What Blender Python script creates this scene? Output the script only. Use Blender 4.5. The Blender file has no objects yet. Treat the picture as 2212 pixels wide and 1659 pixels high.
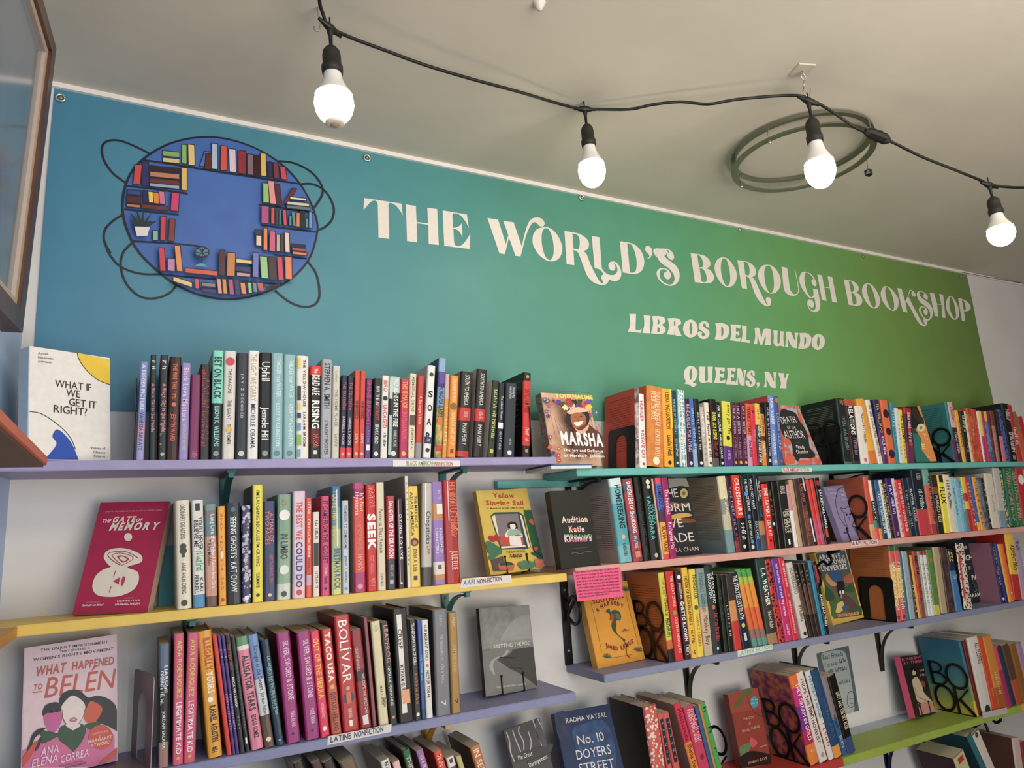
import bpy, bmesh, math, random, re
import numpy as np
from mathutils import Matrix, Vector
from mathutils.geometry import tessellate_polygon
sc = bpy.context.scene
COL = sc.collection
random.seed(7)
# ------------------------------------------------------------------ camera (24 mm equivalent phone lens, tilted up, slight roll)
FPX = 1534.0; CX, CY = 1106.0, 829.5
EYE = 1.60
cam_pos = np.array([0., -1.75, EYE])
_vh = (2974., 135.5); _b = -7600.; _a = -(FPX * FPX + _vh[1] * _b) / _vh[0]
_X = np.array([_vh[0], -_vh[1], -FPX]); _X /= np.linalg.norm(_X)
_Z = np.array([_a, -_b, -FPX]); _Z -= _X * (_Z @ _X); _Z /= np.linalg.norm(_Z)
_Y = np.cross(_Z, _X)
RW = np.array([_X, _Y, _Z])            # camera vector -> world vector
cd = bpy.data.cameras.new('camera'); cam = bpy.data.objects.new('camera', cd); COL.objects.link(cam)
M = Matrix([list(RW[0]) + [cam_pos[0]], list(RW[1]) + [cam_pos[1]], list(RW[2]) + [cam_pos[2]], [0, 0, 0, 1]])
cam.matrix_world = M
cd.sensor_fit = 'HORIZONTAL'; cd.sensor_width = 36.0; cd.lens = FPX / 2212 * 36.0; cd.clip_start = 0.02
sc.camera = cam
# ------------------------------------------------------------------ world, lights, exposure
sc.view_settings.view_transform = 'Standard'; sc.view_settings.look = 'None'
sc.view_settings.exposure = 0.06; sc.view_settings.gamma = 1.0; sc.view_settings.use_curve_mapping = False
w = bpy.data.worlds.new('World'); sc.world = w; w.use_nodes = True
bg = w.node_tree.nodes['Background']; bg.inputs[0].default_value = (0.93, 0.95, 1.0, 1); bg.inputs[1].default_value = 0.25
BULB_E = 27.0

def light(name, kind, loc, energy, color, size=0.1, size_y=None, target=None):
    l = bpy.data.lights.new(name, kind); o = bpy.data.objects.new(name, l); COL.objects.link(o)
    o.location = loc; l.energy = energy; l.color = color
    if kind == 'AREA':
        l.shape = 'RECTANGLE'; l.size = size; l.size_y = size_y or size
    elif kind == 'POINT':
        l.shadow_soft_size = size
    if target is not None:
        o.rotation_euler = (Vector(target) - Vector(loc)).to_track_quat('-Z', 'Y').to_euler()
    return o
light('window_daylight', 'AREA', (0.25, -3.0, 2.2), 16, (0.66, 0.82, 1.0), 1.0, 0.8, (-0.1, 0, 2.1))
light('room_lamps', 'AREA', (1.2, -1.45, 2.57), 9, (1.0, 0.88, 0.74), 2.4, 0.25, (1.2, 0, 1.9))
light('ceiling_fill', 'AREA', (1.3, -2.9, 1.2), 60, (1.0, 0.94, 0.86), 1.7, 1.7, (1.15, -1.6, 2.65))  # unseen upward fill, added to brighten the ceiling

# ------------------------------------------------------------------ pixel <-> world
def ray(px, py): return RW @ np.array([px - CX, -(py - CY), -FPX])
def aty(px, py, y): r = ray(px, py); return cam_pos + r * ((y - cam_pos[1]) / r[1])
def atz(px, py, z): r = ray(px, py); return cam_pos + r * ((z - cam_pos[2]) / r[2])
def atx(px, py, x): r = ray(px, py); return cam_pos + r * ((x - cam_pos[0]) / r[0])
def atd(px, py, d): return cam_pos + ray(px, py) * (d / FPX)
def proj(p):
    v = RW.T @ (np.asarray(p, float) - cam_pos); return np.array([CX + FPX * v[0] / -v[2], CY - FPX * v[1] / -v[2]])
def depth(p): v = RW.T @ (np.asarray(p, float) - cam_pos); return -v[2]

# ------------------------------------------------------------------ materials
def s2l(c): return c / 12.92 if c <= 0.04045 else ((c + 0.055) / 1.055) ** 2.4
PAL = dict(k='18181a', w='e8e2da', c='e0d3b8', r='b8302c', R='e23d2e', o='e0892c', y='e6cc34', g='3f8f5a', b='3b62a8', n='20264a', p='d97a98',
           m='b42a66', l='9c8fc8', t='4aa79f', a='8f8f92', d='34383e', x='6a4636', G='c89c34', P='5a2f6e', i='f0dcd8', T='8fd6c6', q='7a8f88', s='e2725a')
def hexcol(h):
    h = PAL.get(h, h)
    if len(h) == 3: h = ''.join(q * 2 for q in h)
    c = [s2l(int(h[i:i + 2], 16) / 255) for i in (0, 2, 4)]
    l = .3 * c[0] + .6 * c[1] + .1 * c[2]
    return tuple(v * .93 + l * .07 for v in c) + (1,)
MATS = {}
def mat(h, rough=0.5, noise=0.06, scale=60, metal=0, bump=0.0, spec=0.4):
    key = (PAL.get(h, h), rough, noise, scale, metal, bump)
    if key in MATS: return MATS[key]
    m = bpy.data.materials.new('paint_' + key[0]); m.use_nodes = True; nt = m.node_tree; N = nt.nodes; b = N['Principled BSDF']
    b.inputs['Roughness'].default_value = rough; b.inputs['Metallic'].default_value = metal
    b.inputs['Specular IOR Level'].default_value = spec
    c = hexcol(h)
    if noise:
        tc = N.new('ShaderNodeTexCoord'); nz = N.new('ShaderNodeTexNoise'); nz.inputs['Scale'].default_value = scale; nz.inputs['Detail'].default_value = 4
        mx = N.new('ShaderNodeMix'); mx.data_type = 'RGBA'
        mx.inputs['A'].default_value = tuple(min(1, v * (1 + noise * 2.2)) for v in c[:3]) + (1,)
        mx.inputs['B'].default_value = tuple(v * (1 - noise * 2.2) for v in c[:3]) + (1,)
        nt.links.new(tc.outputs['Object'], nz.inputs['Vector']); nt.links.new(nz.outputs['Fac'], mx.inputs['Factor'])
        nt.links.new(mx.outputs['Result'], b.inputs['Base Color'])
        if bump:
            bp = N.new('ShaderNodeBump'); bp.inputs['Strength'].default_value = bump; bp.inputs['Distance'].default_value = 0.004
            nt.links.new(nz.outputs['Fac'], bp.inputs['Height']); nt.links.new(bp.outputs['Normal'], b.inputs['Normal'])
    else:
        b.inputs['Base Color'].default_value = c
    MATS[key] = m
    return m
def mat2(h1, h2, scale=40, kind='noise', thr=0.5, soft=0.08, rough=0.45, stretch=(1, 1, 1)):
    key = ('2', h1, h2, scale, kind, thr, soft, stretch)
    if key in MATS: return MATS[key]
    m = bpy.data.materials.new('pattern_%s_%s' % (h1, h2)); m.use_nodes = True; nt = m.node_tree; N = nt.nodes; b = N['Principled BSDF']
    b.inputs['Roughness'].default_value = rough
    tc = N.new('ShaderNodeTexCoord'); mp = N.new('ShaderNodeMapping'); mp.inputs['Scale'].default_value = stretch
    nt.links.new(tc.outputs['Object'], mp.inputs['Vector'])
    if kind == 'voronoi':
        t = N.new('ShaderNodeTexVoronoi'); t.inputs['Scale'].default_value = scale; out = t.outputs['Distance']
    elif kind == 'wave':
        t = N.new('ShaderNodeTexWave'); t.inputs['Scale'].default_value = scale; t.inputs['Distortion'].default_value = 4; out = t.outputs['Fac']
    else:
        t = N.new('ShaderNodeTexNoise'); t.inputs['Scale'].default_value = scale; t.inputs['Detail'].default_value = 5; out = t.outputs['Fac']
    nt.links.new(mp.outputs['Vector'], t.inputs['Vector'])
    r = N.new('ShaderNodeValToRGB'); r.color_ramp.elements[0].position = max(0, thr - soft); r.color_ramp.elements[1].position = min(1, thr + soft)
    r.color_ramp.elements[0].color = hexcol(h1); r.color_ramp.elements[1].color = hexcol(h2)
    nt.links.new(out, r.inputs['Fac']); nt.links.new(r.outputs['Color'], b.inputs['Base Color'])
    MATS[key] = m
    return m
def mat_grad(name, stops, vec, lo, hi, rough=0.5, noise=0.05):
    """printed colour gradient along world axis (x position lo..hi)"""
    m = bpy.data.materials.new(name); m.use_nodes = True; nt = m.node_tree; N = nt.nodes; b = N['Principled BSDF']; b.inputs['Roughness'].default_value = rough
    g = N.new('ShaderNodeNewGeometry'); sp = N.new('ShaderNodeSeparateXYZ'); nt.links.new(g.outputs['Position'], sp.inputs[0])
    mr = N.new('ShaderNodeMapRange'); mr.inputs['From Min'].default_value = lo; mr.inputs['From Max'].default_value = hi
    nt.links.new(sp.outputs[vec], mr.inputs['Value'])
    r = N.new('ShaderNodeValToRGB')
    while len(r.color_ramp.elements) < len(stops): r.color_ramp.elements.new(0.5)
    for e, (p, h) in zip(r.color_ramp.elements, stops): e.position = p; e.color = hexcol(h)
    nz = N.new('ShaderNodeTexNoise'); nz.inputs['Scale'].default_value = 9; nz.inputs['Detail'].default_value = 8
    nt.links.new(g.outputs['Position'], nz.inputs['Vector'])
    mx = N.new('ShaderNodeMix'); mx.data_type = 'RGBA'; mx.blend_type = 'MULTIPLY'; mx.inputs['Factor'].default_value = noise * 6
    nt.links.new(mr.outputs['Result'], r.inputs['Fac']); nt.links.new(r.outputs['Color'], mx.inputs['A']); nt.links.new(nz.outputs['Fac'], mx.inputs['B'])
    ad = N.new('ShaderNodeMix'); ad.data_type = 'RGBA'; ad.blend_type = 'MULTIPLY'; ad.inputs['Factor'].default_value = 1; ad.inputs['B'].default_value = (1.15,) * 3 + (1,)
    nt.links.new(mx.outputs['Result'], ad.inputs['A']); nt.links.new(ad.outputs['Result'], b.inputs['Base Color'])
    MATS[name] = m
    return m
GR = {}
def matspec(s):
    """'hex' | 'h1+h2' noise | 'h1*h2' voronoi dots | 'h1=h2' streaks"""
    s = s.strip()
    if s.startswith('@'): return GR[s]
    if '+' in s: a, b_ = s.split('+'); return mat2(a, b_, 45, 'noise', .5, .1)
    if '*' in s: a, b_ = s.split('*'); return mat2(b_, a, 120, 'voronoi', .42, .05)
    if '=' in s: a, b_ = s.split('='); return mat2(a, b_, 30, 'wave', .5, .1)
    return mat(s, 0.42, 0.05, 70)

# ------------------------------------------------------------------ mesh helpers
def mesh_obj(name, verts, faces, mats, mi=None, parent=None, smooth=False, **props):
    me = bpy.data.meshes.new(name); me.from_pydata([tuple(v) for v in verts], [], faces)
    for m in (mats if isinstance(mats, (list, tuple)) else [mats]): me.materials.append(m)
    if mi is not None: me.polygons.foreach_set('material_index', mi)
    if smooth: me.polygons.foreach_set('use_smooth', [True] * len(me.polygons))
    me.update()
    o = bpy.data.objects.new(name, me); COL.objects.link(o)
    if parent: o.parent = parent
    for k, v in props.items(): o[k] = v
    return o
USED = set()
def thing(name, label, cat, loc=(0, 0, 0), group=None, rot=(0, 0, 0)):
    o = bpy.data.objects.new(name, None); COL.objects.link(o); o.location = loc; o.rotation_euler = rot; o.empty_display_size = .02
    o['label'] = label; o['category'] = cat
    if group: o['group'] = group
    return o
def tag(o, label, cat, group=None):
    o['label'] = label; o['category'] = cat
    if group: o['group'] = group
    return o
def box_vf(x0, x1, y0, y1, z0, z1):
    v = [(x0, y0, z0), (x1, y0, z0), (x1, y1, z0), (x0, y1, z0), (x0, y0, z1), (x1, y0, z1), (x1, y1, z1), (x0, y1, z1)]
    f = [(0, 3, 2, 1), (4, 5, 6, 7), (0, 1, 5, 4), (1, 2, 6, 5), (2, 3, 7, 6), (3, 0, 4, 7)]
    return v, f
def box(name, x0, x1, y0, y1, z0, z1, m, parent=None, bevel=0, **props):
    bm = bmesh.new(); v, f = box_vf(x0, x1, y0, y1, z0, z1); vs = [bm.verts.new(p) for p in v]
    for q in f: bm.faces.new([vs[i] for i in q])
    if bevel: bmesh.ops.bevel(bm, geom=bm.edges[:], offset=bevel, segments=2, affect='EDGES')
    me = bpy.data.meshes.new(name); bm.to_mesh(me); bm.free(); me.materials.append(m)
    o = bpy.data.objects.new(name, me); COL.objects.link(o)
    if parent: o.parent = parent
    for k, p in props.items(): o[k] = p
    return o
def sweep(path, prof, closed=False, cap=True, ref=None):
    """prof: list of (a,b) offsets; returns verts, faces. frame kept with a reference vector"""
    path = [np.asarray(p, float) for p in path]; n = len(path); V = []; F = []; k = len(prof)
    for i, p in enumerate(path):
        if closed: t = path[(i + 1) % n] - path[i - 1]
        else: t = path[min(i + 1, n - 1)] - path[max(i - 1, 0)]
        t /= np.linalg.norm(t) + 1e-12
        r = np.array(ref if ref is not None else (0.13, 0.21, 0.97)); a = np.cross(t, r); a /= np.linalg.norm(a) + 1e-12; b = np.cross(a, t)
        for (u, v) in prof: V.append(p + a * u + b * v)
    for i in range(n if closed else n - 1):
        j = (i + 1) % n
        for q in range(k): F.append((i * k + q, i * k + (q + 1) % k, j * k + (q + 1) % k, j * k + q))
    if not closed and cap: F.append(tuple(range(k))[::-1]); F.append(tuple((n - 1) * k + q for q in range(k)))
    return V, F
def circ(r, n=8): return [(r * math.cos(2 * math.pi * i / n), r * math.sin(2 * math.pi * i / n)) for i in range(n)]
def catmull(P, sub=6, closed=False):
    P = [np.asarray(p, float) for p in P]; n = len(P); out = []
    for i in range(n if closed else n - 1):
        p0 = P[(i - 1) % n] if closed or i > 0 else P[0]; p1 = P[i]; p2 = P[(i + 1) % n]; p3 = P[(i + 2) % n] if closed or i + 2 < n else P[-1]
        for s in range(sub):
            t = s / sub
            out.append(0.5 * ((2 * p1) + (-p0 + p2) * t + (2 * p0 - 5 * p1 + 4 * p2 - p3) * t * t + (-p0 + 3 * p1 - 3 * p2 + p3) * t ** 3))
    if not closed: out.append(P[-1])
    return out
def tube(name, path, r, m, parent=None, n=8, closed=False):
    V, F = sweep(path, circ(r, n), closed); return mesh_obj(name, V, F, m, parent=parent, smooth=True)
def lathe_vf(prof, n=24, M4=None):
    V = []; F = []
    for (r, z) in prof:
        for i in range(n):
            a = 2 * math.pi * i / n; p = Vector((r * math.cos(a), r * math.sin(a), z)); V.append(M4 @ p if M4 else p)
    for j in range(len(prof) - 1):
        for i in range(n): F.append((j * n + i, j * n + (i + 1) % n, (j + 1) * n + (i + 1) % n, (j + 1) * n + i))
    return V, F

# ------------------------------------------------------------------ glyphs
GC = {}
def glyph(ch, bold=0.0):
    key = (ch, bold)
    if key in GC: return GC[key]
    cu = bpy.data.curves.new('g', 'FONT'); cu.body = ch; cu.size = 1.0; cu.resolution_u = 2; cu.offset = bold; cu.fill_mode = 'FRONT'
    ob = bpy.data.objects.new('g', cu); me = bpy.data.meshes.new_from_object(ob)
    n = len(me.vertices); co = np.zeros(n * 3); me.vertices.foreach_get('co', co); co = co.reshape(-1, 3)[:, :2]
    fs = [tuple(p.vertices) for p in me.polygons]
    if n:
        mn = co[:, 0].min(); wd = co[:, 0].max() - mn; co = co.copy(); co[:, 0] -= mn
    else: wd = 0.25
    GC[key] = (co, fs, wd); bpy.data.objects.remove(ob); bpy.data.curves.remove(cu); bpy.data.meshes.remove(me)
    return GC[key]
CAPH = None
def layout(txt, bold=0.0, gap=0.09):
    """returns (verts2d, faces, width) with cap height 1"""
    global CAPH
    if CAPH is None: CAPH = glyph('H')[0][:, 1].max()
    V = []; F = []; x = 0; n0 = 0
    for ch in txt:
        if ch == ' ': x += 0.30; continue
        if ch == '~':
            wd = random.uniform(.38, .6); bars = [(0, random.uniform(0, .1), .13, random.uniform(.6, .95))]
            if random.random() < .8: bars.append((wd - .13, 0, wd, random.uniform(.45, .9)))
            for q in range(random.choice((1, 1, 2))):
                yy = random.uniform(.0, .75); bars.append((.0, yy, wd * random.uniform(.7, 1), yy + .12))
            for (a, b, c, d) in bars: V += [(a + x, b), (c + x, b), (c + x, d), (a + x, d)]; F.append((n0, n0 + 1, n0 + 2, n0 + 3)); n0 += 4
            x += wd + gap; continue
        co, fs, wd = glyph(ch, bold)
        for (a, b) in co: V.append((x + a, b))
        F += [tuple(i + n0 for i in f) for f in fs]; n0 += len(co); x += wd + gap
    if not V: return np.zeros((0, 2)), [], 0
    V = np.array(V) / CAPH
    return V, F, V[:, 0].max()

class Art:
    """flat print on a plane: collects coloured polygons, each later one a hair prouder"""
    def __init__(s, O, U, V, N, name='printed_art', step=0.00012, base=0.0004):
        s.O = np.array(O, float); s.U = np.array(U, float); s.V = np.array(V, float); s.N = np.array(N, float)
        s.v = []; s.f = []; s.m = []; s.mats = []; s.k = 0; s.step = step; s.base = base; s.name = name; s.crop = (0, 0, 1)
    def C(s, ox, oy, sc_): s.crop = (ox, oy, sc_); return s
    def uv(s, x, y):
        ox, oy, k = s.crop; r = ray(ox + x / k, oy + y / k)
        t = ((s.O - cam_pos) @ s.N) / (r @ s.N); p = cam_pos + r * t; d = p - s.O
        return np.array([d @ s.U, d @ s.V])
    def pxm(s, x, y):
        a = s.uv(x, y); b = s.uv(x, y + 10); return np.linalg.norm(b - a) / 10
    def _mi(s, h):
        m = h if not isinstance(h, str) else matspec(h)
        if m not in s.mats: s.mats.append(m)
        return s.mats.index(m)
    def raw(s, pts, faces, h, keep=False):
        if not keep: s.k += 1
        n0 = len(s.v); o = s.base + s.k * s.step
        for (u, v) in pts: s.v.append((u, v, o))
        i = s._mi(h)
        for f in faces: s.f.append(tuple(q + n0 for q in f)); s.m.append(i)
    def poly_uv(s, pts, h, holes=()):
        allp = [[Vector((p[0], p[1], 0)) for p in pts]] + [[Vector((p[0], p[1], 0)) for p in hh] for hh in holes]
        tris = tessellate_polygon(allp); flat = [p for l in allp for p in l]
        s.raw([(p.x, p.y) for p in flat], tris, h)
    def parse(s, st):
        pts = []; flags = []
        for t in st.replace(';', ' ').split():
            sm = t.endswith('~'); x, y = t.rstrip('~').split(','); pts.append(s.uv(float(x), float(y))); flags.append(sm)
        n = len(pts)
        if n < 3 or not any(flags): return pts
        out = []
        for i in range(n):
            p1, p2 = pts[i], pts[(i + 1) % n]
            if not flags[i] and not flags[(i + 1) % n]: out.append(p1); continue
            p0 = pts[i - 1] if flags[i] else p1; p3 = pts[(i + 2) % n] if flags[(i + 1) % n] else p2
            for q in range(5):
                t = q / 5; out.append(0.5 * ((2 * p1) + (-p0 + p2) * t + (2 * p0 - 5 * p1 + 4 * p2 - p3) * t * t + (-p0 + 3 * p1 - 3 * p2 + p3) * t ** 3))
        return out
    def P(s, st, h, *holes):
        s.poly_uv(s.parse(st), h, [s.parse(x) for x in holes]); return s
    def E(s, cx, cy, rx, ry, h, rot=0):
        c = s.uv(cx, cy); k = s.pxm(cx, cy) ; pts = []
        ex = s.uv(cx + 10, cy) - c; ey = s.uv(cx, cy + 10) - c
        for i in range(20):
            a = 2 * math.pi * i / 20; x = rx * math.cos(a); y = ry * math.sin(a); xr = x * math.cos(rot) - y * math.sin(rot); yr = x * math.sin(rot) + y * math.cos(rot)
            pts.append(c + ex * xr / 10 + ey * yr / 10)
        s.raw(pts, [tuple(range(20))[::-1]], h); return s
    def S(s, st, wd, h, closed=False, smooth=True):
        pts = []
        for t in st.replace(';', ' ').split(): x, y = t.split(','); pts.append(s.uv(float(x), float(y)))
        x0, y0 = [float(q) for q in st.split()[0].split(',')]; wm = wd * s.pxm(x0, y0) / 2
        s.stroke_uv(pts, wm, h, closed, smooth); return s
    def stroke_uv(s, pts, wm, h, closed=False, smooth=True):
        if smooth and len(pts) > 2: pts = catmull(pts, 5, closed)
        n = len(pts); L = []; R = []
        for i in range(n):
            t = (pts[(i + 1) % n] - pts[i - 1]) if closed else (pts[min(i + 1, n - 1)] - pts[max(i - 1, 0)])
            t = t / (np.linalg.norm(t) + 1e-12); nn = np.array([-t[1], t[0]]) * wm; L.append(pts[i] + nn); R.append(pts[i] - nn)
        V = L + R; F = [(i, (i + 1) % n, n + (i + 1) % n, n + i) for i in range(n if closed else n - 1)]
        F = [f[::-1] for f in F]
        s.raw(V, F, h)
    def T(s, txt, x0, y0, x1, y1, hpx, h, bold=0.0, ital=0.0, gap=0.09):
        """text on a baseline from (x0,y0) to (x1,y1), cap height hpx"""
        V, F, wd = layout(txt, bold, gap)
        if not len(V): return s
        a = s.uv(x0, y0); b = s.uv(x1, y1); d = b - a; L = np.linalg.norm(d); d /= L; n = np.array([-d[1], d[0]])
        hh = s.pxm(x0, y0) * hpx
        P_ = [a + d * (v[0] / wd * L + v[1] * ital * hh) + n * v[1] * hh for v in V]
        s.raw(P_, F, h); return s
    def build(s, parent=None, name=None, world=False, **props):
        if not s.v: return None
        if world:
            V = [s.O + s.U * a + s.V * b + s.N * c for a, b, c in s.v]
        else: V = [(a, -c, b) for a, b, c in s.v]      # parent local frame: x=U, y=-N, z=V
        return mesh_obj(name or s.name, V, s.f, s.mats, s.m, parent=parent, **props)

# ------------------------------------------------------------------ books
def cover_mesh(t, d, h, bands, hard, side_m, round_=True, topc=None):
    """U-shaped cover; bands = [(frac_from_top_end, mat)]. local: x 0..t, y 0..d (spine at y=0), z 0..h"""
    w_ = 0.0026 if hard else 0.0007
    w_ = min(w_, t * .2)
    r = min(t * 0.16, 0.004) if round_ else 0.0003
    bow = min(t * .10, .003) if hard else 0.0006
    outer = [(0, d), (0, r + bow), (r * .35, r * .4 + bow * .6), (r, bow * .5), (t / 2, 0), (t - r, bow * .5), (t - r * .35, r * .4 + bow * .6), (t, r + bow), (t, d)]
    inner = [(t - w_, d), (t - w_, r + bow + w_), (t - r, bow + w_), (r, bow + w_), (w_, r + bow + w_), (w_, d)]
    prof = outer + inner; k = len(prof); mats = [side_m]; V = []; F = []; MI = []
    zs = [h]; bm_ = []
    for fr, m in bands:
        zs.append(h * (1 - fr)); bm_.append(m)
    zs[-1] = 0.0
    for z in zs:
        for (x, y) in prof: V.append((x, y, z))
    for j in range(len(zs) - 1):
        m = bm_[j]
        if m not in mats: mats.append(m)
        mi = mats.index(m)
        for q in range(k):
            F.append((j * k + q, j * k + (q + 1) % k, (j + 1) * k + (q + 1) % k, (j + 1) * k + q))
            MI.append(mi if 1 <= q <= 6 else (0 if q in (0, 7) else mi))
    no = len(outer); ni = len(inner); T = []
    # end rings (top & bottom) between outer and inner chains
    pairs = [(0, 14), (1, 13), (2, 13), (3, 12), (4, 12), (4, 11), (5, 11), (6, 10), (7, 10), (8, 9)]
    n = len(zs) - 1
    for (a, b), (c, e) in zip(pairs[:-1], pairs[1:]):
        q = [a, c, e, b]; q2 = []
        for i in q:
            if i not in q2: q2.append(i)
        F.append(tuple(q2)[::-1]); MI.append(mats.index(bm_[0])); F.append(tuple(n * k + i for i in q2)); MI.append(mats.index(bm_[-1]))
    return V, F, mats, MI
PAGE = None
def page_mat():
    global PAGE
    if PAGE: return PAGE
    PAGE = mat2('cdbf9f', 'a8987a', 260, 'wave', .5, .3, .8, (1, .02, .02)); return PAGE
NB = 0
SPNAMES = {}
def make_book(P0, t, d, h, lean, bands, hard, side, texts, label, group, emblem=None, backtext=None, gloss=False, marks=None):
    global NB; NB += 1
    bands = [(f, matspec(c) if isinstance(c, str) else c) for f, c in bands]
    side_m = matspec(side) if side else bands[0][1]
    kind = 'hardcover_book' if hard else 'paperback_book'
    z = P0[2] + (t * math.sin(lean) if lean > 0 else 0)
    root = thing(kind, label, 'book', (P0[0], P0[1], z), group, (0, lean, 0))
    V, F, mats, MI = cover_mesh(t, d, h, bands, hard, side_m)
    mesh_obj('cover', V, F, mats, MI, parent=root)
    e = 0.003 if hard else 0.0003; w_ = min(0.0026 if hard else 0.0007, t * .2)
    v, f = box_vf(w_, t - w_, min(t * .16, .004) + .004, d - (0.003 if hard else -0.0002), e, h - e)
    mesh_obj('page_block', v, f, page_mat(), parent=root)
    if texts:
        a = Art((0, 0, 0), (1, 0, 0), (0, 0, 1), (0, -1, 0), 'spine_title', 0.00006, 0.00035)
        for (txt, colr, f0, f1, hf, xo, bold) in texts:
            if txt == 'O':      # disc
                r = t * hf * .5; c = np.array([t * xo, h * (1 - f0)]); a.raw([c + r * np.array([math.cos(i * .4188), math.sin(i * .4188)]) for i in range(15)], [tuple(range(15))], colr); continue
            if txt == '[]':     # block; on glossy spines also a painted highlight streak
                a.raw([(t * (xo - hf / 2), h * (1 - f1)), (t * (xo + hf / 2), h * (1 - f1)), (t * (xo + hf / 2), h * (1 - f0)), (t * (xo - hf / 2), h * (1 - f0))], [(0, 1, 2, 3)], colr); continue
            if txt.startswith('^'):   # upright stacked letters
                s_ = txt[1:]; L = (f1 - f0) * h / max(1, len(s_))
                for i, ch in enumerate(s_):
                    Vv, Ff, wd = layout(ch, bold)
                    if not len(Vv): continue
                    ww = t * hf; hh = min(L * .78, ww * 1.2)
                    P_ = [(t * xo + (q[0] / wd - .5) * ww, h * (1 - f0) - L * (i + 1) + q[1] * hh) for q in Vv]; a.raw(P_, Ff, colr, keep=i > 0)
                continue
            Vv, Ff, wd = layout(txt, bold)
            if not len(Vv): continue
            L = (f1 - f0) * h; ch = t * hf; sc_ = L / wd
            if sc_ > ch * 1.5:    # spread with tracking
                Vv, Ff, wd = layout(txt, bold, 0.09 + (L / (ch * 1.3) - wd) / max(1, len(txt) - 1) * .68); sc_ = L / wd
            P_ = [(t * xo + (q[1] - .5) * ch, h * (1 - f0) - q[0] * sc_) for q in Vv]
            a.raw(P_, Ff, colr)
        if a.v:
            # glyph winding flips when turned down the spine
            a.build(root)
    if emblem:
        a = Art((0, 0, 0), (1, 0, 0), (0, 0, 1), (0, -1, 0), 'publisher_mark', 0.00005, 0.00035)
        r = min(t * .26, .006); c = np.array([t * .5, h * .055])
        a.raw([c + r * np.array([math.cos(i * .5236), math.sin(i * .5236)]) for i in range(12)], [tuple(range(12))], emblem)
        a.build(root)
    if backtext:
        col_, n_, top_, bot_ = backtext; V = []; F = []
        rs = random.Random(NB)
        for i in range(n_):
            zc = h * (1 - top_) - (top_ and 0) - i * (h * (bot_ - top_)) / n_; y0 = d * .14; y1 = d * rs.choice([.86, .86, .84, .82, .5]);
            n0 = len(V); hh = .0011
            V += [(-.0004, y1, zc), (-.0004, y0, zc), (-.0004, y0, zc + hh), (-.0004, y1, zc + hh)]; F.append((n0, n0 + 1, n0 + 2, n0 + 3))
        mesh_obj('cover_blurb', V, F, matspec(col_), parent=root)
    return root
YF = -0.172
BOOKS = {}
def solve_x(px, z, y):
    """world x on plane y at height z whose pixel column is px"""
    py = CY + 100
    for _ in range(4):
        x = aty(px, py, y)[0]; py = proj((x, y, z))[1]
    return x
def unhex(t): return t
SHORT = None
def row(lines, zs, shelfname, group, yf=YF, dep=0.15):
    """parse the compact book table of one shelf"""
    prev = None
    for ln in lines.strip().split('\n'):
        ln = ln.strip()
        if not ln or ln.startswith('#'): continue
        F_ = [q.strip() for q in ln.split('|')]
        nums = [float(q) for q in F_[0].split()]
        x0, x1, xt, yt = nums[:4]; yb = nums[4] if len(nums) > 4 else None
        y = yf; dd = dep; hard = False; side = None; emb = None; bt = None
        for fl in F_[2].split():
            if fl == 'h': hard = True
            elif fl.startswith('s:'): side = fl[2:]
            elif fl.startswith('e:'): emb = fl[2:]
            elif fl.startswith('y:'): y = float(fl[2:])
            elif fl.startswith('d:'): dd = float(fl[2:])
            elif fl.startswith('b:'): q = fl[2:].split(','); bt = (q[0], int(q[1]), float(q[2]), float(q[3]))
        T_ = aty(xt, yt, y)
        if yb:   # bottom is outside the picture: extend the measured edge down to the shelf
            B_ = aty(x0, yb, y); B2 = aty(x1, yb, y); k = (T_[2] - zs) / (T_[2] - B_[2]); bx = T_[0] + (B_[0] - T_[0]) * k; th = B2[0] - B_[0]
        else:
            bx = solve_x(x0, zs, y); th = solve_x(x1, zs, y) - bx
        lean = math.atan2(T_[0] - bx, T_[2] - zs); h = math.hypot(T_[0] - bx, T_[2] - zs)
        if lean < -.42: lean = -.42; h = (T_[2] - zs) / math.cos(lean)
        if abs(lean) < 0.012: lean = 0; bx = (bx + T_[0]) / 2
        th = max(th * math.cos(lean) - 0.0004, .004)
        dd = min(dd, h * .72, abs(y) - .004)
        bands = []; rest = F_[1].split(',')
        cum = 0
        for b in rest:
            if ':' in b: c, f = b.split(':'); bands.append((float(f), c))
            else: bands.append((1.0, b))
        texts = []
        if len(F_) > 3 and F_[3]:
            for tx in F_[3].split('/'):
                q = tx.split(';'); f0, f1 = q[2].split(',') if ',' in q[2] else (q[2], q[2])
                hf = float(q[3]) if len(q) > 3 and q[3] else .42; xo = float(q[4]) if len(q) > 4 and q[4] else .5; bold = float(q[5]) if len(q) > 5 and q[5] else .010
                texts.append((q[0], q[1], float(f0), float(f1), hf, xo, bold))
        desc = F_[4]
        lab = desc + ' ' + shelfname
        if lab in USED: lab = desc + ', right of the ' + prev
        USED.add(lab)
        make_book((bx, y, zs + .0003), th, dd, h, lean, bands, hard, side, texts, lab, group, emb, bt)
        BOOKS[desc] = (bx, lean, th)
        prev = re.sub(r' (book|hardcover|paperback)$', '', desc) + ' one'
        prev = re.sub(r'\s+', ' ', prev)

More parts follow.
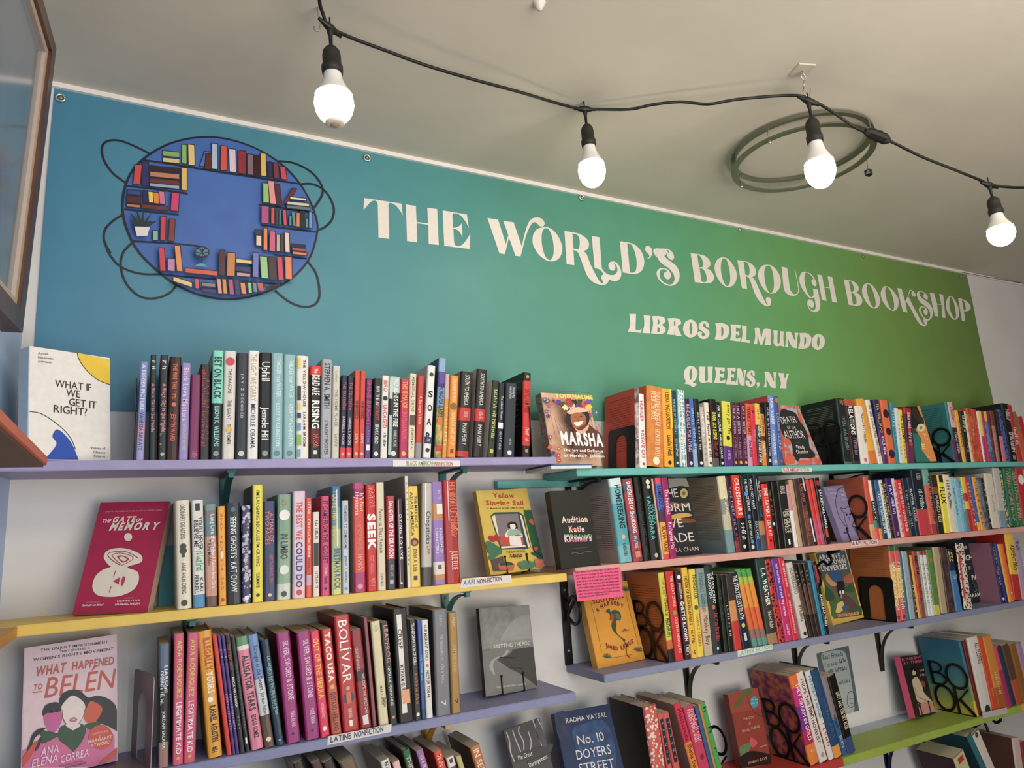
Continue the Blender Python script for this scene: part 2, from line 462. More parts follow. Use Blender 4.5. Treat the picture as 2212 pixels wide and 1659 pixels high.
# ------------------------------------------------------------------ face-out books
def fit_face(corners, z, y0, yaw0=0.0, lean0=0.15, wy=.02, wyaw=.12, wlean=.12, wroll=.05):
    """corners bl, br, tr, tl in photo pixels -> pose by least squares"""
    C_ = np.array(corners, float)
    bl = solve_x(C_[0][0], z, y0); br = solve_x(C_[1][0], z, y0)
    p = np.array([bl, y0, yaw0, lean0, 0.0, abs(br - bl), .22])
    def model(p):
        x, y, ps, ph, ro, w_, h_ = p
        u = np.array([math.cos(ps), math.sin(ps), 0]); n = np.array([-math.sin(ps), math.cos(ps), 0]); v = np.array([0, 0, 1.]) * math.cos(ph) + n * math.sin(ph)
        uu = u * math.cos(ro) + v * math.sin(ro); vv = -u * math.sin(ro) + v * math.cos(ro); o = np.array([x, y, z + max(0, -ro) * w_ * 1.0])
        return o, uu, vv
    w0 = abs(br - bl)
    def res(p):
        o, u, v = model(p); w_, h_ = p[5], p[6]; q = [o, o + u * w_, o + u * w_ + v * h_, o + v * h_]
        r = np.concatenate([(proj(a) - b) / 3.0 for a, b in zip(q, C_)])
        return np.concatenate([r, [(p[1] - y0) / wy, (p[2] - yaw0) / wyaw, (p[3] - lean0) / wlean, p[4] / wroll, (w_ - w0) / .03, (h_ - .22) / .08]])
    best = None
    for ys in (0, .3, -.3):
        q = p.copy(); q[2] = ys; lam = 1e-2; r = res(q)
        for _ in range(80):
            Jm = np.zeros((len(r), 7))
            for i in range(7):
                t = q.copy(); t[i] += 1e-5; Jm[:, i] = (res(t) - r) / 1e-5
            A = Jm.T @ Jm; g = Jm.T @ r; dp = -np.linalg.solve(A + lam * np.diag(np.diag(A) + 1e-9), g); r2 = res(q + dp)
            if r2 @ r2 < r @ r: q = q + dp; r = r2; lam = max(lam * .4, 1e-7)
            else: lam *= 3
        if best is None or r @ r < best[0]: best = (r @ r, q, r)
    _, p, r = best
    o, u, v = model(p); err = np.abs(r[:8]).max() * 3
    return o, u, v, p[5], p[6], err, p
def face_book(corners, z, label, cover, name='face_out_book', y0=-.15, thick=.02, hard=False, spine=None, art=None, artname='cover_art', group=None, **kw):
    o, u, v, w_, h_, err, p = fit_face(corners, z, y0, **kw)
    n = np.cross(u, v)         # points away from wall? u x v = -y-ish
    R_ = Matrix([[u[0], -n[0], v[0], o[0]], [u[1], -n[1], v[1], o[1]], [u[2], -n[2], v[2], o[2]], [0, 0, 0, 1]])
    print('FACE', label[:38], 'err %.1f' % err, 'pose y%.3f yaw%.2f lean%.2f roll%.2f w%.3f h%.3f' % (p[1], p[2], p[3], p[4], w_, h_))
    root = thing(name, label, 'book', (0, 0, 0), group); root.matrix_world = R_
    cm = matspec(cover) if isinstance(cover, str) else cover
    sm = matspec(spine) if spine else cm
    e = .003 if hard else 0; wt = .0025 if hard else .0008
    # boards + spine as one bent cover: front board, spine at left, back board
    V = []; F = []; MI = []
    for (x0, x1, y0_, y1_, m) in ((0, w_, 0, wt, 0), (0, w_, thick - wt, thick, 0), (-wt * .6, wt * .5, wt * .3, thick - wt * .3, 1)):
        v_, f_ = box_vf(x0, x1, y0_, y1_, 0, h_); n0 = len(V); V += v_; F += [tuple(i + n0 for i in q) for q in f_]; MI += [m] * 6
    co = mesh_obj('cover', V, F, [cm, sm], MI, parent=root)
    v_, f_ = box_vf(wt, w_ - (e or .0003), wt, thick - wt, e + .0002, h_ - e - .0002)
    mesh_obj('page_block', v_, f_, page_mat(), parent=root)
    if art:
        A = Art(o, u, v, n, artname); art(A); A.build(root)
    return root, (o, u, v, n, w_, h_)
# ------------------------------------------------------------------ the room
ZC = EYE + 1.056
def ZCx(x): return EYE + 1.0555 - .0122 * (x + .215)      # the ceiling dips slightly to the right
GR['@teal'] = mat_grad('teal_fade', [(0, 'c9b030'), (.22, '8a9a50'), (.5, '3a7a80'), (1, '255f78')], 'Z', EYE - .712, EYE - .49, .4, .04)
GR['@haze'] = mat_grad('haze_fade', [(0, '5f8088'), (.3, '7f8a80'), (.6, 'a08a70'), (1, '98856a')], 'Z', EYE - .109, EYE + .1, .5, .05)
WH = mat('d9d4cc', .75, .03, 6, bump=.25)
def wallmat(name, h1, h2):
    m = mat2(h1, h2, 5, 'noise', .5, .3, .8)
    nt = m.node_tree; nz = nt.nodes.new('ShaderNodeTexNoise'); nz.inputs['Scale'].default_value = 130; nz.inputs['Detail'].default_value = 3
    bp = nt.nodes.new('ShaderNodeBump'); bp.inputs['Strength'].default_value = .35; bp.inputs['Distance'].default_value = .002
    nt.links.new(nz.outputs['Fac'], bp.inputs['Height']); nt.links.new(bp.outputs['Normal'], nt.nodes['Principled BSDF'].inputs['Normal']); return m
WM = wallmat('w', 'dad6d2', 'cfcac4'); CM = wallmat('c', 'cdc4b4', 'c6bcab'); LM = wallmat('l', 'a9c0e0', '9db4d4')
v, f = box_vf(-.36, 5.2, 0, .12, 0, 1); mesh_obj('wall_back', [(a, b, -.05 if c == 0 else ZCx(a) + .02) for a, b, c in v], f, WM, kind='structure')
v, f = box_vf(-1.2, 5.2, -5.5, .12, 0, 1); mesh_obj('ceiling', [(a, b, ZCx(a) + c * .1) for a, b, c in v], f, CM, kind='structure')
box('floor', -1.2, 5.2, -5.5, .12, -.1, 0, mat2('4f4238', '42372e', 4, 'wave', .5, .3), kind='structure')
LX = lambda y: -.236 + .077 * y        # the left wall is a little out of square
v = [(LX(.05), .05, 0), (LX(-5), -5, 0), (LX(-5) - .1, -5, 0), (LX(.05) - .1, .05, 0)]
v = v + [(a, b, ZCx(a) + .01) for a, b, c in v]
mesh_obj('wall_left', v, [(0, 1, 2, 3), (7, 6, 5, 4), (0, 4, 5, 1), (1, 5, 6, 2), (2, 6, 7, 3), (3, 7, 4, 0)], LM, kind='structure')
v, f = box_vf(-1.2, 5.2, -5.5, -5.4, 0, 1); mesh_obj('wall_front', [(a, b, 0 if c == 0 else ZCx(a) + .01) for a, b, c in v], f, mat2('4a4038', '5a4c42', 3), kind='structure')
v, f = box_vf(5.1, 5.2, -5.4, 0, 0, 1); mesh_obj('wall_right', [(a, b, 0 if c == 0 else ZCx(a) + .01) for a, b, c in v], f, mat2('8a7f76', '7a7068', 3), kind='structure')
# pale strip between banner and ceiling
zt = lambda x: EYE + 1.0475 - .012 * (x + .215)
v, f = box_vf(-.225, 4.9, -.010, -.0002, 0, 1); v = [(a, b, (EYE + 1.043 - .012 * (a + .215)) if c == 0 else ZCx(a) - .0003) for a, b, c in v]
mesh_obj('trim_1', v, f, mat('e6dfd8', .6, .05, 30, bump=.4), kind='structure')
# thin wire leaving the banner corner
w_ = tube('cable', [aty(2078, 588, -.012), aty(2120, 596, -.012), aty(2165, 604, -.012), aty(2300, 628, -.012)], .0012, mat('55504a'))
tag(w_, 'thin dark wire running from the banner corner across the white wall', 'wire')

# ------------------------------------------------------------------ banner
BX0, BX1 = -.213, 3.283; BZ = EYE + .297
BM = mat_grad('banner_print', [(0, '3c7a96'), (.16, '418493'), (.33, '45897c'), (.5, '4d936d'), (.66, '5f9a57'), (.82, '698f42'), (1, '65803a')], 'X', BX0, BX1, .5, .03)
ban = thing('banner', 'long blue to green shop banner pinned below the ceiling', 'banner', (0, 0, 0))
v, f = box_vf(BX0, BX1, -.0022, -.0006, 0, 1); v = [(a + (-.001 if c == 0 else 0), b, BZ if c == 0 else zt(a)) for a, b, c in v]
# subdivided sheet with faint billows
nx, nz_ = 90, 20; V = []; F = []
def bil(x, z): 
    e = min(1, max(0, (z - BZ) / .12)) * min(1, max(0, (zt(x) - z) / .15))
    return .0045 * e * (math.sin(x * 3.1 + z * 2.5) + .6 * math.sin(x * 6.3 - z * 7) + 1.3)
for j in range(nz_ + 1):
    for i in range(nx + 1):
        x = BX0 + (BX1 - BX0) * i / nx; z = BZ + (zt(x) - BZ) * j / nz_; V.append((x, -.0012 - bil(x, z), z))
for j in range(nz_):
    for i in range(nx): a = j * (nx + 1) + i; F.append((a, a + 1, a + nx + 2, a + nx + 1))
mesh_obj('banner_sheet', V, F, BM, parent=ban, smooth=True)
def on_sheet(A, name, **props):
    """print follows the billowing sheet"""
    if not A.v: return
    V = []
    for a, b, c in A.v: V.append((a, -.0014 - bil(a, b) - c * .5, b))
    # long faces are few: letters are small compared with the billows
    return mesh_obj(name, V, A.f, A.mats, A.m, parent=ban, **props)
def BA(name): return Art((0, 0, 0), (1, 0, 0), (0, 0, 1), (0, -1, 0), name, .00025, .0013)
LW = mat('ddd4ca', .5, .04, 90)
T1 = (770, 400, 7.373); T2 = (1040, 440, 8.296); T3 = (1260, 500, 9.217); T4 = (1480, 530, 9.217); T5 = (1660, 560, 9.217); T6 = (1880, 600, 9.617); T7 = (1340, 660, 4.809); AB = (0, 0, 1)
G = [
 (T1, "110,228 700,318 718,512 690,455~ 640,385~ 590,335~ 530,308~ 500,315~ 492,345 502,882 332,858 322,330 305,285~ 270,270~ 220,285~ 160,345~ 95,422"),
 (T1, "767,330 928,354 935,612 1115,635 1108,382 1265,405 1283,982 1125,963 1118,657 936,632 943,937 782,916"),
 (T1, "1350,425 1733,490 1762,708 1700,590~ 1620,500~ 1545,472~ 1510,485~ 1504,530 1513,705 1560,700~ 1620,670~ 1650,628 1660,862 1625,790~ 1580,740~ 1515,718 1525,930 1545,985~ 1590,1002~ 1650,980~ 1720,900~ 1783,800 1773,1045 1370,995"),
 (T2, "77,283 268,315 403,752 447,590 360,333 548,362 686,790 720,650~ 770,470~ 830,340~ 900,280~ 980,265~ 1060,290~ 1103,350~ 1100,405~ 1060,433~ 1010,420~ 965,370~ 925,355~ 880,375~ 820,470~ 760,620~ 710,810~ 664,972 573,962 458,635 384,933 285,920"),
 (T2, "1100,442~ 1200,460~ 1310,550~ 1395,700~ 1422,820~ 1400,940~ 1330,1025~ 1220,1055~ 1100,1020~ 980,920~ 900,780~ 882,680~ 900,570~ 970,480~", "1130,463~ 1180,490~ 1230,600~ 1262,760~ 1262,920~ 1230,1010~ 1190,1032~ 1130,990~ 1080,880~ 1050,720~ 1052,570~ 1080,490~"),
 (AB, "1216.3,501.1 1242.5,505.1~ 1257,511.1~ 1267.8,520.8~ 1270.2,530.4~ 1266.6,540~ 1257.6,543.9 1265,551~ 1271.9,568.4~ 1280.6,586.8~ 1290.4,604.2~ 1296.9,611.8~ 1302,613.2 1299.6,606.9~ 1297.4,600.9~ 1298.5,596~ 1301.8,593.3 1307.7,594.4~ 1314.2,604.2 1312,610~ 1306.7,615.2~ 1300.1,616.2~ 1288.2,614.5~ 1276.3,608.5~ 1266.5,597~ 1261,585~ 1255.8,571.4~ 1249.7,555.7~ 1244.9,546.1~ 1235.9,541.9 1238,574.8 1221,572.6", "1233.7,506.5 1242.5,508.1~ 1247.9,514.7~ 1249.7,524.4~ 1248.5,536.4~ 1244.9,540~ 1235.9,539.1"),
 (T3, "147,103 303,127 335,480 352,720~ 380,780~ 440,840~ 520,873~ 600,870~ 650,830~ 668,770~ 658,710~ 630,655~ 590,635 622,680~ 628,730~ 605,778~ 570,787~ 520,765~ 488,700~ 495,645~ 540,610~ 600,605~ 665,640~ 720,720~ 748,820~ 738,910~ 690,975~ 615,998~ 550,985~ 500,960 440,890 385,858 350,800~ 290,760~ 207,740"),
 (T3, "717,200 900,225~ 1040,280~ 1150,400~ 1205,560~ 1200,690~ 1150,790~ 1050,848~ 930,845~ 777,820", "865,240 930,255~ 990,340~ 1040,500~ 1058,650~ 1040,770~ 1000,818~ 922,822"),
 (T3, "1280,288~ 1340,320~ 1370,390~ 1360,470~ 1320,530~ 1255,553 1300,520~ 1312,490~ 1290,450~ 1240,400~ 1225,350~ 1240,305~"),
 (T3, "1710,410 1690,380~ 1620,360~ 1580,375~ 1570,410~ 1600,480~ 1680,560~ 1790,640~ 1860,710~ 1905,820~ 1905,940~ 1860,1030~ 1780,1080~ 1690,1085~ 1580,1040~ 1490,950~ 1455,860~ 1465,790~ 1520,740~ 1600,733~ 1680,765~ 1730,830~ 1740,890~ 1715,940~ 1670,958~ 1620,925~ 1595,870~ 1610,820~ 1660,795 1630,765~ 1580,755~ 1530,780~ 1512,850~ 1530,940~ 1600,1020~ 1690,1058~ 1760,1050~ 1800,990~ 1805,920~ 1780,840~ 1700,740~ 1570,650~ 1490,560~ 1465,470~ 1480,400~ 1530,350~ 1600,342~ 1700,360~ 1770,420~ 1803,500~ 1790,555~ 1745,570~ 1690,530~ 1667,480~ 1675,440~"),
 (T4, "100,157 240,178~ 360,205~ 450,275~ 488,360~ 470,430~ 408,463 490,510~ 545,590~ 552,670~ 520,735~ 440,765~ 310,755~ 178,738", "232,195 280,215~ 325,290~ 343,370~ 335,430~ 300,445~ 265,440", "275,468 340,480~ 390,560~ 410,660~ 400,730~ 350,740~ 310,725"),
 (T4, "740,247~ 830,280~ 920,390~ 985,520~ 1000,630~ 975,740~ 910,820~ 820,842~ 720,790~ 630,670~ 575,530~ 570,410~ 610,310~ 670,260~", "748,268~ 800,300~ 845,440~ 868,600~ 868,720~ 845,800~ 805,820~ 760,770~ 715,650~ 690,500~ 695,370~ 715,295~"),
 (T4, "1012,307 1150,325~ 1270,370~ 1350,460~ 1373,550~ 1355,615~ 1300,647 1350,700~ 1420,850~ 1500,1020~ 1560,1140~ 1600,1190~ 1617,1190 1585,1140~ 1572,1090~ 1585,1055~ 1620,1045~ 1665,1070~ 1682,1120~ 1672,1190~ 1630,1222~ 1560,1215~ 1450,1130~ 1360,990~ 1290,800~ 1240,670~ 1172,625 1203,885 1098,863", "1133,343 1190,350~ 1225,400~ 1247,500~ 1240,590~ 1220,612~ 1167,600"),
 (T4, "1610,403~ 1700,430~ 1790,530~ 1850,650~ 1863,760~ 1840,870~ 1770,950~ 1680,975~ 1570,930~ 1480,810~ 1420,670~ 1415,560~ 1450,470~ 1520,415~", "1615,423~ 1660,450~ 1705,580~ 1727,740~ 1725,870~ 1700,940~ 1660,958~ 1615,920~ 1565,800~ 1540,650~ 1540,510~ 1570,440~"),
 (T5, "218,165 328,190 380,560~ 405,640~ 450,700~ 500,710~ 535,690~ 550,640~ 543,540~ 472,230 485,220 562,560~ 565,640~ 550,700~ 500,738~ 430,742~ 350,715~ 285,650~ 258,560"),
 (T5, "850,408 800,340~ 740,290~ 700,285~ 675,330~ 672,430~ 700,570~ 750,700~ 800,760~ 830,768~ 855,735~ 860,690~ 845,603 943,618 990,850~ 998,950~ 980,1020~ 920,1060~ 860,1058~ 790,1015~ 745,930~ 738,870~ 755,825~ 795,810~ 845,840~ 875,900~ 865,960~ 830,975~ 780,940~ 760,915 790,985~ 850,1032~ 890,1015~ 908,960~ 895,860~ 875,765 830,792~ 760,765~ 670,660~ 590,520~ 570,410~ 590,320~ 640,272~ 710,268~ 800,310~ 870,400~ 910,480~ 912,530~ 885,555~ 840,520~ 812,465~ 820,430~"),
 (T5, "928,318 1023,335 1065,560 1175,575 1135,353 1232,373 1330,877 1232,863 1180,592 1070,578 1123,845 1030,825"),
 (T5, "1460,415 1600,440~ 1700,490~ 1752,570~ 1750,635~ 1708,675 1780,730~ 1822,820~ 1815,890~ 1770,935~ 1700,943~ 1552,918", "1557,447 1600,460~ 1640,530~ 1655,610~ 1640,660~ 1600,663", "1605,685 1650,700~ 1690,770~ 1710,850~ 1700,905~ 1640,912"),
 (T5, "1930,492~ 2010,520~ 2090,620~ 2150,740~ 2172,840~ 2155,930~ 2110,985~ 2040,995~ 1960,950~ 1880,840~ 1830,720~ 1817,630~ 1840,550~ 1880,505~", "1935,512~ 1980,540~ 2030,650~ 2070,790~ 2085,900~ 2070,965~ 2040,975~ 1995,920~ 1950,800~ 1915,660~ 1910,560~"),
 (T6, "275,190~ 360,225~ 450,330~ 515,440~ 528,540~ 505,640~ 450,700~ 390,703~ 310,660~ 230,560~ 175,440~ 163,340~ 190,250~ 230,205~", "285,208~ 330,240~ 380,340~ 420,480~ 433,600~ 420,680~ 390,687~ 345,640~ 300,530~ 265,390~ 260,270~"),
 (T6, "507,230 597,245 665,520 735,350~ 750,290~ 775,268~ 810,275~ 860,320~ 878,370~ 865,410~ 840,412~ 805,380~ 795,330~ 808,298~ 785,285~ 765,310~ 728,410 860,680~ 960,870~ 1020,970~ 1055,990~ 1065,985 1040,930~ 1032,880~ 1070,860~ 1115,890~ 1115,960~ 1090,1010~ 1040,1022~ 960,985~ 870,860~ 780,680~ 690,520 668,555 703,742 610,722"),
 (T6, "1065,355 1040,325~ 995,308~ 965,320~ 965,360~ 1000,430~ 1080,490~ 1170,560~ 1225,650~ 1242,740~ 1220,830~ 1170,895~ 1110,905~ 1040,860~ 970,770~ 942,690~ 960,635~ 1010,612~ 1080,635~ 1125,700~ 1125,765~ 1095,795~ 1055,770~ 1035,715~ 1075,665 1040,635~ 1000,640~ 978,680~ 995,750~ 1050,840~ 1110,880~ 1160,860~ 1180,790~ 1160,700~ 1090,620~ 980,540~ 920,440~ 905,370~ 925,315~ 980,297~ 1060,315~ 1120,375~ 1138,430~ 1120,470~ 1085,465~ 1050,430~ 1040,390~"),
 (T6, "1182,325 1278,340 1330,555 1420,568 1382,348 1470,365 1510,853 1432,842 1425,580 1332,572 1353,825 1280,812"),
 (T6, "1625,388~ 1680,420~ 1750,530~ 1795,640~ 1808,740~ 1790,830~ 1740,880~ 1680,880~ 1610,820~ 1550,720~ 1520,620~ 1525,520~ 1560,430~", "1630,405~ 1670,470~ 1710,610~ 1735,750~ 1735,830~ 1710,862~ 1670,820~ 1620,710~ 1595,600~ 1600,480~"),
 (T6, "1787,433 1880,450~ 1980,500~ 2045,570~ 2060,630~ 2035,680~ 1980,705~ 1912,705 1943,917 1868,905", "1870,460 1910,490~ 1940,570~ 1952,650~ 1940,682~ 1908,685"),
]
G2 = ["85,92 155,92 150,180~ 147,255 180,262~ 212,245 203,290 68,275 92,200~",
 "233,103 306,112 297,200~ 298,295 215,290 238,200~",
 "318,115 400,115~ 450,135~ 455,175~ 425,205~ 455,235~ 452,280~ 400,303~ 305,293 330,200~|378,145 395,160~ 395,190~ 378,205|375,230 395,240~ 395,275~ 372,285",
 "480,138 560,135~ 610,155~ 618,195~ 585,225~ 625,322 560,315~ 545,260 548,312 470,305 495,220~|545,165 560,180~ 558,210~ 545,215",
 "720,150~ 770,180~ 790,240~ 775,310~ 715,338~ 660,310~ 638,245~ 660,180~|720,178~ 735,240~ 720,310~ 705,245~",
 "912,235 880,225~ 870,195~ 850,195~ 845,215~ 870,240~ 910,270~ 905,325~ 860,353~ 810,340~ 788,300~ 805,275~ 835,285~ 830,310~ 850,325~ 868,305~ 840,275~ 805,245~ 805,200~ 845,170~ 895,180~",
 "972,190 1050,188~ 1110,220~ 1118,275~ 1095,335~ 1030,362~ 967,355 985,270~|1035,220 1055,245~ 1055,305~ 1035,330",
 "1130,200 1235,205 1230,245~ 1190,230 1190,275~ 1222,270 1222,315~ 1190,300 1190,345~ 1240,335 1232,378 1125,365 1142,290~",
 "1248,212 1300,218 1298,300~ 1300,360~ 1337,365 1333,393 1243,380 1255,300~",
 "1382,240 1430,240~ 1455,330~ 1480,250~ 1558,252 1552,330~ 1558,415 1487,415 1500,355~ 1497,310 1465,410~ 1440,400~ 1415,310 1412,405 1375,400 1390,330~",
 "1577,262 1625,265 1622,340~ 1625,390~ 1640,395~ 1650,370~ 1650,270 1688,272 1685,350~ 1695,432 1655,420 1610,425~ 1583,390~ 1585,330~",
 "1707,278 1760,280~ 1805,365~ 1800,285 1840,287 1828,350~ 1828,447 1775,430~ 1730,340 1737,438 1703,433 1715,350~",
 "1850,290 1920,290~ 1970,325~ 1972,375~ 1945,435~ 1890,452~ 1838,447 1860,370~|1903,320 1920,345~ 1918,395~ 1900,420",
 "2048,298~ 2095,325~ 2113,380~ 2090,440~ 2040,466~ 1995,440~ 1977,385~ 2000,320~|2048,325~ 2060,380~ 2045,440~ 2032,385~",
 "715,632~ 765,655~ 785,710~ 765,775~ 735,805~ 775,818~ 740,852~ 690,825~ 645,820 660,795~ 640,730~ 660,660~|718,660~ 730,720~ 715,780~ 700,720~",
 "797,640 868,640 862,710~ 868,785~ 885,790~ 895,760~ 892,640 948,640 940,720~ 945,808 890,800 830,810~ 800,770~ 808,700~",
 "968,645 1075,648 1068,690~ 1025,675 1025,712~ 1062,705 1058,755~ 1025,738 1025,785~ 1082,772 1078,812 962,808 980,720~",
 "1097,650 1188,652 1183,690~ 1145,678 1145,718~ 1172,712 1170,755~ 1145,742 1145,790~ 1187,782 1183,825 1085,820 1105,730~",
 "1200,660 1245,663~ 1278,760~ 1272,670 1302,672 1288,740~ 1285,835 1240,825~ 1212,740 1215,828 1183,825 1205,740~",
 "1392,735 1370,725~ 1365,700~ 1350,700~ 1350,720~ 1375,745~ 1397,775~ 1390,825~ 1350,847~ 1305,830~ 1293,795~ 1312,778~ 1335,790~ 1335,812~ 1352,820~ 1362,800~ 1335,770~ 1310,745~ 1312,705~ 1345,678~ 1385,685~",
 "1410,805~ 1440,800~ 1440,835~ 1410,862 1418,840~",
 "1492,692 1545,695~ 1592,790~ 1585,695 1620,695 1610,760~ 1612,858 1560,845~ 1513,755 1517,852 1488,848 1503,770~",
 "1635,700 1695,703 1705,760~ 1722,710 1750,705 1725,790~ 1722,862 1655,858 1665,800~"]
for g in G + [(T7,) + tuple(q.split('|')) for q in G2]:
    A = BA('letters'); A.C(*g[0]); A.P(g[1], LW, *g[2:]); on_sheet(A, 'letter')
# round bookcase emblem (plain stand-in for the artwork on the banner)
INK = mat('1c1f2c', .5, 0)
A = BA('emblem').C(200, 280, 4.096)
for st in ("300,490 180,400 100,280 85,170 130,115 230,108 350,150 500,225", "160,1100 105,1000 110,900 180,820 270,765", "110,1000 150,1110 250,1220 420,1280 600,1285", "350,1010 270,1100 250,1220 300,1370 420,1480 560,1495 680,1450 740,1385",
           "1640,292 1780,310 1930,390 2020,510 2020,600 1950,710", "1840,498 1950,500 2060,570 2125,700 2110,810 2040,880 1975,900", "1900,1180 1970,1280 2000,1420 1990,1520 1930,1570 1830,1570 1720,1520 1610,1430"):
    A.S(st, 18, INK)
A.P("1000,72~ 1250,104~ 1505,204~ 1727,366~ 1887,578~ 1978,800~ 1983,952~ 1907,1174~ 1725,1356~ 1482,1467~ 1230,1512~ 1000,1487~ 776,1406~ 585,1275~ 394,1084~ 293,882~ 258,700~ 283,516~ 365,354~ 526,213~ 738,113~", INK)
A.P("1000,84~ 1250,116~ 1496,216~ 1712,376~ 1872,584~ 1962,800~ 1967,948~ 1892,1164~ 1714,1343~ 1478,1453~ 1230,1498~ 1002,1473~ 785,1393~ 596,1264~ 407,1075~ 307,878~ 272,700~ 297,525~ 376,367~ 535,228~ 743,128~", mat('3f66ad', .5, .05, 20))
A.S('1000,78 1250,110 1500,210 1720,370 1880,580 1972,800 1975,950 1900,1170 1720,1350 1480,1460 1230,1505 1000,1480 780,1400 590,1270 400,1080 300,880 265,700 290,520 370,360 530,220 740,120', 17, INK, closed=True)
def ebook(q, colr, st=.12):
    x0, x1, yt, yb = q[:4]; lean = q[4] if len(q) > 4 else 0; mx = (x1 - x0) * st; e = 7
    A.P("%g,%g %g,%g %g,%g %g,%g" % (x0 + lean - e, yt - e, x1 + lean + e, yt + mx - e, x1 + e, yb + mx + e, x0 - e, yb + e), INK)
    A.P("%g,%g %g,%g %g,%g %g,%g" % (x0 + lean, yt, x1 + lean, yt + mx, x1, yb + mx, x0, yb), colr)
for st in ("430,285 780,340 1280,420 1840,500", "300,515 560,545 840,585", "280,720 520,745 760,768", "1468,680 1700,712 1945,750", "1480,860 1700,888 1970,918", "355,1000 720,1020 1000,1050 1420,1098 1890,1155", "600,1290 1000,1325 1350,1355 1690,1378"):
    A.S(st, 17, INK)
EB = [((620, 765, 208, 250), '7fae5a'), ((620, 765, 270, 305), 'd8bb78'), ((790, 828, 152, 320), '85b45f'), ((848, 900, 152, 335, -4), 'dcc083'), ((945, 978, 215, 345, 45), '4a6fb5'), ((990, 1045, 235, 370, 10), '5b2a25'),
 ((1052, 1100, 142, 370), 'a9bccb'), ((1128, 1180, 165, 380, 4), 'd2503f'), ((1208, 1262, 192, 395, -4), 'd9bfcb'), ((1285, 1348, 208, 408), '8f2d33'), ((1365, 1412, 240, 420), '84656a'), ((1425, 1475, 250, 430), '3f1518'), ((1485, 1528, 232, 432, -4), 'd9b648'), ((1545, 1582, 312, 440, -6), '2f2a58'), ((1600, 1640, 318, 455, -8), '7d3347'), ((1665, 1708, 352, 462, -14), 'c9405a'),
 ((362, 418, 340, 505, 16), 'c9403f'), ((442, 492, 310, 515), '2f2d63'), ((510, 762, 350, 380), '3e1517'), ((510, 762, 402, 440), 'c07a45'), ((508, 762, 460, 495), '6b2d27'), ((508, 762, 502, 526), '8fa6b8'), ((785, 830, 370, 560), 'd9b05e'),
 ((312, 425, 560, 595), '33437c'), ((305, 422, 615, 668), '57201f'), ((305, 418, 685, 705), 'b5783f'), ((450, 485, 570, 670), '1e2352'), ((500, 538, 580, 670, -6), 'e8c83f'), ((545, 588, 588, 678, -8), 'e07c3a'), ((595, 638, 578, 682, -8), 'c96f92'), ((436, 662, 690, 720), '6b2b28'), ((690, 752, 590, 742, 10), 'c9336b'),
 ((535, 575, 920, 998), '7db5a5'), ((600, 640, 798, 998, 5), 'c9343f'), ((672, 715, 820, 1005, 10), '833035'),
 ((1500, 1548, 508, 672, -2), '8fbb6a'), ((1560, 1612, 488, 682, -18), 'dd8f8f'), ((1620, 1662, 520, 695, -24), '4f1f33'), ((1680, 1712, 555, 680, 78), '6b2a22'), ((1712, 1900, 668, 690), 'cfc3a5'), ((1708, 1905, 700, 722), '56717f'), ((1735, 1875, 630, 646), 'd9d1c0'),
 ((1485, 1545, 708, 852), 'b0497f'), ((1570, 1595, 725, 860), 'd04b4f'), ((1612, 1624, 738, 866), '35464f'), ((1640, 1652, 742, 868), '4b7f78'), ((1680, 1704, 742, 872, -10), 'd0405a'), ((1728, 1744, 795, 876), '4b8f8a'), ((1760, 1782, 762, 880, -12), '4b8f8f'), ((1790, 1815, 770, 886), 'dd7848'), ((1828, 1856, 758, 892), '1c2324'), ((1870, 1888, 820, 896), '4b8fa0'), ((1900, 1920, 765, 900), '5f9fbf'),
 ((1432, 1480, 920, 955), '22305c'), ((1438, 1480, 968, 1052), 'e0bfa9'), ((1502, 1532, 905, 1092), 'e07c42'), ((1556, 1600, 930, 1100), 'c9557f'), ((1616, 1640, 962, 1102), 'b5a5a0'), ((1652, 1672, 965, 1108), '57302f'), ((1692, 1728, 945, 1112, -6), 'e0c3b3'), ((1745, 1860, 1045, 1068), '22191f'), ((1752, 1865, 1078, 1096), 'a34b5f'), ((1756, 1875, 1112, 1130), 'e07a48'),
 ((598, 642, 1080, 1275, -12), 'c9343f'), ((664, 722, 1172, 1275), 'b77fae'), ((745, 790, 1062, 1278, -22), 'e08a4f'), ((818, 1095, 1256, 1292), 'cc5240'), ((1115, 1160, 1100, 1310), '4b1d22'), ((1180, 1245, 1122, 1318, 6), 'c07a42'), ((1262, 1395, 1178, 1205), 'dcbf7f'), ((1265, 1380, 1242, 1275), '2a2f66'), ((1268, 1380, 1295, 1320), 'c08f9f'), ((1408, 1452, 1122, 1330, 2), '6570b8'), ((1482, 1540, 1155, 1342, -14), '8fbf7f'), ((1555, 1612, 1160, 1352, -10), '33281f'), ((1632, 1672, 1160, 1360, -14), 'c93a5a'), ((1692, 1745, 1160, 1350, -4), 'e07a52'),
 ((712, 872, 1335, 1370), 'dcbf7f', .32), ((905, 935, 1352, 1432, -4), 'd24a58'), ((962, 1075, 1385, 1412), '83797a'), ((968, 1082, 1440, 1462), '33306b'), ((1105, 1135, 1352, 1478, -14), 'dd8f7c'), ((1150, 1180, 1355, 1480, -12), 'c98a42'), ((1205, 1238, 1358, 1485, -12), 'b0497f'), ((1258, 1290, 1360, 1488, -12), '26306b'), ((1308, 1345, 1388, 1482, -12), 'dd8452'), ((1370, 1395, 1388, 1475, -8), '8fbf7f'), ((1412, 1440, 1388, 1468, -8), '5f7f96'), ((1455, 1500, 1388, 1455, -14), 'bb5348')]
for q in EB: ebook(q[0], q[1], q[2] if len(q) > 2 else .10)
A.P("1510,1425 1630,1395 1645,1412 1520,1455", mat('201a1c'))
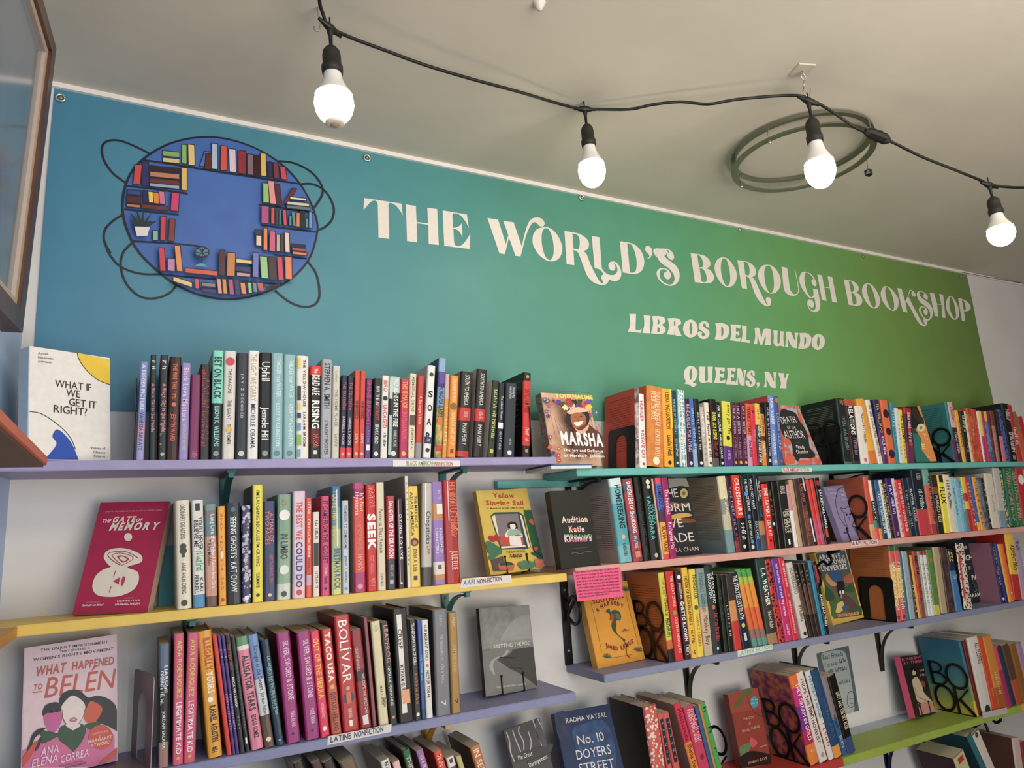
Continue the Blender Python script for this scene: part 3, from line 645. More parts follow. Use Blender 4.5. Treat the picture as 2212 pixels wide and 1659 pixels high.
A.P("372,905 505,910 482,985 392,988", mat('d9d2cf'))
for a in ("372,905 335,780 400,860 385,745 430,850 450,750 455,860 530,775 480,860 568,860 490,905",): A.P(a, mat('16302b'))
A.E(960, 1125, 66, 52, INK); A.E(960, 1125, 56, 43, mat('4f7f96')); A.S("905,1125 960,1135 1015,1125", 8, INK); A.S("960,1080 965,1125 960,1170", 8, INK); A.S("920,1095 960,1105 1000,1095", 7, INK); A.S("920,1155 960,1165 1000,1155", 7, INK); A.S("925,1085 990,1160", 7, INK, smooth=False); A.S("995,1085 930,1160", 7, INK, smooth=False)
A.S("958,1175 956,1235", 10, INK, smooth=False); A.P("905,1245~ 955,1222~ 1010,1250", mat('4f9f95'))
on_sheet(A, 'round_bookcase_emblem')
# grommets
GM = mat('c9c9c4', .3, .03, 50, metal=.8); DK = mat('2a2723', .6, .03, 40)
for i, (px, py, ang) in enumerate(((131, 211, 1), (793, 341, 0), (1257, 427, 1), (1600, 495, 0), (1866, 553, 0), (2077, 598, 0))):
    p = aty(px, py, -.006); r = .0085 if i < 3 else .006
    V, F = sweep([p + np.array([r * math.cos(a * .5236), 0, r * math.sin(a * .5236)]) for a in range(12)], circ(r * .32, 6), closed=True)
    g = mesh_obj('grommet', V, F, GM, parent=ban, smooth=True)
    V, F = lathe_vf([(0, .004), (r * .6, .003), (r * .62, 0)], 10, Matrix.Translation(Vector(p)) @ Matrix.Rotation(math.pi / 2, 4, 'X'))
    mesh_obj('pin', V, F, mat('8f8a80', .35, .02, 30, metal=.7), parent=ban, smooth=True)

# ------------------------------------------------------------------ shelves
def shelf(name, label, x0, x1, ztop, h1, front=-.18, th=.019, segs=None, back=-.0005):
    r = thing(name, label, 'shelf', ((x0 + x1) / 2, -.09, ztop - th), 'painted wall shelves')
    xm = (x0 + x1) / 2; zb = ztop - th
    for a, b, c in (segs or [(x0, x1, h1)]):
        m = mat(c, .5, .09, 14, bump=.25) if isinstance(c, str) else c
        box('board', a - xm, b - xm, front + .09, back + .09, 0, th, m, parent=r, bevel=.0014)
    return r
Z1, Z2, Z3, Z4, Z5, Z1r, Z2r, Z3r = EYE + .171, EYE - .120, EYE - .399, EYE - .70, EYE - 1.02, EYE + .139, EYE - .109, EYE - .372
ZH = EYE - .712
shelf('wall_shelf', 'lavender painted shelf at the top left, directly below the banner artwork', LX(-.1) + .004, .945, Z1, '9b92bb')
shelf('wall_shelf', 'yellow painted shelf, second from the top on the left', LX(-.1) + .012, .953, Z2, 'dfba4c')
shelf('wall_shelf', 'periwinkle shelf on the left carrying the tag with purple marker writing', LX(-.1) + .004, .955, Z3, '7f82a6')
shelf('wall_shelf', 'lowest left shelf, only its leaning book tops show', LX(-.1) + .004, .98, Z4, '7f82a6')
shelf('wall_shelf', 'turquoise painted shelf under the green end of the banner', 1.005, 3.9, Z1r, '66b3ab')
shelf('wall_shelf', 'salmon pink shelf with the pink sticky note at its end', .978, 3.9, Z2r, 'd09c8f')
shelf('wall_shelf', 'slate lilac shelf on the right below the salmon pink shelf', 1.04, 3.9, Z3r, '8285a0')
sx1 = solve_x(1821, ZH, -.18); sx2 = solve_x(2124, ZH, -.18)
shelf('wall_shelf', 'low shelf painted in red, lime green and yellow lengths', 1.02, 3.9, ZH, 'b03a33', segs=[(1.02, sx1, 'b5392f'), (sx1, sx2, '93a83f'), (sx2, sx2 + .23, '93a83f'), (sx2 + .23, 3.9, 'dba640')], th=.022)
lime = bpy.data.objects[[o.name for o in COL.objects if o.get('label', '').startswith('low shelf painted')][0]]
xm_ = lime.location.x; box('bare_top', sx1 + .002 - xm_, sx2 - xm_, -.055 + .09 - .0, .0892, .0222, .0228, mat('b4bccb', .6, .08, 10), parent=lime)
shelf('wall_shelf', 'bottom right shelf, dark book tops rising just into view', 1.6, 3.9, EYE - 1.02, '8285b8')
# turquoise cleat behind the lavender shelf
p = aty(1073, 1028, -.02); c_ = box('cleat', p[0], 1.30, -.022, -.0005, EYE + .083 + .021, EYE + .083 + .041, mat('5fb0a8', .5, .1, 14), bevel=.001)
tag(c_, 'turquoise batten on the wall behind the end of the lavender shelf', 'batten')

# brackets
def bracket(x, zu, drop, colr, label, kind='plain', arm=.15, wd=.020):
    m = mat(colr, .4, .06, 40, metal=.3)
    r = thing('shelf_bracket', label, 'bracket', (x, 0, zu), 'iron shelf brackets')
    box('wall_plate', -wd / 2, wd / 2, -.006, -.0006, -drop, -.0004, m, parent=r, bevel=.001)
    box('arm', -wd / 2, wd / 2, -arm, -.006, -.0055, -.0004, m, parent=r, bevel=.001)
    if kind == 'plain':
        path = [(0, -.007 - (arm - .02) * (t ** 1.7), -drop * .93 + (drop * .93 - .012) * (math.sin(t * math.pi / 2) ** .75)) for t in np.linspace(0, 1, 14)]
        V, F = sweep(path, [(-wd * .35, -.002), (wd * .35, -.002), (wd * .35, .002), (-wd * .35, .002)], ref=(0, .3, 1)); mesh_obj('brace', V, F, m, parent=r)
        box('arm_tip', -.006, .006, -arm - .002, -arm + .012, -.016, -.005, m, parent=r, bevel=.001)
    else:
        d = drop * .62; c0 = (-.047, -d * .66); rl = .031
        P = [(0, -.007, -d * .50)] + [(0, c0[0] + rl * math.cos(t), c0[1] + rl * 1.15 * math.sin(t)) for t in np.linspace(.5, .5 + 1.75 * math.pi, 11)] + [(0, -.088, -d * .30), (0, -.112, -d * .36), (0, -.130, -d * .24), (0, -.118, -d * .09), (0, -.132, -.010), (0, -arm + .004, -.006)]
        V, F = sweep(catmull(P, 5), circ(.0048, 7), ref=(1, 0, .05)); mesh_obj('scroll', V, F, m, parent=r, smooth=True)
    for zz in (-drop * .2, -drop * .85):
        V, F = lathe_vf([(0, .0095), (.003, .009), (.0042, .006)], 8, Matrix.Translation((0, 0, zz)) @ Matrix.Rotation(math.pi / 2, 4, 'X')); mesh_obj('screw', V, F, GM, parent=r, smooth=True)
    return r
DG = '1f5a56'
bracket(.168, Z1 - .019, .20, DG, 'dark green bracket under the lavender shelf, above the black and yellow spines')
bracket(.701, Z1 - .019, .16, DG, 'dark green bracket under the lavender shelf near the red glossy book')
bracket(.101, Z2 - .019, .12, DG, 'dark green bracket under the yellow shelf, behind the pink pair of spines')
bracket(.695, Z2 - .019, .13, DG, 'dark green bracket under the yellow shelf beside the grey and ochre books')
bracket(.632, Z3 - .019, .15, 'b58a2a', 'gold painted bracket under the left periwinkle shelf')
bracket(1.085, Z1r - .019, .13, '141414', 'black curved bracket at the left end of the turquoise shelf', arm=.16)
bracket(2.19, Z1r - .019, .13, '141414', 'black bracket under the turquoise shelf over the black glossy spines')
bracket(2.70, Z1r - .019, .13, '2c5a50', 'green bracket under the turquoise shelf near its right end')
bracket(1.048, Z2r - .019, .245, '141414', 'black scroll bracket by the pink sticky note', 'scroll', arm=.16, wd=.024)
bracket(1.977, Z2r - .019, .22, '141414', 'black scroll bracket under the salmon shelf crossing the jungle cover', 'scroll', arm=.16, wd=.024)
bracket(2.90, Z2r - .019, .2, '141414', 'black scroll bracket under the far right of the salmon shelf', 'scroll')
bracket(1.446, Z3r - .019, .15, '3a3a2c', 'olive black bracket under the slate shelf, left of the others', arm=.14)
bracket(1.896, Z3r - .019, .15, '3a3a2c', 'olive black bracket under the slate shelf above the cream spines', arm=.14)
bracket(2.307, Z3r - .019, .17, '3a3428', 'rusty bracket under the slate shelf above the green board', arm=.14)
bracket(2.26, ZH - .022, .17, '1b2540', 'navy bracket under the lime green shelf length')
bracket(2.72, ZH - .022, .18, '141414', 'black scroll bracket under the right of the low shelf', 'scroll')

# ------------------------------------------------------------------ paper tags on the shelf edges
def tagpaper(px, name, label, colr, z0=None, yfr=-.1812, art=None, cat='label'):
    """px: four photo corners bl,br,tr,tl on the shelf-front plane"""
    P = [aty(a, b, yfr) for a, b in px]; c = sum(P) / 4
    V = [tuple(p - c) for p in P] + [tuple(p - c + np.array([0, .0009, 0])) for p in P]
    r = thing(name, label, cat, tuple(c))
    mesh_obj('paper', V, [(0, 1, 2, 3), (7, 6, 5, 4), (0, 4, 5, 1), (1, 5, 6, 2), (2, 6, 7, 3), (3, 7, 4, 0)], mat(colr, .6, .04, 60), parent=r)
    if art:
        A = Art((0, yfr, 0), (1, 0, 0), (0, 0, 1), (0, -1, 0), 'handwriting'); art(A)
        V = [(a - c[0], yfr - d - c[1], b - c[2]) for a, b, d in A.v]; mesh_obj('handwriting', V, A.f, A.mats, A.m, parent=r)
    return r
tagpaper([(849, 1008), (993, 1007.5), (993, 995), (849, 994)], 'shelf_tag', 'white tag with green and red handwriting on the lavender shelf edge', 'ded9d3',
         art=lambda A: (A.T('BLACK AMERICAN', 878, 1005.5, 938, 1005.5, 9.5, '6f9a3a', .01), A.T('NONFICTION', 939, 1006, 978, 1006, 8.5, 'c0392b', .01)))
tagpaper([(993, 1271), (1106, 1258), (1104, 1242), (999, 1250)], 'shelf_tag', 'white tag with blue and plum handwriting on the yellow shelf edge', 'd9cfc8',
         art=lambda A: (A.T('AAPI', 1001, 1264, 1025, 1261.5, 10, '2f7089', .02, .1), A.T('NON-FICTION', 1030, 1261.5, 1084, 1254, 9.5, '6b2552', .02, .1)))
tagpaper([(707, 1610), (845, 1581), (846, 1564), (708, 1591)], 'shelf_tag', 'white tag with purple marker writing on the periwinkle shelf edge', 'd6d0cc',
         art=lambda A: (A.T('LATINE', 714, 1604, 758, 1595, 12, '2f2147', .02, .05), A.T('NONFICTION', 765, 1593.5, 828, 1580, 12, '3a2550', .02, .05)))
tagpaper([(1691, 1020.5), (1754, 1019.5), (1753.5, 1009.5), (1690, 1011)], 'shelf_tag', 'small tag with red and green writing on the turquoise shelf edge', 'd9d2cc',
         art=lambda A: (A.T('BLACK AMERICAN', 1692.5, 1018.8, 1726, 1018.2, 7, 'c0392b', .01), A.T('FICTION', 1728, 1018.2, 1748, 1017.8, 6.5, '8fa05a', .0)))
tagpaper([(1838, 1181), (1897, 1176), (1896, 1165), (1840, 1168.5)], 'shelf_tag', 'pinkish tag with maroon block letters on the salmon shelf edge', 'e0c3bd',
         art=lambda A: (A.T('AAPI', 1841, 1178.5, 1861, 1177, 8, '6b3038', .01), A.T('FICTION', 1864, 1176.8, 1894, 1174.2, 8, '6b3038', .01)))
tagpaper([(1594, 1419.5), (1669, 1402.5), (1668, 1391.5), (1593, 1406)], 'shelf_tag', 'pale green tag with faint letters below the slate shelf edge', 'c9d6c4',
         art=lambda A: A.T('LATINX FICTION', 1596, 1416.5, 1667, 1400.5, 9.5, '8fa89a', .0, .05))
tagpaper([(2124, 1552), (2176, 1541), (2175, 1528), (2122, 1540)], 'shelf_tag', 'blank grey white tag on the end of the lime green shelf length', 'b9aeb0')
def note(A):
    A.C(1200, 1200, 5.925)
    for i in range(9):
        y = 215 + i * 40; A.T('~~~~ ~~~~~ ~~~ ~~~~~~ ~~~~ ~~ ~~~~~ ~~~~', 255 + i * 6, y + 12, 800 + i * 3 - (0 if i < 8 else 150), y - 38, 17, '96305a', 0)
tagpaper([(1248, 1299.5), (1346, 1288.5), (1340, 1225), (1238, 1236)], 'sticky_note', 'bright pink handwritten note hanging off the end of the salmon shelf', 'e8547f', yfr=-.1830, art=note, cat='note')
# poster taped to the wall behind the low books
def poster(A):
    A.C(1520, 1380, 5.947)
    A.P("1510,200~ 1600,160~ 1780,150~ 1840,250~ 1890,500~ 1935,870~ 1900,950~ 1800,960~ 1700,900~ 1620,600~ 1530,330~", 'a9b0ac')
    A.T('Best Friends', 1530, 270, 1790, 215, 60, '46585c', .01); A.T('Forever ~~~', 1560, 370, 1830, 300, 55, '46585c', 0)
    A.T('~~~ ~~~~~', 1600, 450, 1840, 400, 45, '566a6e', 0); A.T('~~~ ~~~~', 1740, 590, 1880, 560, 40, '566a6e', 0)
    A.S("1840,760 1860,690 1900,675 1935,720 1945,820 1900,880 1850,850 1840,760", 8, '3f4d50'); A.S("1860,770 1925,770", 6, '3f4d50'); A.S("1870,820 1900,835 1925,815", 6, '3f4d50')
P_ = [aty(a, b, -.0015) for a, b in ((1786, 1551), (1856, 1535), (1833, 1395), (1764, 1412))]; c = sum(P_) / 4
r = thing('poster', 'grey card with rounded border and doodles on the wall above the lime shelf', 'poster', tuple(c))
mesh_obj('paper', [tuple(p - c) for p in P_] + [tuple(p - c + np.array([0, .001, 0])) for p in P_], [(0, 1, 2, 3), (7, 6, 5, 4), (0, 4, 5, 1), (1, 5, 6, 2), (2, 6, 7, 3), (3, 7, 4, 0)], mat('58666c', .6, .08, 30), parent=r)
A = Art((0, -.0015, 0), (1, 0, 0), (0, 0, 1), (0, -1, 0)); poster(A)
mesh_obj('printed_drawing', [(a - c[0], -.0015 - d - c[1], b - c[2]) for a, b, d in A.v], A.f, A.mats, A.m, parent=r)

# ------------------------------------------------------------------ string lights
BLK = mat('151412', .45, .05, 60); SOCK = mat('231f1b', .6, .05, 60)
J = {}
for k, (jx, jy, jd, bx, by) in dict(a=(713, 60, 1.38, 722, 228), b=(1263, 236, 1.79, 1279, 372), c=(1746, 218, 1.72, 1772, 370), d=(2137, 400, 1.89, 2163, 506)).items():
    jp = atd(jx, jy, jd); r_ = ray(bx, by); # point on the bulb ray closest to the plumb line through the junction
    A_ = np.array([[r_[0], 0], [r_[1], 0], [r_[2], -1]]); s, _, _, _ = np.linalg.lstsq(A_, np.array([jp[0] - cam_pos[0], jp[1] - cam_pos[1], jp[2] - cam_pos[2]]), rcond=None)
    J[k] = (jp, cam_pos + r_ * s[0])
cord = [(690, -60, 1.30), (690, 0, 1.34), (697, 28, 1.36), (712, 58, 1.38), (760, 82, 1.42), (830, 108, 1.47), (920, 141, 1.53), (1020, 171, 1.60), (1120, 198, 1.67), (1200, 222, 1.74), (1246, 234, 1.78), (1263, 236, 1.79), (1290, 236, 1.79), (1360, 236, 1.78), (1410, 226, 1.77), (1470, 220, 1.76), (1530, 225, 1.75), (1590, 215, 1.74), (1680, 207, 1.73), (1728, 207, 1.72), (1746, 214, 1.72), (1765, 222, 1.72), (1800, 243, 1.74), (1850, 277, 1.76), (1885, 290, 1.78), (1925, 306, 1.79), (1990, 338, 1.82), (2060, 366, 1.85), (2115, 388, 1.88), (2137, 398, 1.89), (2165, 403, 1.9), (2212, 405, 1.92), (2290, 400, 1.95)]
root = thing('string_light_cord', 'black cable of the string lights swagged below the ceiling', 'cable', tuple(J['b'][0]))
off = J['b'][0]
tube('cable', [p - off for p in catmull([atd(*c) for c in cord], 4)], .0036, BLK, root)
# heavy junction plug right of the third bulb
pa, pb = atd(1868, 283, 1.77), atd(1922, 305, 1.79); n_ = 9; prof = [.006, .011, .0135, .012, .0145, .0125, .013, .010, .005]
V = []; F = []
ax = (pb - pa); L = np.linalg.norm(ax); ax /= L; a1 = np.cross(ax, (0, 0, 1)); a1 /= np.linalg.norm(a1); a2 = np.cross(ax, a1)
for i, rr in enumerate(prof):
    for q in range(10): an = q * math.pi / 5; V.append(pa + ax * L * i / 8 + (a1 * math.cos(an) + a2 * math.sin(an)) * rr * (1 + .1 * (q % 2)) - off)
for i in range(8):
    for q in range(10): F.append((i * 10 + q, i * 10 + (q + 1) % 10, i * 10 + 10 + (q + 1) % 10, i * 10 + 10 + q))
F += [tuple(range(10))[::-1], tuple(80 + q for q in range(10))]
mesh_obj('plug_connector', V, F, BLK, parent=root)
em = bpy.data.materials.new('bulb_glow'); em.use_nodes = True; b = em.node_tree.nodes['Principled BSDF']
b.inputs['Emission Color'].default_value = (1, .83, .58, 1); b.inputs['Emission Strength'].default_value = BULB_E; b.inputs['Base Color'].default_value = (1, 1, 1, 1)
HW = mat('d9d4cc', .4, .03, 50)
BL = dict(a='large lit bulb with a round sensor at its tip, above the round emblem', b='lit bulb hanging at the middle of the banner, second from the left',
          c='lit bulb hanging in front of the metal ceiling ring', d='lit bulb at the right end of the cable above the banner corner')
for k, (jp, bp) in J.items():
    L = np.linalg.norm(bp - jp); kx = L / .150; ax = Vector(jp - bp).normalized()
    q = ax.to_track_quat('Z', 'Y'); M4 = q.to_matrix().to_4x4()
    r = thing('hanging_bulb', BL[k], 'light bulb', tuple(jp), 'bulbs of the string lights'); r.matrix_world = Matrix.Translation(Vector(jp)) @ M4
    rad = dict(a=.0370, b=.0335, c=.0345, d=.0320)[k] / .0375
    def lz(prof, name, m, n=28): V, F = lathe_vf([(a * rad, -s * kx) for a, s in prof], n); return mesh_obj(name, V, F, m, parent=r, smooth=True)
    lz([(0, -.006), (.006, -.004), (.0075, 0), (.006, .012), (.0042, .016), (.0036, .036), (.006, .038), (.0, .039)], 'drop_cord', BLK, 12)
    lz([(0, .036), (.006, .0365), (.011, .040), (.0165, .047), (.0178, .055), (.0178, .074), (.0205, .076), (.0205, .082), (.0195, .090), (.0165, .090), (0, .089)], 'socket', SOCK)
    lz([(.0165, .086), (.0178, .098), (.022, .110), (.028, .1195), (.0335, .128), (.0355, .1315)], 'bulb_housing', HW)
    g = [(.0355, .1315)] + [(.0375 * math.cos(t) if t > -.2 else .0375 * math.cos(t), .1465 + .0375 * math.sin(t) * (1.0)) for t in np.linspace(-.42, math.pi / 2, 12)]
    g[-1] = (0, g[-1][1]); lz(g, 'globe', em)
    if k == 'a':
        lz([(.0, .1865), (.015, .1862), (.0185, .184), (.0185, .178), (.013, .177)], 'sensor_ring', mat('ead8c4', .4, .02)); lz([(0, .1895), (.006, .189), (.0095, .1866)], 'sensor_lens', mat('b09a88', .3, .02))
    # hanging loop on the cable
    wv = M4.inverted().to_3x3()
    V, F = sweep([(.004 * math.cos(t), 0, .013 + .009 * math.sin(t)) for t in np.linspace(0, 2 * math.pi, 13)[:-1]], circ(.0017, 6), closed=True, ref=(0, 1, 0)); mesh_obj('hanging_loop', V, F, BLK, parent=r, smooth=True)
    V, F = sweep([(x, 0, 0) for x in np.linspace(-.028, .028, 9)], circ(.0085, 8), ref=(0, 0, 1)); 
    V = [(x, y * max(.42, 1 - (abs(x) / .03) ** 1.5), z * max(.42, 1 - (abs(x) / .03) ** 1.5)) for x, y, z in V]; cj = mesh_obj('cable_joint', V, F, BLK, parent=r, smooth=True)
    # turn joint along the cable
    nb = [atd(*c) for c in cord]; i = int(np.argmin([np.linalg.norm(p - jp) for p in nb])); d = Vector(nb[i + 1] - nb[i - 1]); d = (M4.inverted() @ d.to_4d()).to_3d() if False else M4.to_3x3().inverted() @ d
    cj.rotation_euler = (0, 0, math.atan2(d.y, d.x)); cj.rotation_euler.y = -math.atan2(d.z, math.hypot(d.x, d.y))
# ceiling hooks
SIL = mat('b5aea2', .35, .05, 50, metal=.8)
hk = atz(1733, 150, ZCx(1.39)); jc = J['c'][0]
r = thing('ceiling_hook', 'bent wire hook on the ceiling holding the cable over the third bulb', 'hook', tuple(hk))
V, F = lathe_vf([(.0, -.004), (.03, -.003), (.032, 0)], 4, Matrix.Rotation(.5, 4, 'Z')); mesh_obj('shadow_square', V, F, mat('beb39f', .6, .04), parent=r)  # square patch near the ceiling colour, standing in for a faint shadow
d = jc - hk
P = [(0, 0, -.003), (0, 0, -.012)] + [(.008 * math.sin(t), 0, -.020 + .008 * math.cos(t)) for t in np.linspace(0, 2 * math.pi, 9)]
tube('eye', P, .0016, SIL, r, 6)
P = [(0, 0, -.027), (-.003, 0, -.045), tuple(d + np.array([-.014, 0, .022])), tuple(d + np.array([-.004, 0, .012])), tuple(d + np.array([.006, 0, .014])), tuple(d + np.array([.012, 0, .026])), tuple(d + np.array([.016, 0, .040]))]
tube('hook_wire', catmull(P, 4), .0013, SIL, r, 6)
h1 = atz(688, 15, ZCx(.3))
r = thing('ceiling_hook', 'grey metal hook at the top edge beside the first bulb cable', 'hook', tuple(h1))
P = [(0, 0, 0), (0, 0, -.02), (.004, 0, -.035), (.002, 0, -.052), (-.006, 0, -.056), (-.009, 0, -.048)]
tube('hook_wire', catmull(P, 4), .002, SIL, r, 6)
h2 = atz(1165, 6, ZCx(.7))
V, F = lathe_vf([(0, -.018), (.006, -.016), (.009, -.008), (.013, -.002), (.014, 0)], 12); o = mesh_obj('ceiling_anchor', V, F, mat('d0c8ba', .5, .03), smooth=True); o.location = h2
tag(o, 'small white anchor cap on the ceiling at the top of the picture', 'anchor')

# ------------------------------------------------------------------ metal ring fixture on the ceiling
ZR = ZCx(1.7); RC = atz(1730, 334, ZR - .026)[:2]; RR = .187
ringm = mat('827e72', .25, .04, 40, metal=.75)
r = thing('ceiling_ring', 'double hoop metal fixture on the ceiling behind the third bulb', 'fixture', (RC[0], RC[1], ZR))
def hoop(name, z, rr, hh, ww):
    V, F = sweep([(rr * math.cos(t), rr * math.sin(t), z) for t in np.linspace(0, 2 * math.pi, 73)[:-1]], [(-ww / 2, -hh / 2), (ww / 2, -hh / 2), (ww / 2, hh / 2), (-ww / 2, hh / 2)], closed=True, ref=(0, 0, 1)); return mesh_obj(name, V, F, ringm, parent=r)
hoop('hoop', -.010, RR, .008, .014); hoop('hoop', -.044, RR, .005, .017)
for t in (.35, 1.9, 3.4, 5.1):
    p = np.array([RR * math.cos(t), RR * math.sin(t)]); tube('spacer', [(p[0], p[1], -.002), (p[0], p[1], -.050)], .0025, SIL, r, 8)
    V, F = lathe_vf([(0, -.058), (.004, -.056), (.005, -.052), (.003, -.048)], 8, Matrix.Translation((p[0], p[1], 0))); mesh_obj('finial', V, F, SIL, parent=r, smooth=True)
k0 = atz(1872, 345, ZR - .05); k1 = atd(1874, 362, depth(k0) - .01)
r = thing('dangling_charm', 'small dark faceted charm dangling from the ceiling ring', 'charm', tuple(k0))
tube('thread', [(0, 0, 0), tuple(k1 - k0)], .0010, DK, r, 6)
bm = bmesh.new(); bmesh.ops.create_icosphere(bm, subdivisions=1, radius=.014); me = bpy.data.meshes.new('charm_body'); bm.to_mesh(me); bm.free(); me.materials.append(mat('1b1b1b', .15, .02)); o = bpy.data.objects.new('charm_body', me); COL.objects.link(o); o.parent = r; o.location = Vector(k1 - k0) + Vector((0, 0, -.016)); o.scale = (1, .8, 1)

# ------------------------------------------------------------------ framed picture on the left wall
XF = -.178
Tp, Bp = atx(122, 104, XF), atx(49, 719, XF); dv = np.array([-.045, -1., -.06]); dv /= np.linalg.norm(dv); up = (Tp - Bp); H_ = np.linalg.norm(up); up /= H_
nrm = np.cross(up, dv); nrm /= np.linalg.norm(nrm)
if nrm[0] < 0: nrm = -nrm
r = thing('framed_picture', 'brown wooden picture frame with glossy marbled picture on the left wall', 'picture', tuple(Bp))
def slab(name, a0, a1, b0, b1, t0, t1, m):
    v = []
    for c_ in (t0, t1):
        for (a, b_) in ((a0, b0), (a1, b0), (a1, b1), (a0, b1)): v.append(tuple(dv * a + up * b_ + nrm * c_))
    return mesh_obj(name, v, [(0, 1, 2, 3), (7, 6, 5, 4), (0, 4, 5, 1), (1, 5, 6, 2), (2, 6, 7, 3), (3, 7, 4, 0)], m, parent=r)
WD = mat2('4a3026', '5e4030', 18, 'wave', .5, .4, .35, (1, 1, .25)); MTT = mat('b5a192', .5, .04)
WF = 1.0; fw = .034
slab('frame_rail', 0, fw, 0, H_, -.028, 0, WD); slab('frame_rail', WF - fw, WF, 0, H_, -.028, 0, WD); slab('frame_rail', fw, WF - fw, 0, fw, -.028, 0, WD); slab('frame_rail', fw, WF - fw, H_ - fw, H_, -.028, 0, WD)
ml = .016
slab('inner_lip', fw, fw + ml, fw, H_ - fw, -.026, -.006, MTT); slab('inner_lip', WF - fw - ml, WF - fw, fw, H_ - fw, -.026, -.006, MTT); slab('inner_lip', fw + ml, WF - fw - ml, fw, fw + ml, -.026, -.006, MTT); slab('inner_lip', fw + ml, WF - fw - ml, H_ - fw - ml, H_ - fw, -.026, -.006, MTT)
pm = mat2('5d6f82', '76808f', 9, 'wave', .5, .4, .12, (1, 1, .4)); pm.node_tree.nodes['Principled BSDF'].inputs['Specular IOR Level'].default_value = 1.0
slab('picture_sheet', fw + ml, WF - fw - ml, fw + ml, H_ - fw - ml, -.024, -.012, pm)

# left wall shelves that reach into the corner
XO = -.120
q0 = atx(103, 986, XO)
r = thing('wall_shelf', 'orange edged shelf on the left wall with a brown underside', 'shelf', (XO, q0[1], q0[2]))
q1 = atx(103, 1008, XO); th = q0[2] - q1[2]
box('board', -.13, 0, -1.3, 0, -th * .95, 0, mat('c96a4f', .5, .09, 12), parent=r, bevel=.001)
box('underside_panel', -.13, -.004, -1.3, -.004, -th - .002, -th * .95, mat('6b5040', .6, .08, 12), parent=r)
print('left shelf z', q0, th)
yl = atz(0, 1392, Z2 + .0)
r = thing('wall_shelf', 'ochre shelf on the left wall meeting the yellow shelf in the corner', 'shelf', (0, 0, 0))
cq = atz(0, 1404, Z2 - .020)
print('corner', cq)
box('board', LX(-1.4) - .0, min(-.16, cq[0] + .0), -1.4, -.1815, Z2 - .020, Z2 - .001, mat('c98f3a', .5, .08, 12), parent=r, bevel=.001)
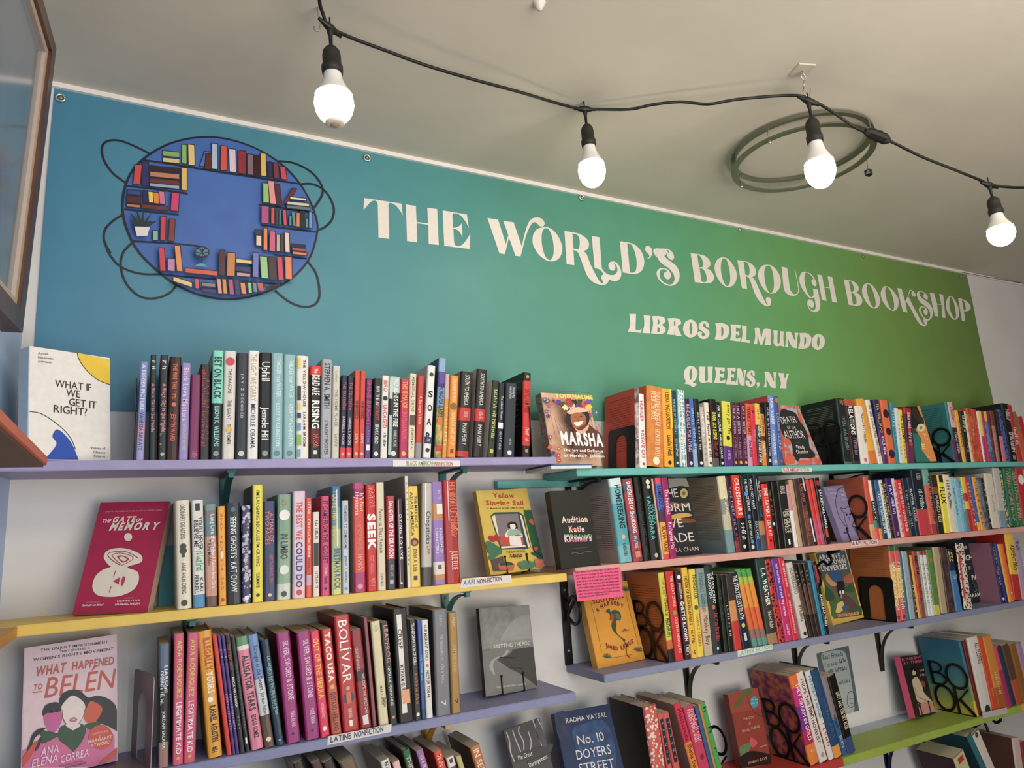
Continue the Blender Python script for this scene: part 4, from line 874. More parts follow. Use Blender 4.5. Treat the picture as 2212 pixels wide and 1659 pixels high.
# ------------------------------------------------------------------ shelved books: "x0 x1 xtop ytop | bands | flags | title;colour;from,to;height | what it looks like"
row("""
294 311 303 781|7f86bf:.62,b98fb0:.8,9a96c9|s:8a5038|A BIGGER PICTURE;w;.03,.5;.5/VANESSA NAKATE;2b2a4a;.52,.9;.5|thin lavender book with white title
323 336 325.5 766|1d2628|s:a9a29a|A Black Girl in the Middle;d98a9a;.28,.74;.55/~~;w;.06,.14;.5|black book with pink script
342 359 347 766|1d2628|s:c8706a e:a9a9a9|A Black Girl in the Middle;d98a9a;.28,.74;.5;.6/~~~~~~;c9b27a;.38,.86;.25;.25/~~;w;.06,.14;.5|black book with pink script and salmon back
359.5 386 365.5 770|3c2018|h|THE FIRE THIS TIME;e06a3c;.07,.42;.34/JESMYN WARD;d95c40;.56,.82;.36/O;d9603a;.47,.47;.4|dark brown hardcover with orange letters
386.5 407 392 784|9487bd||Black Love Matters;e8c8e0;.05,.6;.55/JESSICA P. PRYDE;d9c47a;.64,.9;.25|lilac book with pale script
407.5 429.5 413 809|7a2357||~~~~~;b98fa9;.9,.97;.4|plain plum coloured book
431 452 434 787|2b1e20|s:1d2a2e|~~~~ ~~~~ ~~~~~;b83a34;.05,.45;.32;.3/~~~~~~~ ~~~~~~;b83a34;.5,.86;.3;.3/~~~~ ~~~ ~~~~;a8322e;.1,.8;.25;.75|dark brown book printed in red
454.7 479.5 459.4 756.6|7fd8c0:.49,1b2428|h s:a9a094 e:7a8f88|BET ON BLACK;15201f;.06,.45;.62;.5;.03/EBONI K. WILLIAMS;8fd0bc;.52,.88;.42;.5;.02|mint over black hardcover with bold letters
479.8 507 485 757.5|d8d1c8|h|THE DRAGONS;33302e;.17,.4;.26/THE GIANT;3a3734;.46,.64;.3/THE WOMEN;3a3734;.68,.86;.28/O;c9324a;.1,.1;.75/O;d8b04a;.73,.73;.55|cream hardcover with a red dot
508.8 533.5 512.6 762|2f333b|h s:1f2226 e:c9c4bf|JAY-Z;c4c2c6;.2,.36;.22/DECODED;c4c2c6;.39,.62;.22|charcoal hardcover with spaced letters
534.4 558.5 536.3 757|e6e2dd|h|THE LIGHT WE CARRY;b9a27a;.03,.47;.5/MICHELLE OBAMA;2c2850;.5,.9;.42|white hardcover with gold and navy letters
559 584.5 563 761|161719|h e:8a8a8a|Uphill;f0ece6;.09,.27;.7;.5;.0/Jemele Hill;f0ece6;.52,.82;.6;.5;.0|black hardcover with white script
584.9 611.3 587.6 762|8db4b8|h e:5a7f86|THICKER than WATER;d9e8e8;.06,.42;.36;.6/KERRY WASHINGTON;d9e8e8;.48,.88;.32;.55|pale blue grey hardcover, left of the matching pair
612 639.2 614 765|8db4b8|h e:5a7f86|THICKER than WATER;d9e8e8;.06,.42;.36;.6/KERRY WASHINGTON;d9e8e8;.48,.88;.32;.55|pale blue grey hardcover, right of the pair
639.8 667.3 641.7 768|e4ded4|h|THE YELLOW HOUSE;2a2a2a;.04,.5;.2;.62/SARAH M. BROOM;2a2a2a;.55,.88;.2;.62/[];e0c030;.02,.13;.25;.2/[];1c1c1c;.3,.44;.3;.2/[];d8c030;.47,.53;.25;.2/[];23233a;.56,.61;.3;.2/[];4f8fb8;.66,.73;.3;.2/[];7fae3a;.77,.87;.35;.2/[];5f9fc0;.91,.98;.25;.2|white hardcover with coloured blocks
668 693.5 670.7 790|cf3a2c:.1,181616:.68,5a201c:.84,201a18|h|The;w;.03,.08;.3/DEAD ARE;f2ece6;.1,.32;.62;.5;.03/RISING;f2ece6;.38,.68;.6;.5;.03/~~~~~;d8604a;.74,.88;.4/[];d8d0c8;.91,.95;.3|black and red book with heavy white letters
692.5 716.3 696 776|a7a8ad|h s:8f8d88|STEPHEN A. SMITH;2f3138;.04,.5;.5;.5;.02/STRAIGHT SHOOTER;3a3c42;.62,.96;.32|tall grey hardcover with dark letters
716.8 733 720 790|cbc6b6|h|Lanham;9a9280;.06,.18;.35/THE HOME PLACE;8f866f;.26,.66;.36/~~~~~;9a9280;.74,.88;.3|cream grey book with tan letters
733.5 746.5 739 811|232038:.87,cf3440|e:d9a0a0|THE TRUTH~~~;b0605f;.08,.42;.5/DARNELL L. MOORE;c9c5d8;.5,.84;.4|slim navy book with red foot, the left copy
747 760.5 752 812.5|232038:.87,cf3440|e:d9a0a0|THE TRUTH~~~;b0605f;.08,.42;.5/DARNELL L. MOORE;c9c5d8;.5,.84;.4|slim navy book with red foot, the right copy
763 775.3 767 800.5|cc4530|s:a83a28 e:e8c0b0|UNBOSSED;23181a;.35,.56;.5;.5;.02/ADAMS;e8c8b8;.72,.83;.45|orange red book with black word, the left copy
775.7 787.3 779.6 801.5|cc4530|e:e8c0b0|UNBOSSED;23181a;.35,.56;.5;.5;.02/ADAMS;e8c8b8;.72,.83;.45|orange red book with black word, the right copy
787.7 801 791.6 817.6|4a2f73:.6,5f3a7a||SHINE BRIGHT;c9344a;.02,.6;.7;.5;.01/~~~~~;a98fc9;.66,.8;.3/[];ddd;.83,.9;.6|purple book with red letters
802.8 821 808.7 817.6|22282c|s:151719 e:e0e0e0|HOW TO BE AN;e8e4dc;.1,.34;.42/ANTIRACIST;c9483a;.35,.53;.42/IBRAM X. KENDI;e8e4dc;.58,.82;.42|black book with white and red letters
822 837 826.5 811.5|e0dbd4||BIRD;c9342c;.06,.2;.55/UNCAGED;c9342c;.36,.64;.55/O;222222;.28,.28;.7/~~~ ~~~~;333;.7,.86;.35|white book with red letters and black leaf
837.5 862 842 814|b5c4c0:.2,232b2c|s:9fb0ac e:d0d4d0|NO ASHES IN THE FIRE;f0ece4;.03,.62;.4;.62;.02/DARNELL L. MOORE;d9d5cd;.66,.86;.26;.62/[];c2ccc6;.05,.28;.28;.16/[];a9b8b4;.48,.96;.28;.16|dark book with a photo strip and white title
862.5 880.7 866.8 819.3|c22c50:.4,bf2a55:.8,b02a5a|e:f0b04a|THIS IS MAJOR;f0a03a;.03,.38;.6;.5;.02/SHAYLA LAWSON;e0607a;.42,.76;.6|magenta book with orange letters
881.4 896.5 886.3 807|d9cfb4|h|MEMORIAL DRIVE;8f7a5a;.04,.46;.4/~~~~ ~~~;6a5a44;.66,.9;.3/[];5a4432;.5,.62;.7|cream hardcover with a small sepia photo
897.3 911 904 812.8|c23a34:.82,8f8f93||A Stranger's Pose;efc9b8;.25,.6;.42|red book with a grey photo foot
914 931.8 925 790|e2dfda|h s:b5aea8|^SOAR;23263a;.2,.8;.6;.5;.03/[];23284a;.78,.85;.9/~~~;c9c9d8;.8,.83;.3/O;3a3a3a;.1,.1;.5/O;23263a;.92,.92;.5|tall white hardcover with huge stacked letters
938.8 955 949.3 774|8aa4c9:.14,5a4a8f:.3,7f9fc4:.5,6f7048+d9b04a|s:1f3f52|TEACHING FOR BLACK LIVES;1d1f30;.26,.66;.6;.5;.02/[];d8702c;.6,.68;.6/[];c23a2c;.88,.94;.7|very tall book with a painted city spine
955.5 965 963 808.4|c9a3a0:.3,d8902c|s:b9aaa4|~~~~~~ ~~~~;f0d8b0;.4,.85;.5|slim book fading from pink grey to orange
966 985 974 812.5|e08c28||DIONNE FORD;f4dcb0;.04,.32;.4/GO BACK AND GET IT;f0d8a8;.45,.85;.4/O;7a6a44;.38,.38;.8/[];8f2f28;.9,.95;.35|orange book with an oval portrait
987 1014.3 997.4 804|24221f:.43,c0302c:.58,24221f:.93,b82f2b|h s:9a9088|SOUTH TO AMERICA;d9d5ce;.04,.4;.34/~~~~~;e8b0a8;.47,.54;.3/IMANI PERRY;d9d5ce;.61,.86;.34|black hardcover with a red band and red foot
1021.8 1045.5 1032 798.6|24221f:.46,c0302c:.6,24221f|h s:b9aaa2|SOUTH TO AMERICA;d9d5ce;.05,.42;.34/~~~~~;e8b0a8;.49,.57;.3/IMANI PERRY;d9d5ce;.64,.88;.34|black hardcover with a red band only
1053.5 1068.5 1065 823|26301f:.8,333a24|s:cfc4bc|~~~~~ ~~ ~~~~~;b9c47a;.12,.75;.42/[];c9b84a;.9,.95;.5|dark olive book with yellow green script
1072.3 1085.5 1078.7 828|20252e||The Atlantic Writers;d9d9e0;.18,.5;.35;.6/[];e0e0e0;.54,.62;.8/~~~~~ ~~~;b9b9c4;.66,.9;.35|slim black book with a white square
1088 1113 1093.8 828.4|2b333b|s:23292f e:d9d9d9|Dismantling Mass;c9ccd2;.05,.2;.24;.7/Incarceration;c9ccd2;.05,.22;.24;.45/~~~~~ ~~~~;b9bcc2;.76,.84;.2|thick slate book with short white lines
1128.7 1146 1131.6 805.4|201a18:.1,cc2f2a:.87,201a18|s:1d1a19 b:8f8a84,9,.1,.7|UNTIL I AM FREE;7a1f1c;.2,.48;.6;.5;.02/~~~~ ~~;f0c0b0;.66,.82;.4/O;b98a5a;.05,.05;.4/O;b08a7a;.93,.93;.4|black book with a long red panel
""", Z1, 'on the lavender shelf', 'books on the lavender shelf')
row("""
1373 1382.5 1372 838.5|b9a8a4+4a4440|s:c9402c b:7a2a20,22,.1,.8|~~~~~;e8e0dc;.2,.8;.4|speckled jacket book whose red back shows
1382.7 1399.5 1376.5 851|e8e4e0|h|HUNGER;c9302c;.1,.38;.4/ROXANE GAY;c9302c;.5,.88;.4/O;c9302c;.95,.95;.3|white hardcover with red letters
1400 1436 1399 836.5|d8862a+c9742a|h s:d2502c|THE LOVE SONGS OF;f6e6c8;.06,.5;.3;.62/W.E.B. DU BOIS;f0dcb4;.06,.42;.26;.35/HONOREE JEFFERS;f0dcb4;.54,.9;.28;.6/O;f0e0c0;.93,.93;.4|thick mottled orange hardcover
1437 1458.5 1430 840.4|f0a41c|e:2a2010|LIBERATING ABORTION;1f1a10;.05,.52;.4/~~~~~ ~~~~;3a2a10;.6,.86;.35/[];f5c830;.0,.5;.2;.85|amber yellow book with black letters
1459.5 1468.8 1450.5 845.3|1e3b45|e:c9d4d4|THE EDGE OF YESTERDAY;9fc0c0;.1,.58;.45/~~~;c9a44a;.62,.68;.5/~~~~~;d0d8d8;.7,.86;.45|dark teal slim book
1469.2 1486.7 1462.4 843|4a9fb0=d9d0c8||PARABLE OF THE SOWER;f4ecec;.04,.86;.5;.5;.02/O;e8e8e8;.93,.93;.4|teal and white striped book
1487.5 1500 1478 861.8|2b2340|e:d0c8d8|REHEARSALS FOR LIVING;c9a8c4;.08,.78;.6;.5;.01|dark violet book with lilac capitals
1500.3 1510 1488.7 861|3c6cae:.75,8fa9c9||~~~~~ ~~~ ~~~~;b9d4e8;.15,.8;.45|mid blue slim book
1510.5 1521.5 1499.4 861.8|1a1a1d|e:e8e8e8|~~~~ ~~~~~ ~~;d9d5cc;.2,.75;.3|black slim book with tiny letters
1522 1531 1511.5 879|b7aea8|s:23302d|THE WRECK;f0ecea;.08,.5;.6/~~~~;8f8680;.6,.9;.4|short grey book with white letters
1531.3 1541.5 1521.5 870|e0d4bf|e:4a3a2a|~~~ ~~~~~ ~~~~;5a4a3a;.15,.85;.45|cream book with small brown letters
1542 1556 1533.5 862.6|1b1517:.88,5a5458|s:141113|DARK SKY RISING;e8d838;.2,.6;.55;.5;.02/~~~~ ~~;b8302c;.64,.85;.4|black book with yellow letters
1556.8 1566 1546.5 869.5|131418||FOR THE CULTURE;f0f0f0;.05,.46;.5/MARCUS COLLINS;f0f0f0;.5,.88;.4/[];d0d4d8;.93,.97;.5|black slim book with white capitals
1566.3 1585.8 1560.5 868.4|d3cf3a:.7,5a2f7a|s:9a9a2c|every girl ~~~;2a2a1a;.05,.5;.35;.7/O;3a2a20;.57,.57;.4/~~~~;c9a8d8;.76,.9;.25|lime yellow book with purple foot
1586.2 1595.3 1580.7 870|4b1d3a|e:d8a24a|LIKE A SISTER;c9a8c0;.05,.5;.45/~~~~~ ~~~~;a87f98;.55,.88;.4|plum book with pale letters, first copy
1595.6 1607 1588 871|4b1d3a|e:d8a24a|LIKE A SISTER;c9a8c0;.05,.5;.45/~~~~~ ~~~~;a87f98;.55,.88;.4|plum book with pale letters, second copy
1607.4 1617.5 1599.8 872|4b1d3a|e:d8a24a|LIKE A SISTER;c9a8c0;.05,.5;.45/~~~~~ ~~~~;a87f98;.55,.88;.4|plum book with pale letters, third copy
1617.8 1628 1611 872.4|dd5a30:.52,c88fb0||TERRIBLE YEARS;3a1a18;.05,.5;.6/~~~~~~~;3a2a4a;.6,.86;.45|book half orange half pink
1628.5 1638.2 1621.5 877.5|d42a4a||~~~~ ~~~~;f08fa0;.4,.6;.4/O;7a1a2a;.1,.1;.5|crimson slim book
1638.4 1648.6 1631.6 872.4|e6b83a:.35,28352a:.9,5a2f28||~~~;7a6a3a;.1,.25;.4/~~~~~ ~ ~~~~ ~~~~;f0ead8;.36,.95;.5|yellow over dark green book
1649 1658.2 1641.7 880|23201c:.12,d09040:.5,4a3424:.58,cf8438||~~~~~ ~~~~;7a4a20;.15,.45;.4/~~~~~;f4dcb8;.62,.85;.5|tan orange book with black head
1659 1670 1652 869.8|1d1b24|s:17161c|~~~~ ~~~~ ~~~ ~~~~ ~~~~;b9b9c9;.08,.85;.3/[];d0d0d8;.9,.95;.4|blue black book with tiny white line
1670.6 1682.4 1659.8 855|7086c4|s:b83a4a e:d8c84a|KACEN CALLENDER;f0f2fa;.04,.42;.5/STARS IN YOUR EYES;f0f2fa;.5,.86;.45|periwinkle book with a red back cover
1683 1695.5 1670.2 856.4|35548f|h s:2f4a7a|LOUISE GLENN;8fb0d8;.25,.8;.4/O;b0603a;.94,.94;.4/O;b0703a;.06,.06;.7|navy blue hardcover with sky letters
1825.5 1843.5 1807.5 861|1f2826:.96,3f6a66|h s:141515 b:7f7a74,12,.1,.42|~~~~;a9895a;.02,.1;.5/IVEN ~~~ ~~~~~;6f8a86;.28,.78;.35|tall black hardcover with blurb on its back
1844.6 1860.8 1826 862.6|b54a34:.1,1f1d24:.95,3a3436||RELATIONS;f2eeea;.1,.55;.55;.5;.02/~~~~~~~;a98f9f;.6,.85;.35/[];4a7a5a;.3,.38;.4|black book with rust head and white capitals
1862 1879.5 1847 877.2|e0d8cc|s:9a988e|~~~~ ~~ ~~~~~;5a5048;.12,.65;.22;.75/O;c96a7a;.93,.93;.35|white spined book with a grey back
1880.4 1898 1850.5 862|e0992a:.55,e8a82c:.8,d8742a|h s:d8902a||golden yellow hardcover fading orange
1899 1909.3 1870 864|ddd3c0|s:c9bfae|WE ARE A HAUNTING;3a3430;.08,.6;.42/TERRI WHITE;3a3430;.62,.88;.4|cream book with dark capitals
1910 1921.3 1887 863|2a2a5f:.5,5a2f6a||TIA WILLIAMS;d8a83a;.06,.52;.5/~~~~~;f0ecf4;.58,.85;.4|navy to purple book with gold name
1922 1937.5 1902 864|d8663a|s:c95a34|O;3a2030;.22,.22;.8/O;2a2438;.5,.5;.7/O;2a2a4a;.85,.85;.8|orange book with dark hair shapes
1938 1945 1922.5 870.5|2f8596||TINES;d8ecec;.12,.4;.5/~~~~;a9d0d4;.45,.7;.3|teal slim book
1945.3 1953.5 1933 882|cfcfd0||~~~~~ ~~~~;7a7a80;.3,.85;.3|pale grey book with faint marks
1954 1961.8 1941.8 886|dccb2c||TIA WILLIAMS;2a2410;.1,.55;.55/~~~~~;3a3418;.6,.9;.35|bright yellow slim book
1962.4 1978 1954 883|a02a2c:.12,4a1f38:.65,6a2f52||~~~~ ~~~~~ ~~~ ~~~;e8dce0;.08,.68;.35/[];c93a34;.38,.46;.4/[];c9352f;.62,.7;.4|maroon and plum illustrated book
2063.7 2069.3 2041.5 869|2f7f80:.62,5a3a6a|s:2f6f72 b:17393c,18,.08,.6||slim teal book whose wide back shows
2069.8 2081.3 2046 868.8|d8a0a0:.36,e0a9a5:.42,3a2a34||~~~ ~~~~;8a3a4a;.08,.3;.4/~~~~ ~~~~~;d0b0c0;.5,.85;.4|pink over dark book
2082 2089 2063 886.4|e0a438||~~~~ ~~~~~;5a3a18;.2,.7;.35|yellow ochre slim book
2089.7 2099.5 2073.5 889|23241f||~~~~~~;d8d4c4;.08,.4;.5/~~~;9a9a7a;.6,.8;.3|black slim book with pale head letters
2100 2105 2082 889|d8c49a||~~~~;7a5a34;.2,.8;.4|thin cream book
2105.7 2119 2088.5 883|c9602c+a83a28||~~~~~~~;e0a070;.15,.5;.25|rust and orange mottled book
2119.3 2126 2102.5 885|bf3328||~~~~ ~~~~~ ~~~;e0a098;.15,.85;.4|red slim book with tiny letters
2126.3 2129.6 2109 888|e2dccf||~~;9a2f3f;.85,.95;.5|thin white book
2130 2136 2113.5 888|d8c44a:.5,a8346a|||thin yellow over magenta book
2136.4 2142.7 2119.5 889|b02f5f||~~~~;e0b0c0;.3,.8;.35|magenta slim book
2143 2149 2125.5 889|dcb43a:.2,4a7fa8:.8,2f5f80||~~~~;c9d8e0;.4,.9;.3|yellow topped blue book
2149.5 2154.5 2133.5 888|6a2434||~~~;c9a0a8;.3,.8;.3|thin maroon book
2155 2161.4 2139.5 888|7a3a34:.3,b07a70||~~~;4a2a28;.4,.8;.3|thin brown pink book
2161.8 2167 2146 888|1c1a1c|||thin black book
2167.4 2174.7 2149.5 887|3a2a3a:.5,d86a6a||~~~;e0c0c0;.55,.85;.3|coral footed slim book
2175 2184 2155 885.6|4a5fb0*2a2440|||blue floral book on black
2184.8 2200.3 2165.5 872.5|1b1b1b|h s:171717|~~~~~;d8d4cc;.1,.3;.5/~~~~ ~~~~~~;e8e4dc;.5,.85;.45/[];7a9a3a;.9,.97;.4|tall black hardcover with green specks
2200.7 2211.5 2175 874.7|b83038||~~~~~;e8d8c0;.4,.7;.5|dull red book near the shelf end
2212 2222 2186 890|8a6a3a:.4,b8603a|||brown book running out of the picture
2223 2234 2198 900|b02c34|||red book at the picture edge
""", Z1r, 'on the turquoise shelf', 'books on the turquoise shelf')
row("""
382.6 415 378 1082.4|dbd0ba|h e:3a3a34|ORDINARY DISASTERS;4a443a;.04,.36;.3/ANNE ANLIN CHENG;4a443a;.58,.86;.28/O;3a342c;.43,.43;.45/O;3a342c;.47,.47;.5/[];3a342c;.5,.53;.2|wide cream hardcover with a drawn bird
418 444 413.9 1081.5|d8d3d0:.88,4f88b4||YOU'LL NEVER;1d1d20;.16,.47;.34;.72;.02/BELIEVE ME;1d1d20;.19,.44;.34;.34;.02/FERRELL;1d1d20;.7,.87;.3;.3;.02/~~~~~~~~;4fae5f;.48,.66;.5/KARI;1d1d20;.73,.85;.28;.72/[];26262a;.03,.1;.4|white book with a sunglasses portrait and blue foot
445 470.6 442 1090.5|6f8a86:.06,7a6a70:.12,5f7a80:.32,c09080:.5,c98f7c:.9,6a4a40||Long Live the Tribe;f2e4dc;.1,.5;.34;.68/of Fatherless Girls;f2e4dc;.5,.83;.3;.7/T Kira Madden;2a2420;.35,.6;.32;.36;.02|faded teal and dusty pink book
473 489.8 470 1094.5|e89c24|e:8a5a1a|^STAY TRUE HUA HSU;a8541a;.06,.84;.34/[];e8e0d0;.46,.53;.3|orange book with spaced letters
490.6 522.5 487.8 1087|2c3238|h|SEEING GHOSTS;e6e4e0;.14,.55;.4/KAT CHOW;e6e4e0;.59,.88;.4/O;4a6a70;.07,.07;.35|wide charcoal hardcover with white letters
523.2 543.5 521.8 1092.7|2c2e55*b9b4c4|e:e6e4e0|WHAT MY BONES KNOW;d8c0c0;.3,.75;.38|navy book sprinkled with pale leaves
546 569 546 1048|e2d338|s:3a3630|I'M LAUGHING BECAUSE I'M CRYING;2a2a18;.05,.7;.32/YOUNGMI MAYER;2a2a18;.75,.88;.34/O;1f1f12;.94,.94;.35|tall bright yellow book
569.8 596.5 568.9 1083.3|333b62||A MAN OF;d0705f;.12,.42;.32;.68/TWO FACES;d0705f;.1,.44;.34;.32/VIET THANH NGUYEN;b0605f;.54,.82;.3;.62/O;d8c89a;.94,.94;.3|slate navy book with salmon letters
599.6 630 599 1068.8|7f9f84:.44,8fa88f:.85,c9cfc4|h e:3a403a|^~~;c96a50;.05,.1;.3/O;e8e4dc;.2,.2;.8/IN LIMBO;24302c;.38,.62;.5;.5;.02/O;d8dcd4;.72,.72;.7|sage green book with a white moon
633 661 632.7 1061.6|d9bfd0:.6,c9bcd8:.84,e0bcc8|e:c23a4a|THE BEST WE;cf4a3c;.1,.46;.48;.5;.03/COULD DO;38305a;.48,.9;.48;.5;.03|pale pink book with red and indigo capitals
661.6 673.7 661.5 1076.4|e24a26:.78,c9a0b0:.88,e0553a||~~~~~;f0e0d8;.04,.16;.5/~~~~~~~~ ~~~~;f4e4dc;.22,.6;.4/DISABILITY;2a1a18;.6,.78;.45|orange red slim book with a pale band
676.5 690.8 676 1106.4|ddd3c6||~~ ~~~~;5a544c;.1,.32;.4/[];1a2420;.37,.64;.75/~~~~~;5a544c;.7,.9;.4|short beige book with a black box
694.5 713 693.8 1072|c9406e||IT CAME FROM THE;241a30;.05,.47;.55;.5;.03/CLOSET;241a30;.5,.68;.55;.5;.03/~~~~;f0c0d0;.72,.8;.3/~~~~;4a2040;.81,.88;.35/O;2a1a30;.93,.93;.35|hot pink book with dark capitals
719 740.3 714.6 1050.7|2f6f96:.2,5f8f8f:.4,a9b48a:.7,d0cc7a|h s:6a7078|YOU'RE THAT BITCH;e0b83a;.04,.5;.5;.35/BRETMAN ROCK;2a5f86;.58,.95;.6;.55;.03/[];f0f0e8;.03,.56;.08;.56|book fading from blue to yellow
740.8 755.5 738.8 1082|b9c4cc|e:8a94a0|PERMISSION TO COME HOME;3f4a68;.05,.52;.4/JENNY T. WANG;4a5470;.6,.88;.35|pale blue grey slim book
765.8 792 761.6 1043|c03070:.06,8a2a60:.14,d0443a:.82,a82a62|s:a08a80 e:d88aa8|It's Not;f6c8b4;.1,.27;.34;.74/Hysteria;f6c8b4;.09,.3;.36;.34/~~~~~~~ ~~~~~~;e0805f;.36,.62;.3/~~~~~;e8a08f;.66,.8;.34|large magenta and vermilion book
794.5 816.3 790 1047|c92a24|h|SEEK;f2ece8;.28,.62;.72;.5;.05/~~~~ ~~~;e8807a;.02,.22;.5/SCOTT SHIGEOKA;e88a80;.67,.84;.34/~~~~;e09088;.88,.95;.4|red hardcover with huge white word
818 836.4 811.4 1042.4|d8cbae|h s:b5a58c|Patterns That Remain;5a564c;.25,.66;.4/OXFORD;5a564c;.84,.96;.3|cream hardcover with small grey letters
837 856 835 1071.6|a93440:.68,2f3540||DAUGHTER OF THE;f0e4e0;.06,.44;.46;.5;.03/DRAGON;f0e4e0;.46,.67;.5;.5;.03/~~~~ ~~~~;c99a98;.74,.86;.34/[];b0b0b0;.9,.94;.4|red over charcoal book
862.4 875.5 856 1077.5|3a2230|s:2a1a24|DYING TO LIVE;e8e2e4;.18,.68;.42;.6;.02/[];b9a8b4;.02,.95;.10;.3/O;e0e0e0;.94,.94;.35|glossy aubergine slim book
880 887.3 875 1028.6|dcd2c0|s:8f7f6e d:.165|~~~ ~~~~~;3a3020;.06,.4;.4/~~~~~;3a3020;.64,.8;.5|very tall thin cream book
887.8 911 880 1050.5|e2bf4a||THE MAKING of;4a3a20;.1,.42;.26;.72/ASIAN AMERICA;4a3a20;.06,.5;.3;.34/ERIKA LEE;4a3a20;.63,.85;.32/O;3a2a34;.56,.56;.75/O;d06a2c;.565,.565;.4/[];2a2218;.89,.93;.35|golden yellow book with a lantern motif
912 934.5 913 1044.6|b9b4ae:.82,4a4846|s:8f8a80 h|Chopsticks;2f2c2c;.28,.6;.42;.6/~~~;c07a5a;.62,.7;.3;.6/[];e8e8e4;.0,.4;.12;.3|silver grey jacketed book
938 963.5 932 1041|8f6fae:.22,b98048:.38,8f6fae:.78,d8cbbc:.9,b98048:.95,8f6fae|s:d0c4bc|JING TSU;d8c4e0;.08,.18;.26;.65/KINGDOM OF;e0d0e8;.46,.7;.24;.68/CHARACTERS;e0d0e8;.46,.7;.24;.34/[];e4dcd4;.22,.32;.5;.65/[];5a4a5a;.81,.85;.3|lavender book with ochre bands
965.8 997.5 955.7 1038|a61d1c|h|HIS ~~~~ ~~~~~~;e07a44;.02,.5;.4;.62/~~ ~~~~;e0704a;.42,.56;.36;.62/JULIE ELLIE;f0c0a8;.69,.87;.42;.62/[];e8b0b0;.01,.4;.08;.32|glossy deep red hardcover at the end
""", Z2, 'on the yellow shelf', 'books on the yellow shelf')
